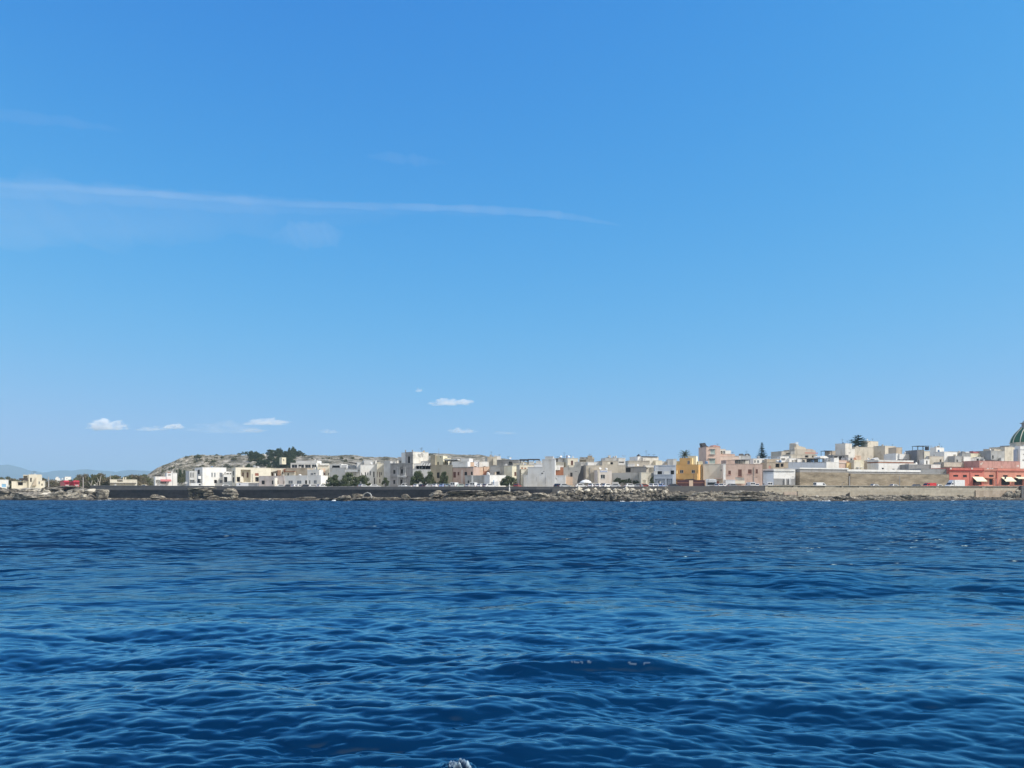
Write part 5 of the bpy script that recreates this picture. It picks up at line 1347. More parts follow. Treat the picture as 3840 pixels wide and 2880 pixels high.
for k in range(80):
    px = rg.choice([rg.uniform(-30, 350), rg.uniform(350, 2080), rg.uniform(2500, 3840), rg.uniform(2500, 3840)]); D0 = WD(px)
    d = -rg.uniform(2.0, 7.5); top = float(shore_z(px, D0 + d)); s_ = np.clip(1 + (d + 1.5) / 6.5, 0, 1)
    z = max(-.05, top * s_ ** .75); sz = rg.uniform(.25, .75)
    place_rock(PD_[rg.randrange(9)] if rg.random() < .6 else PB_[rg.randrange(7)], xat(px, D0 + d), D0 + d, z, sz * rg.uniform(.9, 1.9), sz * rg.uniform(.7, 1.1), sz * rg.uniform(.45, .8), rg.uniform(0, 6.28),
               'small loose limestone rock on the shelf at the waterline', 'loose rocks along the waterline', name='loose_rock', tilt=(rg.uniform(-.2, .2), rg.uniform(-.2, .2)))

# surf where the swell meets the rocks
mb = MB()
for c, x0, x1, y0, y1 in ((1, 1700, 1790, 1080, 1100), (1, 1855, 1935, 1068, 1100), (3, 90, 275, 1070, 1100), (3, 1110, 1160, 1088, 1100), (3, 1310, 1365, 1045, 1090), (3, 1600, 1680, 1092, 1100), (5, 1868, 1912, 1070, 1096), (5, 2030, 2230, 1094, 1110), (6, -10, 95, 1092, 1110), (6, 195, 265, 1094, 1108), (6, 1060, 1150, 1094, 1104), (7, 850, 1060, 1082, 1112), (7, 1275, 1340, 1084, 1104), (7, 630, 690, 1090, 1102), (8, 935, 990, 1462, 1480), (8, 1505, 1555, 1464, 1480), (2, 180, 210, 1140, 1160), (5, 1170, 1350, 1080, 1095)):
    a, b = cpx(c, x0), cpx(c, x1); D = WD((a + b) / 2) - 8.5
    for k in range(int(5 + (b - a) * .6)):
        x = xat(a + (b - a) * rg.random(), D); hh = max(.12, zat(cpy(c, y0), D) - zat(cpy(c, y1), D)) * rg.uniform(.1, .55); rr = rg.uniform(.08, .30)
        n = 9; pr = []; yy = D + rg.uniform(-1.6, 1.6)
        for (q, zz) in ((1.3, -.05), (1.0, .3), (.55, .8), (.12, 1.0)):
            pr.append([(x + math.cos(j / n * 6.283) * rr * q * rg.uniform(.7, 1.3) * 1.5, yy + math.sin(j / n * 6.283) * rr * q * rg.uniform(.7, 1.3), .02 + zz * hh * rg.uniform(.8, 1.1)) for j in range(n)])
        vs = [v for ring_ in pr for v in ring_]; fs = []
        for i in range(3):
            for j in range(n): fs.append((i * n + j, i * n + (j + 1) % n, (i + 1) * n + (j + 1) % n, (i + 1) * n + j))
        fs.append(tuple(3 * n + j for j in range(n))); mb.add(vs, fs)
sf = mb.build('surf', flat('white_foam', (.60, .64, .66), .8), None, True)
tag(sf, 'white surf breaking in patches at the foot of the rocks', 'surf', kind='stuff')
# ---------------------------------------------------------------- hill, mountains, vegetation
HILL = [(470, 1800), (520, 1796), (560, 1774), (590, 1752), (640, 1732), (675, 1716), (700, 1709), (735, 1706), (800, 1706), (900, 1707), (960, 1709), (1130, 1712), (1320, 1711), (1400, 1719), (1500, 1724), (1590, 1707), (1680, 1703), (1790, 1707), (1880, 1718), (1960, 1730), (2060, 1752), (2160, 1790), (2300, 1815)]
HD = 640.0
def hill_top(x): return np.interp(CX + x / HD * F, [a for a, _ in HILL], [zat(b, HD) for _, b in HILL])
def hill_z(x, y):
    s = np.clip((y - 475 - 25 * np.sin(x * .013)) / (HD - 480), 0, 1); s = s * s * (3 - 2 * s)
    back = np.clip((1150 - y) / 350, 0, 1)
    g = ground_z(x, y)
    return np.minimum(g, 12) * (1 - s) + s * (hill_top(x * HD / np.maximum(y, 300)) * back + (1 - back) * 3) - .8
def hill_mat():
    m = bpy.data.materials.new('hill_rock_and_scrub')
    t, b = nodes_of(m)
    geo = N(t, 'ShaderNodeNewGeometry')
    n = N(t, 'ShaderNodeTexNoise', Scale=.11, Detail=10.0, Roughness=.78); t.links.new(geo.outputs['Position'], n.inputs['Vector'])
    cr = N(t, 'ShaderNodeValToRGB')
    for p, c in ((.40, (.05, .052, .032)), (.46, (.13, .12, .09)), (.52, (.24, .22, .18)), (.62, (.42, .39, .34))):
        e = cr.color_ramp.elements.new(p); e.color = (*c, 1)
    cr.color_ramp.elements.remove(cr.color_ramp.elements[0]); cr.color_ramp.elements.remove(cr.color_ramp.elements[-1])
    t.links.new(n.outputs['Fac'], cr.inputs[0]); t.links.new(cr.outputs[0], b.inputs['Base Color'])
    n2 = N(t, 'ShaderNodeTexNoise', Scale=.6, Detail=8.0, Roughness=.75); t.links.new(geo.outputs['Position'], n2.inputs['Vector'])
    bp = N(t, 'ShaderNodeBump', Strength=.9, Distance=1.2); t.links.new(n2.outputs['Fac'], bp.inputs['Height']); t.links.new(bp.outputs[0], b.inputs['Normal'])
    b.inputs['Roughness'].default_value = .97; b.inputs['Specular IOR Level'].default_value = .1
    return m
def build_hill():
    x = np.arange(-345, 150, 1.3); y = np.concatenate([np.arange(470, 700, 2.0), np.arange(710, 1200, 25)])
    X, Y = np.meshgrid(x, y)
    Z = hill_z(X, Y); D1 = np.zeros_like(X); D2 = np.zeros_like(X)
    for i in range(X.shape[0]):
        for j in range(X.shape[1]):
            p = Vector((X[i, j], Y[i, j], Z[i, j]))
            a = noise.fractal(p * .045, .9, 2.1, 5); v = noise.voronoi(Vector((p.x, p.y * .6, p.z)) * .27 + Vector((a, a, a)) * .8)[0]
            D1[i, j] = a; D2[i, j] = v[1] - v[0]
    px = CX + X / Y * F
    rocky = np.clip((900 - px) / 120, .12, 1) * np.clip((Y - 490) / 40, 0, 1)
    crest = np.clip(1 - (Y - 600) / 60, .15, 1)
    Z = Z + D1 * 1.7 * crest + (np.minimum(D2, .45) * 4.0 - .8) * rocky * np.clip(crest + .1, 0, 1)
    o = link_mesh('hill', mesh_np('hill', np.stack([X, Y, Z], -1).reshape(-1, 3), grid_quads(len(y), len(x)), False), hill_mat())
    tag(o, 'rocky scrub covered hill with a flat top behind the town', 'hill', kind='structure')
build_hill()
def build_mountains():
    prof = [(-5200, 1800), (-3000, 1772), (-1800, 1760), (-1000, 1764), (-500, 1752), (-200, 1747), (0, 1744), (35, 1744), (80, 1751), (110, 1757), (140, 1763), (200, 1763), (250, 1761), (320, 1763), (380, 1766), (440, 1765), (490, 1763), (560, 1764), (640, 1772), (760, 1795), (900, 1822), (1100, 1846), (1400, 1860)]
    MD = 9000.0
    px = np.linspace(-5200, 1400, 420); y = np.linspace(MD - 1500, MD + 1800, 34)
    X = np.repeat(((px - CX) / F * MD)[None, :], len(y), 0); Y = np.repeat(y[:, None], len(px), 1)
    top = zat(np.interp(px, [a for a, _ in prof], [b for _, b in prof]), MD)[None, :]
    q = np.where(Y < MD, 1 - (MD - Y) / 1500, 1 - (Y - MD) / 1800); q = np.clip(q, 0, 1) ** 1.25
    nz = np.zeros_like(X)
    for i in range(X.shape[0]):
        for j in range(X.shape[1]): nz[i, j] = noise.fractal(Vector((X[i, j], Y[i, j], 0)) * .0016, .9, 2.0, 5)
    Z = top * q + nz * 75 * np.clip(q * (1.15 - q) * 3.5, 0, 1) - 4
    m = wallmat('mountain_scrub_rock', (.075, .085, .085), .4, sc=.004)
    o = link_mesh('mountains', mesh_np('mountains', np.stack([X, Y, Z], -1).reshape(-1, 3), grid_quads(len(y), len(px)), True), m)
    tag(o, 'distant blue mountains across the strait on the left', 'mountains', kind='structure')
build_mountains()

# leaves: small two-sided blades gathered in clumps through the crown
def leaf_mesh(name, seed, mat, n, leaf, clumps=None, shape='round', flatness=1.0):
    """crown inside the unit box x,y in -1..1, z in 0..1; leaf is relative to the width"""
    r = np.random.default_rng(seed)
    nc = clumps or 26
    C = []
    while len(C) < nc:
        p = r.uniform(-1, 1, 3); p[2] = r.uniform(0, 1)
        if shape == 'round': ok = p[0] ** 2 + p[1] ** 2 + ((p[2] - .48) / .5) ** 2 < .9
        elif shape == 'umbrella': ok = p[2] > .45 and p[0] ** 2 + p[1] ** 2 < (1.15 - .3 * (p[2] - .45)) * .75
        else: ok = p[0] ** 2 + p[1] ** 2 + p[2] ** 2 < .9
        if ok: C.append(p)
    C = np.array(C); S = r.uniform(.16, .34, nc)
    k = r.integers(0, nc, n)
    d = r.normal(size=(n, 3)); d /= np.linalg.norm(d, axis=1)[:, None]; d *= (r.random(n) ** .45)[:, None]
    P = C[k] + d * S[k][:, None] * np.array([1, 1, .62 * flatness])
    P[:, 2] = np.maximum(P[:, 2], .01)
    a = r.normal(size=(n, 3)); a /= np.linalg.norm(a, axis=1)[:, None]
    b = r.normal(size=(n, 3)); b -= (a * b).sum(1)[:, None] * a; b /= np.linalg.norm(b, axis=1)[:, None]
    L = leaf * r.uniform(.6, 1.4, n)[:, None]
    V = np.stack([P - a * L, P + b * L * .5, P + a * L, P - b * L * .5], 1).reshape(-1, 3)
    me = mesh_np(name, V, np.arange(4 * n).reshape(-1, 4), False); me.materials.append(mat)
    return me
LEAVES = {}
def leaves(kind, i):
    key = (kind, i)
    if key not in LEAVES:
        mt, n, lf, cl, shp = {'tam': (LEAF_T, 9000, .05, 46, 'dome'), 'pine': (LEAF_P, 4200, .055, 30, 'round'), 'umb': (LEAF_P, 3200, .05, 24, 'umbrella'), 'scrub': (LEAF_S, 2600, .06, 22, 'dome'), 'dry': (LEAF_D, 2200, .055, 22, 'dome')}[kind]
        LEAVES[key] = leaf_mesh('crown', 50 + i * 7 + len(kind), mt, n, lf, cl, shp)
    return LEAVES[key]
def tree(c, x0, x1, y0, y1, D, kind, label, i=0, name='tree', trunk=.25, group=None, cat='tree', nt=3, zb=None):
    a, b = cpx(c, x0), cpx(c, x1); xm = xat((a + b) / 2, D); W_ = (b - a) / F * D / 2
    zt, z0 = zat(cpy(c, y0), D), zat(cpy(c, y1), D) if zb is None else zb
    E = empty(name, (xm, D, z0), random.uniform(0, 6.28)); tag(E, label, cat, group)
    h = zt - z0
    cr = bpy.data.objects.new('crown', leaves(kind, i)); COL.objects.link(cr); cr.parent = E
    t0 = trunk * h; cr.location = (0, 0, t0); cr.scale = (W_, W_ * .9, (h - t0) * 1.03)
    mb = MB()
    if kind == 'umb':
        mb.tube((0, 0, -.5), (W_ * .05, 0, h * .55), .05 * W_ + .12, .03 * W_ + .08, 7)
        for k in range(6): w_ = k * 1.05; mb.tube((W_ * .05, 0, h * .5), (math.cos(w_) * W_ * .6, math.sin(w_) * W_ * .55, h * .8), .03 * W_ + .05, .03, 5)
    else:
        for k in range(nt):
            w_ = k * 2.1 + i; q = (math.cos(w_) * W_ * .25, math.sin(w_) * W_ * .22, t0 + .15 * h)
            mb.tube((math.cos(w_) * .15, math.sin(w_) * .15, -.4), q, .05 * h ** .5 + .06, .09, 6)
            for g in range(3): ww = w_ + g * 1.1 - 1; mb.tube(q, (q[0] + math.cos(ww) * W_ * .4, q[1] + math.sin(ww) * W_ * .35, t0 + (h - t0) * .62), .08, .02, 5)
    mb.build('trunk', BARK, E)
    return E
# sea front tamarisks
for k, (c, x0, x1, y0, y1, off, lab) in enumerate((
    (3, 1185, 1510, 640, 862, 14, 'broad dark tamarisk nearest the lit corner house'),
    (3, 1440, 1760, 622, 862, 14.5, 'tallest domed tamarisk in the middle of the tree row'),
    (3, 1700, 1985, 648, 862, 14, 'spreading tamarisk before the tall white house with narrow doors'),
    (4, 425, 730, 592, 850, 15, 'bushy tamarisk hiding the foot of the veranda house'),
    (4, 665, 905, 582, 850, 15.5, 'tamarisk before the left half of the olive beige house'),
    (4, 942, 1136, 602, 850, 15, 'round crowned tamarisk between the olive and dusty pink houses'),
    (4, 2000, 2300, 664, 850, 15, 'dark round tree beside the low bright white house'),
    (4, -40, 98, 700, 850, 16, 'slim leafy tree in front of the plain grey blind walled house'),
    (6, 160, 244, 676, 815, 14, 'small potted looking tree beside the cream kiosk'),
    )): tree(c, x0, x1, y0, y1, WD(cpx(c, (x0 + x1) / 2)) + off, 'tam', lab, k % 4, trunk=.1)
for k, (x0, x1, y0) in enumerate(((1755, 1900, 698), (1880, 2000, 722), (1985, 2070, 715), (2080, 2200, 742))):
    tree(5, x0, x1, y0, 800, WD(cpx(5, x0)) + 21.5, 'pine', ('dark climber at the left of the long yard wall', 'low dark climber in the middle of the long yard wall', 'upright dark climber on the long yard wall', 'flat dark climber at the right of the long yard wall')[k], k % 3, name='climbing_plant', cat='plant', trunk=.02)
# left thicket
def gz(D, x): return float(ground_z(x, D)) - .3
rg = random.Random(21)
for k in range(64):
    px = rg.uniform(-60, 560); D = rg.uniform(350, 430); x = xat(px, D)
    top = np.interp(px, [-60, 0, 40, 80, 150, 175, 190, 255, 285, 300, 330, 370, 420, 460, 500, 545, 560], [1783, 1784, 1788, 1796, 1785, 1786, 1800, 1800, 1788, 1779, 1776, 1774, 1779, 1781, 1776, 1779, 1784]) + rg.uniform(0, 7) + (430 - D) * .03
    w_ = rg.uniform(24, 40) * (1 if k % 3 else 1.3)
    cx0, cx1 = (px - w_) * KS, (px + w_) * KS
    tree(1, cx0, cx1, (top - 1640) * KS, 0, D, 'dry' if rg.random() < .3 else 'scrub', 'grey green scrub bush in the low thicket on the left shore', k % 3, name='scrub_bush', cat='bush', group='scrub thicket on the left shore', trunk=.12, nt=4, zb=gz(D, x))
for k, (x0, x1, y0, lab) in enumerate(((1530, 1600, 735, 'bare forked grey tree stem leaning left in the thicket'), (1690, 1740, 650, 'tall bare pale tree stem standing in the thicket'), (1650, 1690, 720, 'short bare grey tree stem between two taller stems'))):
    D = 345; a = cpx(1, (x0 + x1) / 2); x = xat(a, D); z0 = gz(D, x); zt = zat(cpy(1, y0), D)
    E = empty('bare_tree', (x, D, z0)); tag(E, lab, 'tree'); mb = MB(); h = zt - z0
    mb.tube((0, 0, -.3), (.2, 0, h * .55), .28, .2, 7); mb.tube((.2, 0, h * .5), (.9, .2, h), .18, .06, 6); mb.tube((.2, 0, h * .45), (-.9, -.2, h * .85), .15, .05, 6); mb.tube((.3, 0, h * .6), (.1, .8, h * .95), .1, .04, 5)
    mb.build('trunk', flat('pale_bare_wood', (.36, .33, .29), .9), E)
for k, (x0, x1, y0, D, knd) in enumerate(((820, 960, 545, 420, 'pine'), (930, 1075, 560, 430, 'pine'), (860, 1000, 620, 400, 'scrub'), (980, 1080, 640, 395, 'pine'))):
    tree(2, x0, x1, y0, 800, D, knd, ('dark leafy tree behind the sea front bar', 'dark tree touching the large bright white house', 'low olive tree between the bar and the large white house', 'shaded tree at the left wall of the large white house')[k], k % 3, trunk=.08)
# trees on the hill
HT = [(2, 1898, 1985, 250, 330, 'umb', 'grey green tree at the left end of the ridge trees'), (2, 1975, 2075, 228, 330, 'umb', 'dark flat topped pine on the ridge left of the white ridge house'),
      (2, 2110, 2220, 268, 330, 'pine', 'dark low pine beside the white ridge house'), (3, -20, 110, 255, 330, 'pine', 'dark pine just behind the white ridge house'),
      (3, 205, 420, 200, 345, 'umb', 'tall umbrella pine standing above the hilltop wood'), (3, 425, 560, 225, 400, 'umb', 'second umbrella pine right of the tallest one'),
      (3, 310, 450, 262, 420, 'pine', 'round pine under the tall umbrella pine'), (3, 530, 700, 262, 430, 'pine', 'bushy tree right of the umbrella pines'), (3, 640, 785, 258, 430, 'pine', 'pale grey green tree at the right end of the ridge wood'),
      (3, 180, 330, 295, 420, 'pine', 'dark tree left below the umbrella pine'), (3, 1632, 1745, 318, 366, 'pine', 'left half of the lone dark clump on the bare ridge'), (3, 1725, 1830, 314, 366, 'pine', 'right half of the lone dark clump on the bare ridge'),
      (4, 5, 112, 355, 420, 'pine', 'dark round tree behind the plain grey blind walled house'), (4, 1550, 1610, 302, 335, 'pine', 'small grey tree on the ridge above the orange roof room'), (4, 1600, 1650, 294, 330, 'pine', 'small dark tree at the right end of the bare ridge')]
for k, (c, x0, x1, y0, y1, knd, lab) in enumerate(HT):
    D = 640 - (20 if y1 > 380 else 0); w12 = (x1 - x0) * .12; tree(c, x0 - w12, x1 + w12, y0 + 26, y1 + 12, D, knd, lab, k % 3, trunk=.3 if knd == 'umb' else .1)
rg = random.Random(8)
for k in range(170):
    if k < 60: px = rg.uniform(930, 1130); D = rg.uniform(520, 625)
    else: px = rg.uniform(565, 1420) if k < 110 else rg.uniform(565, 900); D = rg.uniform(500, 640)
    if px > 1140: D = min(D, 570)
    if 1030 < px < 1095: D = max(D, 540)
    x = xat(px, D); z = float(hill_z(np.array(x), np.array(D)))
    w_ = rg.uniform(1.6, 4.2) * (.55 if D > 605 else 1) * (.4 if px > 1140 else 1); E = empty('hill_bush', (x, D, z - .3), rg.uniform(0, 6.28)); tag(E, 'dark scrub bush growing on the slope of the hill', 'bush', 'scrub bushes on the hillside')
    cr = bpy.data.objects.new('crown', leaves('pine' if k < 60 else 'scrub', k % 3)); COL.objects.link(cr); cr.parent = E; cr.scale = (w_, w_ * .9, w_ * rg.uniform(.9, 1.5) * (1.4 if k < 60 else .9) if k < 110 else 1.2)
    if k >= 110: cr.scale = (w_ * .55, w_ * .5, w_ * .5)
def on_hill(label, c, x0, x1, yt, yb, D, yaw, mat, **kw):
    x = xat(cpx(c, (x0 + x1) / 2), D); return house(label, c, x0, x1, yt, 0, yaw, mat, D=D, lift=zat(cpy(c, yb), D) - float(ground_z(x, D)), **kw)
on_hill('tiny cream house with one dark window among the hilltop trees', 3, 446, 520, 350, 436, 516, 34, YC, d=5, wins=[(470, 380, 486, 405, 'd')])
h = on_hill('low white house on the ridge among dark pines', 3, 12, 112, 312, 350, 600, 24, OW, d=6); h.block(112, 178, 292, OW, v=-.3, d=6)
h = on_hill('small pale ruin wall on the hill slope', 3, 284, 312, 262, 318, 615, 20, PB, d=3)

# palm, conical pine, araucaria
def palm(c, x0, x1, y0, D, label):
    a, b = cpx(c, x0), cpx(c, x1); xm = xat((a + b) / 2, D); Rr = (b - a) / F * D / 2; z0 = float(ground_z(xm, D)); zt = zat(cpy(c, y0), D)
    zc_ = zt - Rr * .62
    E = empty('palm_tree', (xm, D, z0)); tag(E, label, 'palm'); mb = MB()
    for k in range(10): mb.tube((0, 0, (zc_ - z0) * k / 10 - .2), (0, 0, (zc_ - z0) * (k + 1) / 10), .3, .26, 9)
    mb.build('trunk', BARK, E)
    mb = MB(); r = random.Random(3)
    for k in range(34):
        w_ = k * 2.399; el = 1.35 - 1.75 * (k / 33); L = Rr * r.uniform(.95, 1.1); P0 = Vector((0, 0, zc_ - z0)); dr = Vector((math.cos(w_), math.sin(w_), 0)); sd_ = Vector((-math.sin(w_), math.cos(w_), 0))
        pts = []; e = el; p = P0.copy()
        for s in range(11): pts.append(p.copy()); p = p + (dr * math.cos(e) + Vector((0, 0, math.sin(e)))) * (L / 10); e -= .10
        for s in range(10):
            q, q2 = pts[s], pts[s + 1]; ax = (q2 - q).normalized()
            mb.tube(q, q2, .05, .04, 4)
            for sg_ in (-1, 1):
                for f_ in (.0, .5):
                    o = q + (q2 - q) * f_; ln = L * .2 * math.sin(min(1, (s + 1.5) / 5) * 1.57) * (1.1 - s / 14)
                    tip = o + sd_ * sg_ * ln + ax * ln * .75 + Vector((0, 0, -ln * .3)); wv = ax * .07
                    mb.add((o - wv, o + wv, tip), ((0, 1, 2),))
    mb.build('fronds', leafmat('palm_frond_leaf', (.06, .075, .04), (.15, .16, .09)), E)
palm(6, 655, 900, 228, WD(2570) + 60, 'spiky date palm rising behind the ochre house')
def tiers(c, xc_, y0, yb, x0, x1, D, label, name, nt, prof, droop, seed, dens=9):
    a, b = cpx(c, x0), cpx(c, x1); xm = xat(cpx(c, xc_), D); Rr = (b - a) / F * D / 2; z0 = float(ground_z(xm, D)); zt = zat(cpy(c, y0), D); zl = zat(cpy(c, yb), D)
    E = empty(name, (xm, D, z0)); tag(E, label, 'tree'); mb = MB(); mb.tube((0, 0, -.4), (0, 0, zt - z0), .45, .06, 8); mb.build('trunk', BARK, E)
    mb = MB(); r = random.Random(seed)
    for t_ in range(nt):
        f_ = t_ / (nt - 1); z = zt - (zt - zl) * (.04 + .96 * f_) - z0; rad = Rr * prof(f_)
        nb = 7 + int(rad * 1.5)
        for k in range(nb):
            w_ = k / nb * 6.283 + t_ * .7 + r.uniform(-.15, .15); L = rad * r.uniform(.75, 1.1); dr = Vector((math.cos(w_), math.sin(w_), 0)); sd_ = Vector((-dr.y, dr.x, 0)); zz = z + r.uniform(-.25, .25)
            P0 = Vector((0, 0, zz)); P1 = P0 + dr * L * .55 + Vector((0, 0, L * droop[0])); P2 = P0 + dr * L + Vector((0, 0, L * droop[1]))
            mb.tube(P0, P1, .09, .06, 4); mb.tube(P1, P2, .06, .03, 4)
            for s in range(dens):
                q = (s + .8) / dens; o = P0 + (P1 - P0) * min(1, q / .55) if q < .55 else P1 + (P2 - P1) * ((q - .55) / .45)
                for sg_ in (-1, 1):
                    ln = max(.35, L * .30) * (1.15 - q * .6) * r.uniform(.7, 1.2); tip = o + sd_ * sg_ * ln + dr * ln * .6 + Vector((0, 0, r.uniform(-.05, .3) * ln)); wv = dr * .16 + Vector((0, 0, .08))
                    mb.add((o - wv, o + wv, tip), ((0, 1, 2),))
    mb.build('crown', LEAF_A, E)
tiers(6, 2108, 90, 352, 2008, 2205, WD(2857) + 78, 'conical tiered pine standing alone on the skyline', 'conical_pine', 13, lambda f: .10 + .9 * f ** .9, (.02, .14), 5)
tiers(7, 1560, -22, 170, 1400, 1725, WD(3218) + 84, 'broad dark araucaria crown behind the tall cream block', 'araucaria', 7, lambda f: .42 + .58 * min(1, f * 1.8), (.05, .16), 6, 11)
# ---------------------------------------------------------------- vehicles
PAINT = {k: flat(k + '_car_paint', c, .25) for k, c in (('white', (.78, .78, .77)), ('silver', (.50, .52, .54)), ('grey', (.22, .23, .25)), ('blue', (.30, .40, .62)), ('dark', (.03, .035, .05)), ('red', (.58, .03, .03)), ('dark_red', (.28, .06, .05)), ('pale_green', (.48, .55, .52)), ('cream', (.76, .70, .52)))}
TYRE = flat('black_tyre', (.02, .02, .02), .9); RIM = flat('steel_rim', (.5, .5, .5), .4, .7); LAMPW = flat('clear_lamp', (.75, .75, .72), .2); LAMPR = flat('red_lamp', (.45, .02, .02), .3); BUMP = flat('black_bumper', (.05, .05, .05), .7)
CARM = {}
def carparts(kind, col):
    if (kind, col) in CARM: return CARM[(kind, col)]
    P = PAINT[col]; L = []          # (name, mesh, parent name, location)
    def add(name, mb, mat, par=None, loc=(0, 0, 0)):
        o = mb.build(name, mat); me = o.data; bpy.data.objects.remove(o); L.append((name, me, par, loc)); return len(L) - 1
    # x forward, y across, z up; prism() works in x,z and is extruded in y
    if kind == 'hatch':
        body = [(-2.0, .35), (2.0, .35), (2.08, .55), (2.0, .78), (1.0, .95), (-1.85, 1.0), (-2.05, .8)]; cab = [(-1.85, .98), (1.05, .94), (.25, 1.46), (-1.3, 1.5)]; hw, ch = .84, .70
        side = [(-1.35, 1.02), (.75, 1.0), (.2, 1.36), (-1.1, 1.38)]; fx = ((1.0, .99), (.3, 1.42)); rx = ((-1.8, 1.04), (-1.36, 1.42)); wx = (-1.25, 1.3); zr = .32
    elif kind == 'van':
        body = [(-2.4, .4), (2.35, .4), (2.45, .7), (2.3, 1.0), (1.7, 1.2), (-2.45, 1.2)]; cab = [(-2.45, 1.19), (1.72, 1.19), (1.05, 2.05), (.6, 2.2), (-2.4, 2.22)]; hw, ch = .95, .86
        side = [(.35, 1.28), (1.4, 1.28), (1.0, 1.85), (.35, 1.9)]; fx = ((1.66, 1.28), (1.1, 2.0)); rx = ((-2.46, 1.3), (-2.43, 2.0)); wx = (-1.5, 1.5); zr = .36
    elif kind == 'pickup':
        body = [(-2.4, .45), (2.3, .45), (2.42, .7), (2.3, 1.0), (1.3, 1.1), (-.35, 1.1), (-.36, .92), (-2.4, .92)]; cab = [(-.35, 1.09), (1.3, 1.09), (.75, 1.75), (-.3, 1.8)]; hw, ch = .88, .76
        side = [(-.2, 1.15), (1.0, 1.15), (.65, 1.62), (-.2, 1.66)]; fx = ((1.25, 1.14), (.8, 1.7)); rx = ((-.37, 1.2), (-.33, 1.7)); wx = (-1.5, 1.45); zr = .36
    else:  # box truck
        body = [(-3.3, .5), (3.2, .5), (3.3, .8), (3.2, 1.15), (2.7, 1.35), (1.3, 1.38), (1.28, .85), (-3.3, .85)]; cab = [(1.3, 1.37), (2.7, 1.34), (2.05, 2.15), (1.3, 2.2)]; hw, ch = .98, .92
        side = [(1.5, 1.42), (2.45, 1.42), (2.0, 2.0), (1.5, 2.05)]; fx = ((2.66, 1.4), (2.1, 2.1)); rx = None; wx = (-1.9, 2.2); zr = .42
    mb = MB(); mb.prism(body, -hw, hw)
    n = len(cab); vs = [Vector((x, -(hw - .03 if z < 1.25 * cab[0][1] and i < 2 else ch), z)) for i, (x, z) in enumerate(cab)] + [Vector((x, (hw - .03 if z < 1.25 * cab[0][1] and i < 2 else ch), z)) for i, (x, z) in enumerate(cab)]
    mb.add(vs, [tuple(range(n)), tuple(reversed(range(n, 2 * n)))] + [(k, n + k, n + (k + 1) % n, (k + 1) % n) for k in range(n)])
    add('body', mb, P)
    zc0, zc1 = cab[0][1], max(z for _, z in cab)
    for sg in (-1, 1):
        mb = MB(); vs = [Vector((x, sg * (hw - .03 + (ch - hw + .03) * (z - zc0) / (zc1 - zc0) + .012), z)) for x, z in side]; vs += [v - Vector((0, sg * .02, 0)) for v in vs]
        mb.add(vs, [(0, 1, 2, 3), (7, 6, 5, 4)] + [(k, (k + 1) % 4, 4 + (k + 1) % 4, 4 + k) for k in range(4)]); add('side_window', mb, GLASS)
    def screen(name, e, dx):
        (xa, za), (xb, zb) = e; w0, w1 = hw - .14, ch - .1; mb = MB()
        vs = [Vector((xa + dx, -w0, za)), Vector((xa + dx, w0, za)), Vector((xb + dx, w1, zb)), Vector((xb + dx, -w1, zb))]; vs += [v - Vector((dx * 1.6, 0, 0)) for v in vs]
        mb.add(vs, [(0, 1, 2, 3), (7, 6, 5, 4)] + [(k, (k + 1) % 4, 4 + (k + 1) % 4, 4 + k) for k in range(4)]); add(name, mb, GLASS)
    screen('windscreen', fx, .05)
    if rx:
        if kind == 'van':
            for sg in (-1, 1):
                mb = MB(); mb.box(-2.47, -2.435, min(sg * .1, sg * .72), max(sg * .1, sg * .72), 1.35, 1.98); add('rear_window', mb, GLASS)
        else: screen('rear_window', rx, -.05)
    for x in wx:
        for sg in (-1, 1):
            mb = MB(); mb.tube((x, sg * (hw - .2), zr), (x, sg * (hw + .02), zr), zr, zr, 14); w_ = add('wheel', mb, TYRE)
            mb = MB(); mb.tube((x, sg * (hw + .021), zr), (x, sg * (hw + .035), zr), zr * .6, zr * .5, 10); add('rim', mb, RIM, w_)
    fxm = max(x for x, _ in body); rxm = min(x for x, _ in body)
    for sg in (-1, 1):
        mb = MB(); mb.box(fxm - .12, fxm + .005, sg * (hw - .2) - .14, sg * (hw - .2) + .14, .66, .82); add('headlight', mb, LAMPW)
        mb = MB(); mb.box(rxm - .01, rxm + .08, sg * (hw - .1) - .07, sg * (hw - .1) + .07, .66, .98); add('tail_light', mb, LAMPR)
    mb = MB(); mb.box(fxm - .1, fxm + .05, -hw * .95, hw * .95, .38, .58); add('bumper', mb, BUMP)
    mb = MB(); mb.box(rxm - .06, rxm + .1, -hw * .95, hw * .95, .38, .58); add('bumper', mb, BUMP)
    if kind == 'truck':
        mb = MB(); mb.box(-3.35, 1.15, -1.08, 1.08, .9, 3.15); add('cargo_box', mb, PAINT['white'])
        mb = MB(); mb.prism([(1.3, 2.22), (2.0, 2.2), (1.5, 2.95), (1.3, 3.0)], -.85, .85); add('wind_deflector', mb, PAINT['white'])
    CARM[(kind, col)] = L
    return L
def car(px, off, kind, col, ang, label, name='parked_car', cat='car', group='cars parked along the sea front', sc=1.0):
    D = WD(px) + off; x = xat(px, D); E = empty(name, (x, D, float(ground_z(x, D)) + .01), R(ang)); E.scale = (sc, sc, sc); tag(E, label, cat, group)
    made = []
    for nm, me, par, loc in carparts(kind, col):
        o = bpy.data.objects.new(nm, me); COL.objects.link(o); o.parent = E if par is None else made[par]; made.append(o)
    return E
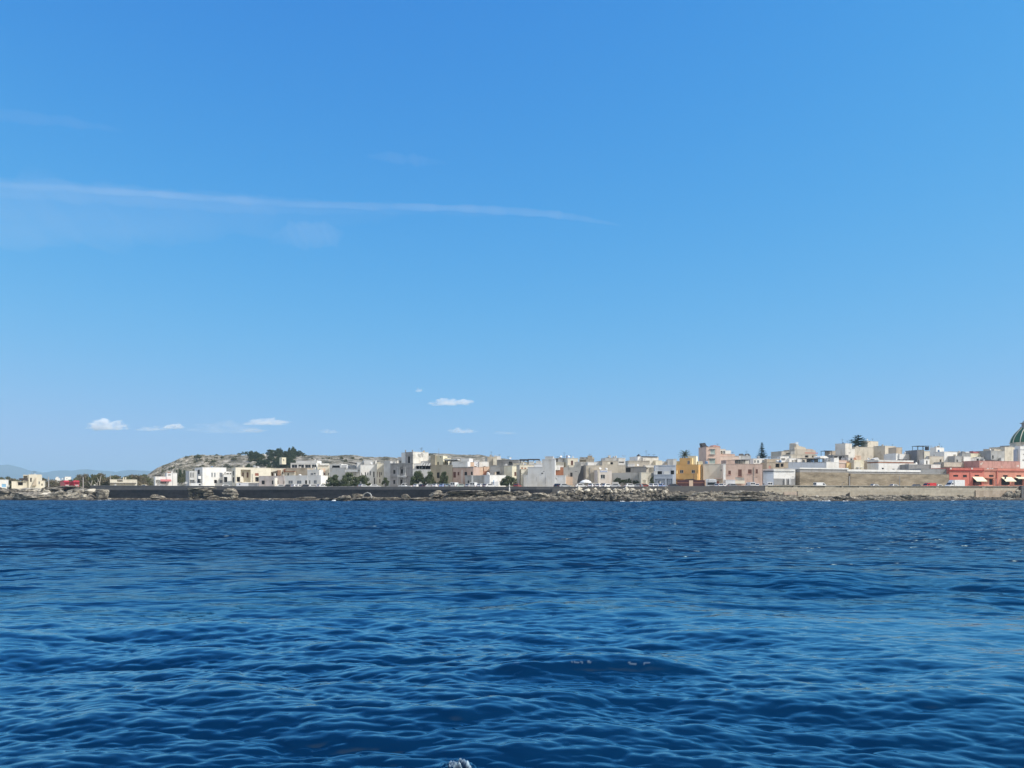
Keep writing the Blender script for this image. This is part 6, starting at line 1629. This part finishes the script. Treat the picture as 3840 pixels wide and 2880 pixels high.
A = [(4, 366, 7, 'pickup', 'white', 165, 'white pickup with a high cab parked before the palazzo', 'pickup_truck', 'pickup'),
 (4, 586, 8, 'hatch', 'white', 60, 'white hatchback under the bushy tamarisk'), (4, 672, 9, 'hatch', 'dark', 70, 'dark hatchback right of the white one under the tamarisks'),
 (4, 810, 8, 'hatch', 'silver', 15, 'silver car under the right half of the tamarisks'), (4, 910, 8, 'hatch', 'white', 62, 'white car below the first dark door of the olive house'),
 (4, 1030, 8, 'hatch', 'blue', 62, 'pale blue car under the round crowned tamarisk'), (4, 1130, 8, 'hatch', 'pale_green', 66, 'pale green grey car at the corner of the dusty pink house'),
 (4, 1232, 8, 'van', 'white', 70, 'white van like car before the dusty pink house', 'parked_van', 'van'), (4, 1340, 7, 'hatch', 'pale_green', 20, 'greenish grey car left of the low grey garages'),
 (4, 1480, 8, 'hatch', 'silver', 60, 'silver car before the low grey garage pair'), (4, 1560, 9, 'van', 'white', 75, 'tall white car before the wide grey garage', 'parked_van', 'van'),
 (4, 1676, 8, 'hatch', 'white', 64, 'white car between the garages and the bright white house'), (4, 1775, 9, 'hatch', 'grey', 66, 'dark grey car at the foot of the low bright white house'),
 (4, 1840, 7, 'hatch', 'white', 20, 'low white car touching the bright white house'),
 (3, 456, 8, 'hatch', 'white', 10, 'white car below the pale pink row of houses'), (3, 590, 8, 'hatch', 'dark', 20, 'dark car under the first grey shop window'), (3, 690, 8, 'hatch', 'white', 60, 'white car between two grey shop windows'),
 (3, 740, 9, 'hatch', 'white', 70, 'white car under the second grey shop window'), (3, 886, 8, 'hatch', 'dark', 12, 'dark car under the third grey shop window'), (3, 1010, 8, 'hatch', 'white', 14, 'white car before the lit corner house'), (3, 1130, 8, 'hatch', 'white', 60, 'white car below the lit end wall of the corner house'),
 (3, 1850, 7, 'hatch', 'silver', 60, 'small silver car at the edge of the spreading tamarisk'), (3, 2060, 8, 'hatch', 'white', 10, 'white car before the narrow cream house'),
 (2, 1212, 4, 'van', 'white', 15, 'white van above the large sea stack', 'parked_van', 'van'), (2, 294, 6, 'hatch', 'cream', 100, 'cream coloured little car at the left end of the wall'), (2, 612, 19, 'hatch', 'white', 15, 'white car under the red awning of the bar'), (2, 1714, 3, 'hatch', 'white', 20, 'white car above the small sea stack'),
 (5, 95, 8, 'hatch', 'dark_red', 70, 'small dull red car left of the blank gable'), (5, 800, 8, 'hatch', 'dark', 62, 'dark car at the foot of the white lean to'), (5, 915, 7, 'hatch', 'silver', 8, 'long silver car at the foot of the ruined house'),
 (5, 1190, 9, 'hatch', 'white', 10, 'white car beside the white parasol'), (5, 1385, 8, 'hatch', 'white', 60, 'white car left of the small pale pink house'), (5, 1500, 8, 'hatch', 'white', 64, 'white car under the blue sign'), (5, 1655, 7, 'hatch', 'white', 30, 'white car at the right corner of the small pale pink house'),
 (5, 1775, 7, 'hatch', 'white', 165, 'low white sports car before the planted yard wall'), (5, 2050, 8, 'hatch', 'white', 12, 'white car under the climbing plants'), (5, 2170, 8, 'hatch', 'silver', 160, 'silver car right of the climbing plants'),
 (6, 80, 8, 'hatch', 'dark_red', 15, 'dull red car before the cream kiosk'), (6, 220, 8, 'hatch', 'white', 60, 'white car beside the small tree'), (6, 290, 8, 'hatch', 'white', 68, 'white car before the pale blue grey house'), (6, 375, 8, 'hatch', 'blue', 64, 'pale blue car before the pale blue grey house'), (6, 598, 9, 'hatch', 'dark', 8, 'dark green black car left of the red board fence'),
 (6, 1345, 8, 'hatch', 'silver', 60, 'silver car right of the camper'), (6, 1430, 8, 'hatch', 'white', 60, 'white car with a dark bonnet at the white corner pier'), (6, 1610, 8, 'hatch', 'grey', 10, 'dark grey car below the cream tarpaulin'), (6, 2010, 8, 'hatch', 'white', 80, 'low white car between the two white vans'),
 (6, 1900, 8, 'van', 'white', 98, 'left of two white vans seen from behind, before the dusty pink house', 'parked_van', 'van'), (6, 2196, 8, 'van', 'white', 98, 'white van seen from behind, before the blue grey lock up', 'parked_van', 'van'),
 (7, 905, 7, 'van', 'white', 18, 'white van half hidden by the wall before the stone warehouse', 'parked_van', 'van'), (7, 1855, 7, 'hatch', 'white', 22, 'white car before the second stone warehouse'), (7, 2190, 7, 'hatch', 'white', 22, 'white car at the pipe of the second stone warehouse'),
 (8, 336, 7, 'hatch', 'dark', 198, 'dark car parked left of the red van'), (8, 750, 8, 'hatch', 'white', 20, 'white car between the red van and the box truck')]
for a in A:
    c, x, off, kind, col, ang, lab = a[:7]
    e = car(cpx(c, x), off, kind, col, ang, lab, *(a[7:9] if len(a) > 7 else ()))
    if kind == 'van': e.scale = (.95, .95, .9)
    if c in (5,) and x == 1232: e.scale = (.8, .8, .8)
e = car(cpx(8, 565), 8, 'van', 'red', 200, 'bright red delivery van before the stone warehouse', 'delivery_van', 'van', None); e.scale = (1.12, 1, .92)
e = car(cpx(8, 1010), 8, 'truck', 'white', 200, 'white box truck parked before the red shops', 'box_truck', 'truck', None); e.scale = (1.12, 1.1, 1.0)
# camper seen from the front
pc = cpx(6, 1228); Dc = WD(pc) + 10; xc = xat(pc, Dc); E = empty('camper_van', (xc, Dc, float(ground_z(xc, Dc)) + .01), R(-8)); tag(E, 'white camper van facing the sea with a dark wide windscreen', 'camper')
mb = MB(); mb.prism([(-1.75, .4), (1.75, .4), (1.78, 2.6), (1.45, 3.1), (-1.3, 3.15), (-1.75, 2.8)], -.3, 5.5); mb.build('body', PAINT['white'], E)
mb = MB(); mb.box(-1.0, 1.0, -1.1, -.305, .4, 1.0); mb.build('bonnet', PAINT['white'], E)
mb = MB(); mb.box(-1.25, 1.5, -.36, -.31, 1.1, 1.9); mb.build('windscreen', GLASS, E)
mb = MB(); mb.prism([(-1.0, 2.0), (1.76, 2.0), (1.7, 2.9), (-.9, 2.95)], -1.0, -.304); mb.build('sleeping_cab', PAINT['white'], E)
mb = MB(); mb.box(-.7, .7, -1.15, -1.105, .45, .85); mb.build('grille', BUMP, E)
for sg in (-1, 1):
    mb = MB(); mb.box(sg * .85 - .12, sg * .85 + .12, -1.13, -1.102, .65, .85); mb.build('headlight', LAMPW, E)
    for y in (.2, 4): mb = MB(); mb.tube((sg * 1.5, y, .38), (sg * 1.77, y, .38), .38, .38, 12); mb.build('wheel', TYRE, E)
# dark red board fence with a beige panel
h = House('board_fence', 'dark red board fence with a beige middle panel below the ochre house', 6, 645, 1120, 11, 0, 'fence')
h.block(645, 846, 738, RWOOD if False else flat('dark_red_boards', (.085, .03, .035), .7), d=.15, roof=False, coping=False); h.block(920, 1120, 738, MATS['dark_red_boards'], d=.15, roof=False, coping=False)
h.block(850, 916, 744, PE, v=-.1, d=.35, roof=False, coping=False, name='panel')
h.box('rail', 645, 782, 846, 790, -.06, -.004, TC); h.box('rail', 920, 782, 1120, 790, -.06, -.004, TC)
h.poly('awning', [(645, 738), (760, 738), (820, 722), (910, 716), (980, 738), (980, 744), (645, 744)], .2, 2.2, DWOOD)
# red kiosks on the left shore
for x0, x1, lab in ((1040, 1196, 'left hand red kiosk box above the pale ledge'), (1206, 1368, 'right hand red kiosk box above the pale ledge')):
    h = House('kiosk', lab, 1, x0 + 78, x1, 14, 38, 'kiosk', lift=1.15)
    KR = flat('red_kiosk_paint', (.46, .03, .06), .5)
    h.block(x0 + 78, x1, 762, KR, side=x0, roof=True, wins=[(x0 + 92, 800, x1 - 12, 830, 'O', .25)])
    h.poly('canopy', [(x0 + 60, 762), (x0 + 72, 744), (x1 - 10, 744), (x1 + 10, 768), (x1 + 10, 774), (x0 + 60, 774)], -.5, 2.2, flat('red_canvas', (.50, .05, .085), .8))
    h.box('counter', x0 + 92, 822, x1 - 6, 832, -.4, -.02, WCLO)
# white parasol and stall
pp = cpx(5, 1272); Dp = WD(pp) + 12; xp = xat(pp, Dp); E = empty('parasol', (xp, Dp, float(ground_z(xp, Dp)))); tag(E, 'big white parasol spread in front of the ruined house', 'parasol')
zt = zat(cpy(5, 732), Dp) - E.location.z; zb = zat(cpy(5, 784), Dp) - E.location.z; Rp = (cpx(5, 1378) - cpx(5, 1168)) / F * Dp / 2
mb = MB(); mb.lathe([(Rp, zb), (Rp * .98, zb + .1), (Rp * .72, zb + (zt - zb) * .55), (Rp * .4, zb + (zt - zb) * .88), (.1, zt)], 16); mb.build('canopy', WCLO, E)
mb = MB(); mb.tube((0, 0, 0), (0, 0, zb + .2), .06, .05, 8); mb.build('pole', METAL, E)
h = House('market_stall', 'low beige stall wall under the white parasol', 5, 1160, 1470, 11, 0, 'stall'); h.block(1160, 1250, 794, WH, d=1.5); h.block(1250, 1470, 788, BG, d=2, v=.3, wins=[(1368, 804, 1408, 836, 'k')])
# street lamps and posts
def lamp(c, x, y0, off, label, arm=1.0, head=True, r=.075, mat=METAL, name='street_lamp', base=None, cat='lamp'):
    px = cpx(c, x); D = WD(px) + off; xx = xat(px, D); z0 = float(ground_z(xx, D)) if base is None else base; zt = zat(cpy(c, y0), D)
    E = empty(name, (xx, D, z0)); tag(E, label, cat); mb = MB(); mb.tube((0, 0, -.2), (0, 0, zt - z0), r, r * .7, 8); mb.build('pole', mat, E)
    if head:
        mb = MB(); mb.tube((0, 0, zt - z0 - .1), (arm * .5, -.2, zt - z0 + .2), .04, .04, 6); mb.tube((arm * .5, -.2, zt - z0 + .2), (arm, -.3, zt - z0 + .22), .04, .04, 6); mb.build('arm', mat, E)
        mb = MB(); mb.prism([(arm - .1, zt - z0 + .16), (arm + .5, zt - z0 + .12), (arm + .45, zt - z0 + .26), (arm - .05, zt - z0 + .3)], -.45, -.2); mb.build('lamp_head', STEELD, E)
PST = flat('grey_concrete_post', (.42, .41, .40), .9)
lamp(1, 840, 682, 20, 'grey concrete post left of the red kiosks', head=False, r=.2, mat=PST, name='post', cat='post'); lamp(1, 1436, 686, 20, 'grey concrete post right of the red kiosks', head=False, r=.2, mat=PST, name='post', cat='post'); lamp(1, 1908, 640, 24, 'thin grey post at the left end of the low roadside bar', head=False, r=.12, mat=PST, name='post', cat='post')
lamp(2, 770, 562, 16, 'thin pole before the sea front bar', head=False, r=.1, mat=PST, name='post', cat='post')
lamp(5, 197, 640, 6, 'street lamp before the left edge of the blank gable', -.8); lamp(5, 577, 602, 6, 'street lamp before the middle of the blank gable', -.8); lamp(5, 1054, 600, 6, 'taller of the two poles before the ruined house', .8); lamp(5, 1088, 650, 7, 'pole leaning close to the taller one before the ruined house', head=False, r=.07, name='post', cat='post')
lamp(7, 392, 696, 6, 'lamp standing before the grey shed gate', .5); lamp(8, 62, 1040, 6, 'short pipe like pole before the second stone warehouse', head=False, r=.12, name='post', cat='post'); lamp(7, 1282, 795, 5, 'short post with a small head before the first stone warehouse', .2)
lamp(6, 1965, 700, 6, 'thin lamp before the right part of the wide dusty pink house', .6)
for x, lab in ((1218, 'white square gate pillar left of the tamarisk row'), (1606, 'white square pillar between the first two tamarisks'), (1812, 'white square pillar between the last two tamarisks')):
    px = cpx(3, x); D = WD(px) + 12.5; xx = xat(px, D); E = empty('pillar', (xx, D, float(ground_z(xx, D)))); tag(E, lab, 'pillar'); zt = zat(cpy(3, 762), D) - E.location.z
    mb = MB(); mb.box(-.28, .28, -.28, .28, -.2, zt - .2); mb.build('shaft', LG, E); mb = MB(); mb.box(-.38, .38, -.38, .38, zt - .197, zt); mb.build('cap', LG, E)
px = cpx(4, 2168); D = WD(px) - .3; E = empty('marker_post', (xat(px, D), D, 3.6)); tag(E, 'white marker post standing against the dark sea wall parapet', 'post')
mb = MB(); mb.lathe([(.22, -.6), (.22, .5), (.14, .7), (.14, 1.3), (.2, 1.35), (.2, 1.6), (.05, 1.9), (.03, 2.4)], 10); mb.build('shaft', WH, E)
for c, x, y, off, lab in ((1, 1636, 826, 14, 'first small white road marker before the bare stems'), (1, 1992, 826, 14, 'small white road marker before the low roadside bar'), (2, 1004, 785, 16, 'square white board on the verge left of the large white house'), (1, 148, 842, 12, 'small cream marker right of the beach hut')):
    px = cpx(c, x); D = WD(px) + off; xx = xat(px, D); z = zat(cpy(c, y), D); E = empty('road_marker', (xx, D, float(ground_z(xx, D)))); tag(E, lab, 'marker')
    zz = z - E.location.z; s_ = .3 if c == 1 else .42
    mb = MB(); mb.tube((0, 0, -.1), (0, 0, zz - s_), .05, .05, 6); mb.build('stem', METAL, E); mb = MB(); mb.box(-s_, s_, -.05, .05, zz - s_, zz + s_); mb.build('board', WH, E)

# ---------------------------------------------------------------- air and clouds
mb = MB(); mb.box(-16000, 16000, -3600, 15200, -8, 440)
hz = mb.build('haze', None); hz.data.materials.clear()
m = bpy.data.materials.new('sea_air'); m.use_nodes = True; t = m.node_tree; t.nodes.clear()
vo = t.nodes.new('ShaderNodeVolumePrincipled'); vo.inputs['Color'].default_value = HAZE_COL; vo.inputs['Density'].default_value = HAZE_DENS; vo.inputs['Anisotropy'].default_value = 0.0
mo = t.nodes.new('ShaderNodeOutputMaterial'); t.links.new(vo.outputs[0], mo.inputs['Volume']); hz.data.materials.append(m)
tag(hz, 'thin sea air between the boat and the far mountains', 'haze', kind='stuff')
def cloudmat(name, dens, fibre, lo, hi, seed):
    """vapour whose density breaks up in threads and tufts: fibre = sizes in metres along x, y, z"""
    m = bpy.data.materials.new(name); m.use_nodes = True; t = m.node_tree; t.nodes.clear()
    vo = t.nodes.new('ShaderNodeVolumePrincipled'); vo.inputs['Color'].default_value = (.98, .98, .98, 1); vo.inputs['Anisotropy'].default_value = 0.0
    geo = N(t, 'ShaderNodeNewGeometry'); mp = N(t, 'ShaderNodeMapping'); mp.inputs['Scale'].default_value = tuple(1 / q for q in fibre); mp.inputs['Location'].default_value = (seed * 3.1, seed * 1.7, seed * 5.3)
    n = N(t, 'ShaderNodeTexNoise', Scale=1.0, Detail=6.0, Roughness=.62); mr = N(t, 'ShaderNodeMapRange'); mr.inputs['From Min'].default_value = lo; mr.inputs['From Max'].default_value = hi; mr.inputs['To Max'].default_value = dens
    t.links.new(geo.outputs['Position'], mp.inputs[0]); t.links.new(mp.outputs[0], n.inputs['Vector']); t.links.new(n.outputs['Fac'], mr.inputs['Value']); t.links.new(mr.outputs[0], vo.inputs['Density'])
    mo = t.nodes.new('ShaderNodeOutputMaterial'); t.links.new(vo.outputs[0], mo.inputs['Volume']); return m
def cloud(x0, x1, y0, y1, label, dens, seed, bump=.5, D=21000.0):
    xm = xat((x0 + x1) / 2, D); z0 = zat(y1, D); W_ = (x1 - x0) / F * D / 2; Hh = zat(y0, D) - z0
    bm = bmesh.new(); bmesh.ops.create_icosphere(bm, subdivisions=5, radius=1.0); of = Vector((seed * 3.7, seed * 1.3, seed * 7.1))
    for v in bm.verts:
        p = v.co.copy(); q = Vector((p.x * 2.2, p.y * 1.2, p.z * 1.5))
        k = 1 + bump * noise.fractal(q * 1.1 + of, .8, 2.1, 4)
        t = noise.noise(Vector((p.x * 1.7, 0, seed))) * .4 + .7
        z = p.z * k
        z = z * t if z > 0 else z * .22
        v.co = Vector((p.x * k * W_, p.y * k * W_ * .5, (z + .2) / 1.15 * Hh))
    me = bpy.data.meshes.new('cloud'); bm.to_mesh(me); bm.free(); me.materials.append(cloudmat('cloud_vapour', 2.6 * dens / (W_ * .8), (W_ * .42, W_ * .4, Hh * .5), .42, .70, seed))
    o = bpy.data.objects.new('cloud', me); COL.objects.link(o); o.location = (xm, D, z0); tag(o, label, 'cloud', 'small clouds above the horizon')
for i, a in enumerate(((335, 470, 1566, 1612, 'puffy white cloud over the left scrub, tallest of the small clouds', 3.2), (510, 612, 1600, 1616, 'thin flat cloud right of the tallest puffy cloud', .7), (620, 692, 1586, 1608, 'small bright oval cloud left of the hill', 2.2),
    (715, 990, 1572, 1624, 'wide faint veil cloud above the hill', .22), (915, 1095, 1566, 1592, 'long white cloud with a bump above the hill', 2.0), (900, 996, 1604, 1622, 'thin pale cloud just under the long bumped one', .9),
    (1620, 1765, 1488, 1519, 'highest bright oblong cloud in the middle of the sky', 1.7), (1685, 1775, 1600, 1624, 'faint small cloud over the palazzo', .8), (1205, 1266, 1606, 1624, 'very faint little cloud between hill and palazzo', .45), (1556, 1586, 1454, 1470, 'tiny faint wisp left above the bright oblong cloud', .5), (1850, 1945, 1614, 1628, 'faintest thin cloud right of the palazzo', .3), (560, 640, 1594, 1612, 'faint cloud joining the flat cloud and the bright oval', .35))):
    cloud(*a[:5], a[5], i + 1)
def streak(pts, label, dens, D=26000.0, seed=1):
    """long soft streak: pts = (px, py, half height in px)"""
    mb = MB(); n = 14; rings = []
    P_ = []
    for (a, b) in zip(pts[:-1], pts[1:]):
        for k in range(10): f_ = k / 10; P_.append(tuple(a[j] + (b[j] - a[j]) * f_ for j in range(3)))
    P_.append(pts[-1])
    vs = []; fs = []
    for i, (px, py, hh) in enumerate(P_):
        hh *= 1 + .45 * noise.fractal(Vector((i * .31, seed, 0)), .8, 2.0, 3); hh = max(hh, .6)
        py += 3 * noise.noise(Vector((i * .2, seed, 5)))
        for k in range(n): w_ = k / n * 6.2832; vs.append((xat(px, D), D + math.cos(w_) * hh / F * D * 4, zat(py + math.sin(w_) * hh, D)))
    for i in range(len(P_) - 1):
        for k in range(n): fs.append((i * n + k, i * n + (k + 1) % n, (i + 1) * n + (k + 1) % n, (i + 1) * n + k))
    fs += [tuple(reversed(range(n))), tuple((len(P_) - 1) * n + k for k in range(n))]
    mb.add(vs, [f[::-1] for f in fs]); hm = sum(p[2] for p in pts) / len(pts)
    o = mb.build('cirrus_cloud', cloudmat('ice_cloud_vapour', 2.2 * dens / (hm / F * D * 8), (4200, 2500, 22 / F * D), .22, .72, seed), None, True); tag(o, label, 'cloud')
streak([(-700, 660, 5), (0, 692, 7), (300, 709, 8), (620, 731, 8), (900, 752, 8), (1150, 767, 7), (1500, 775, 8), (1800, 784, 9), (2050, 801, 9), (2200, 822, 7), (2330, 846, 2)], 'long thin cirrus streak crossing the left half of the sky', .085, seed=2)
streak([(-700, 668, 18), (0, 704, 24), (300, 722, 24), (620, 745, 24), (900, 764, 22), (1150, 776, 17), (1500, 782, 13), (1900, 796, 9)], 'soft feathered lower edge of the long cirrus streak', .06, D=26800, seed=4)
streak([(-700, 760, 70), (0, 800, 85), (400, 812, 75), (800, 815, 50), (1200, 812, 30), (1500, 806, 8)], 'broad faint veil just below the long cirrus streak', .06, D=27500, seed=9)
streak([(1010, 905, 6), (1080, 890, 24), (1160, 882, 34), (1240, 880, 26), (1290, 870, 5)], 'small smudge of cirrus below the long streak', .07, seed=5)
streak([(1380, 585, 4), (1480, 592, 12), (1580, 603, 10), (1680, 612, 3)], 'barely visible wisp above the middle of the streak', .04, seed=6)
streak([(-500, 400, 8), (0, 430, 14), (250, 455, 12), (460, 490, 4)], 'faint high wisp at the upper left', .035, seed=7)
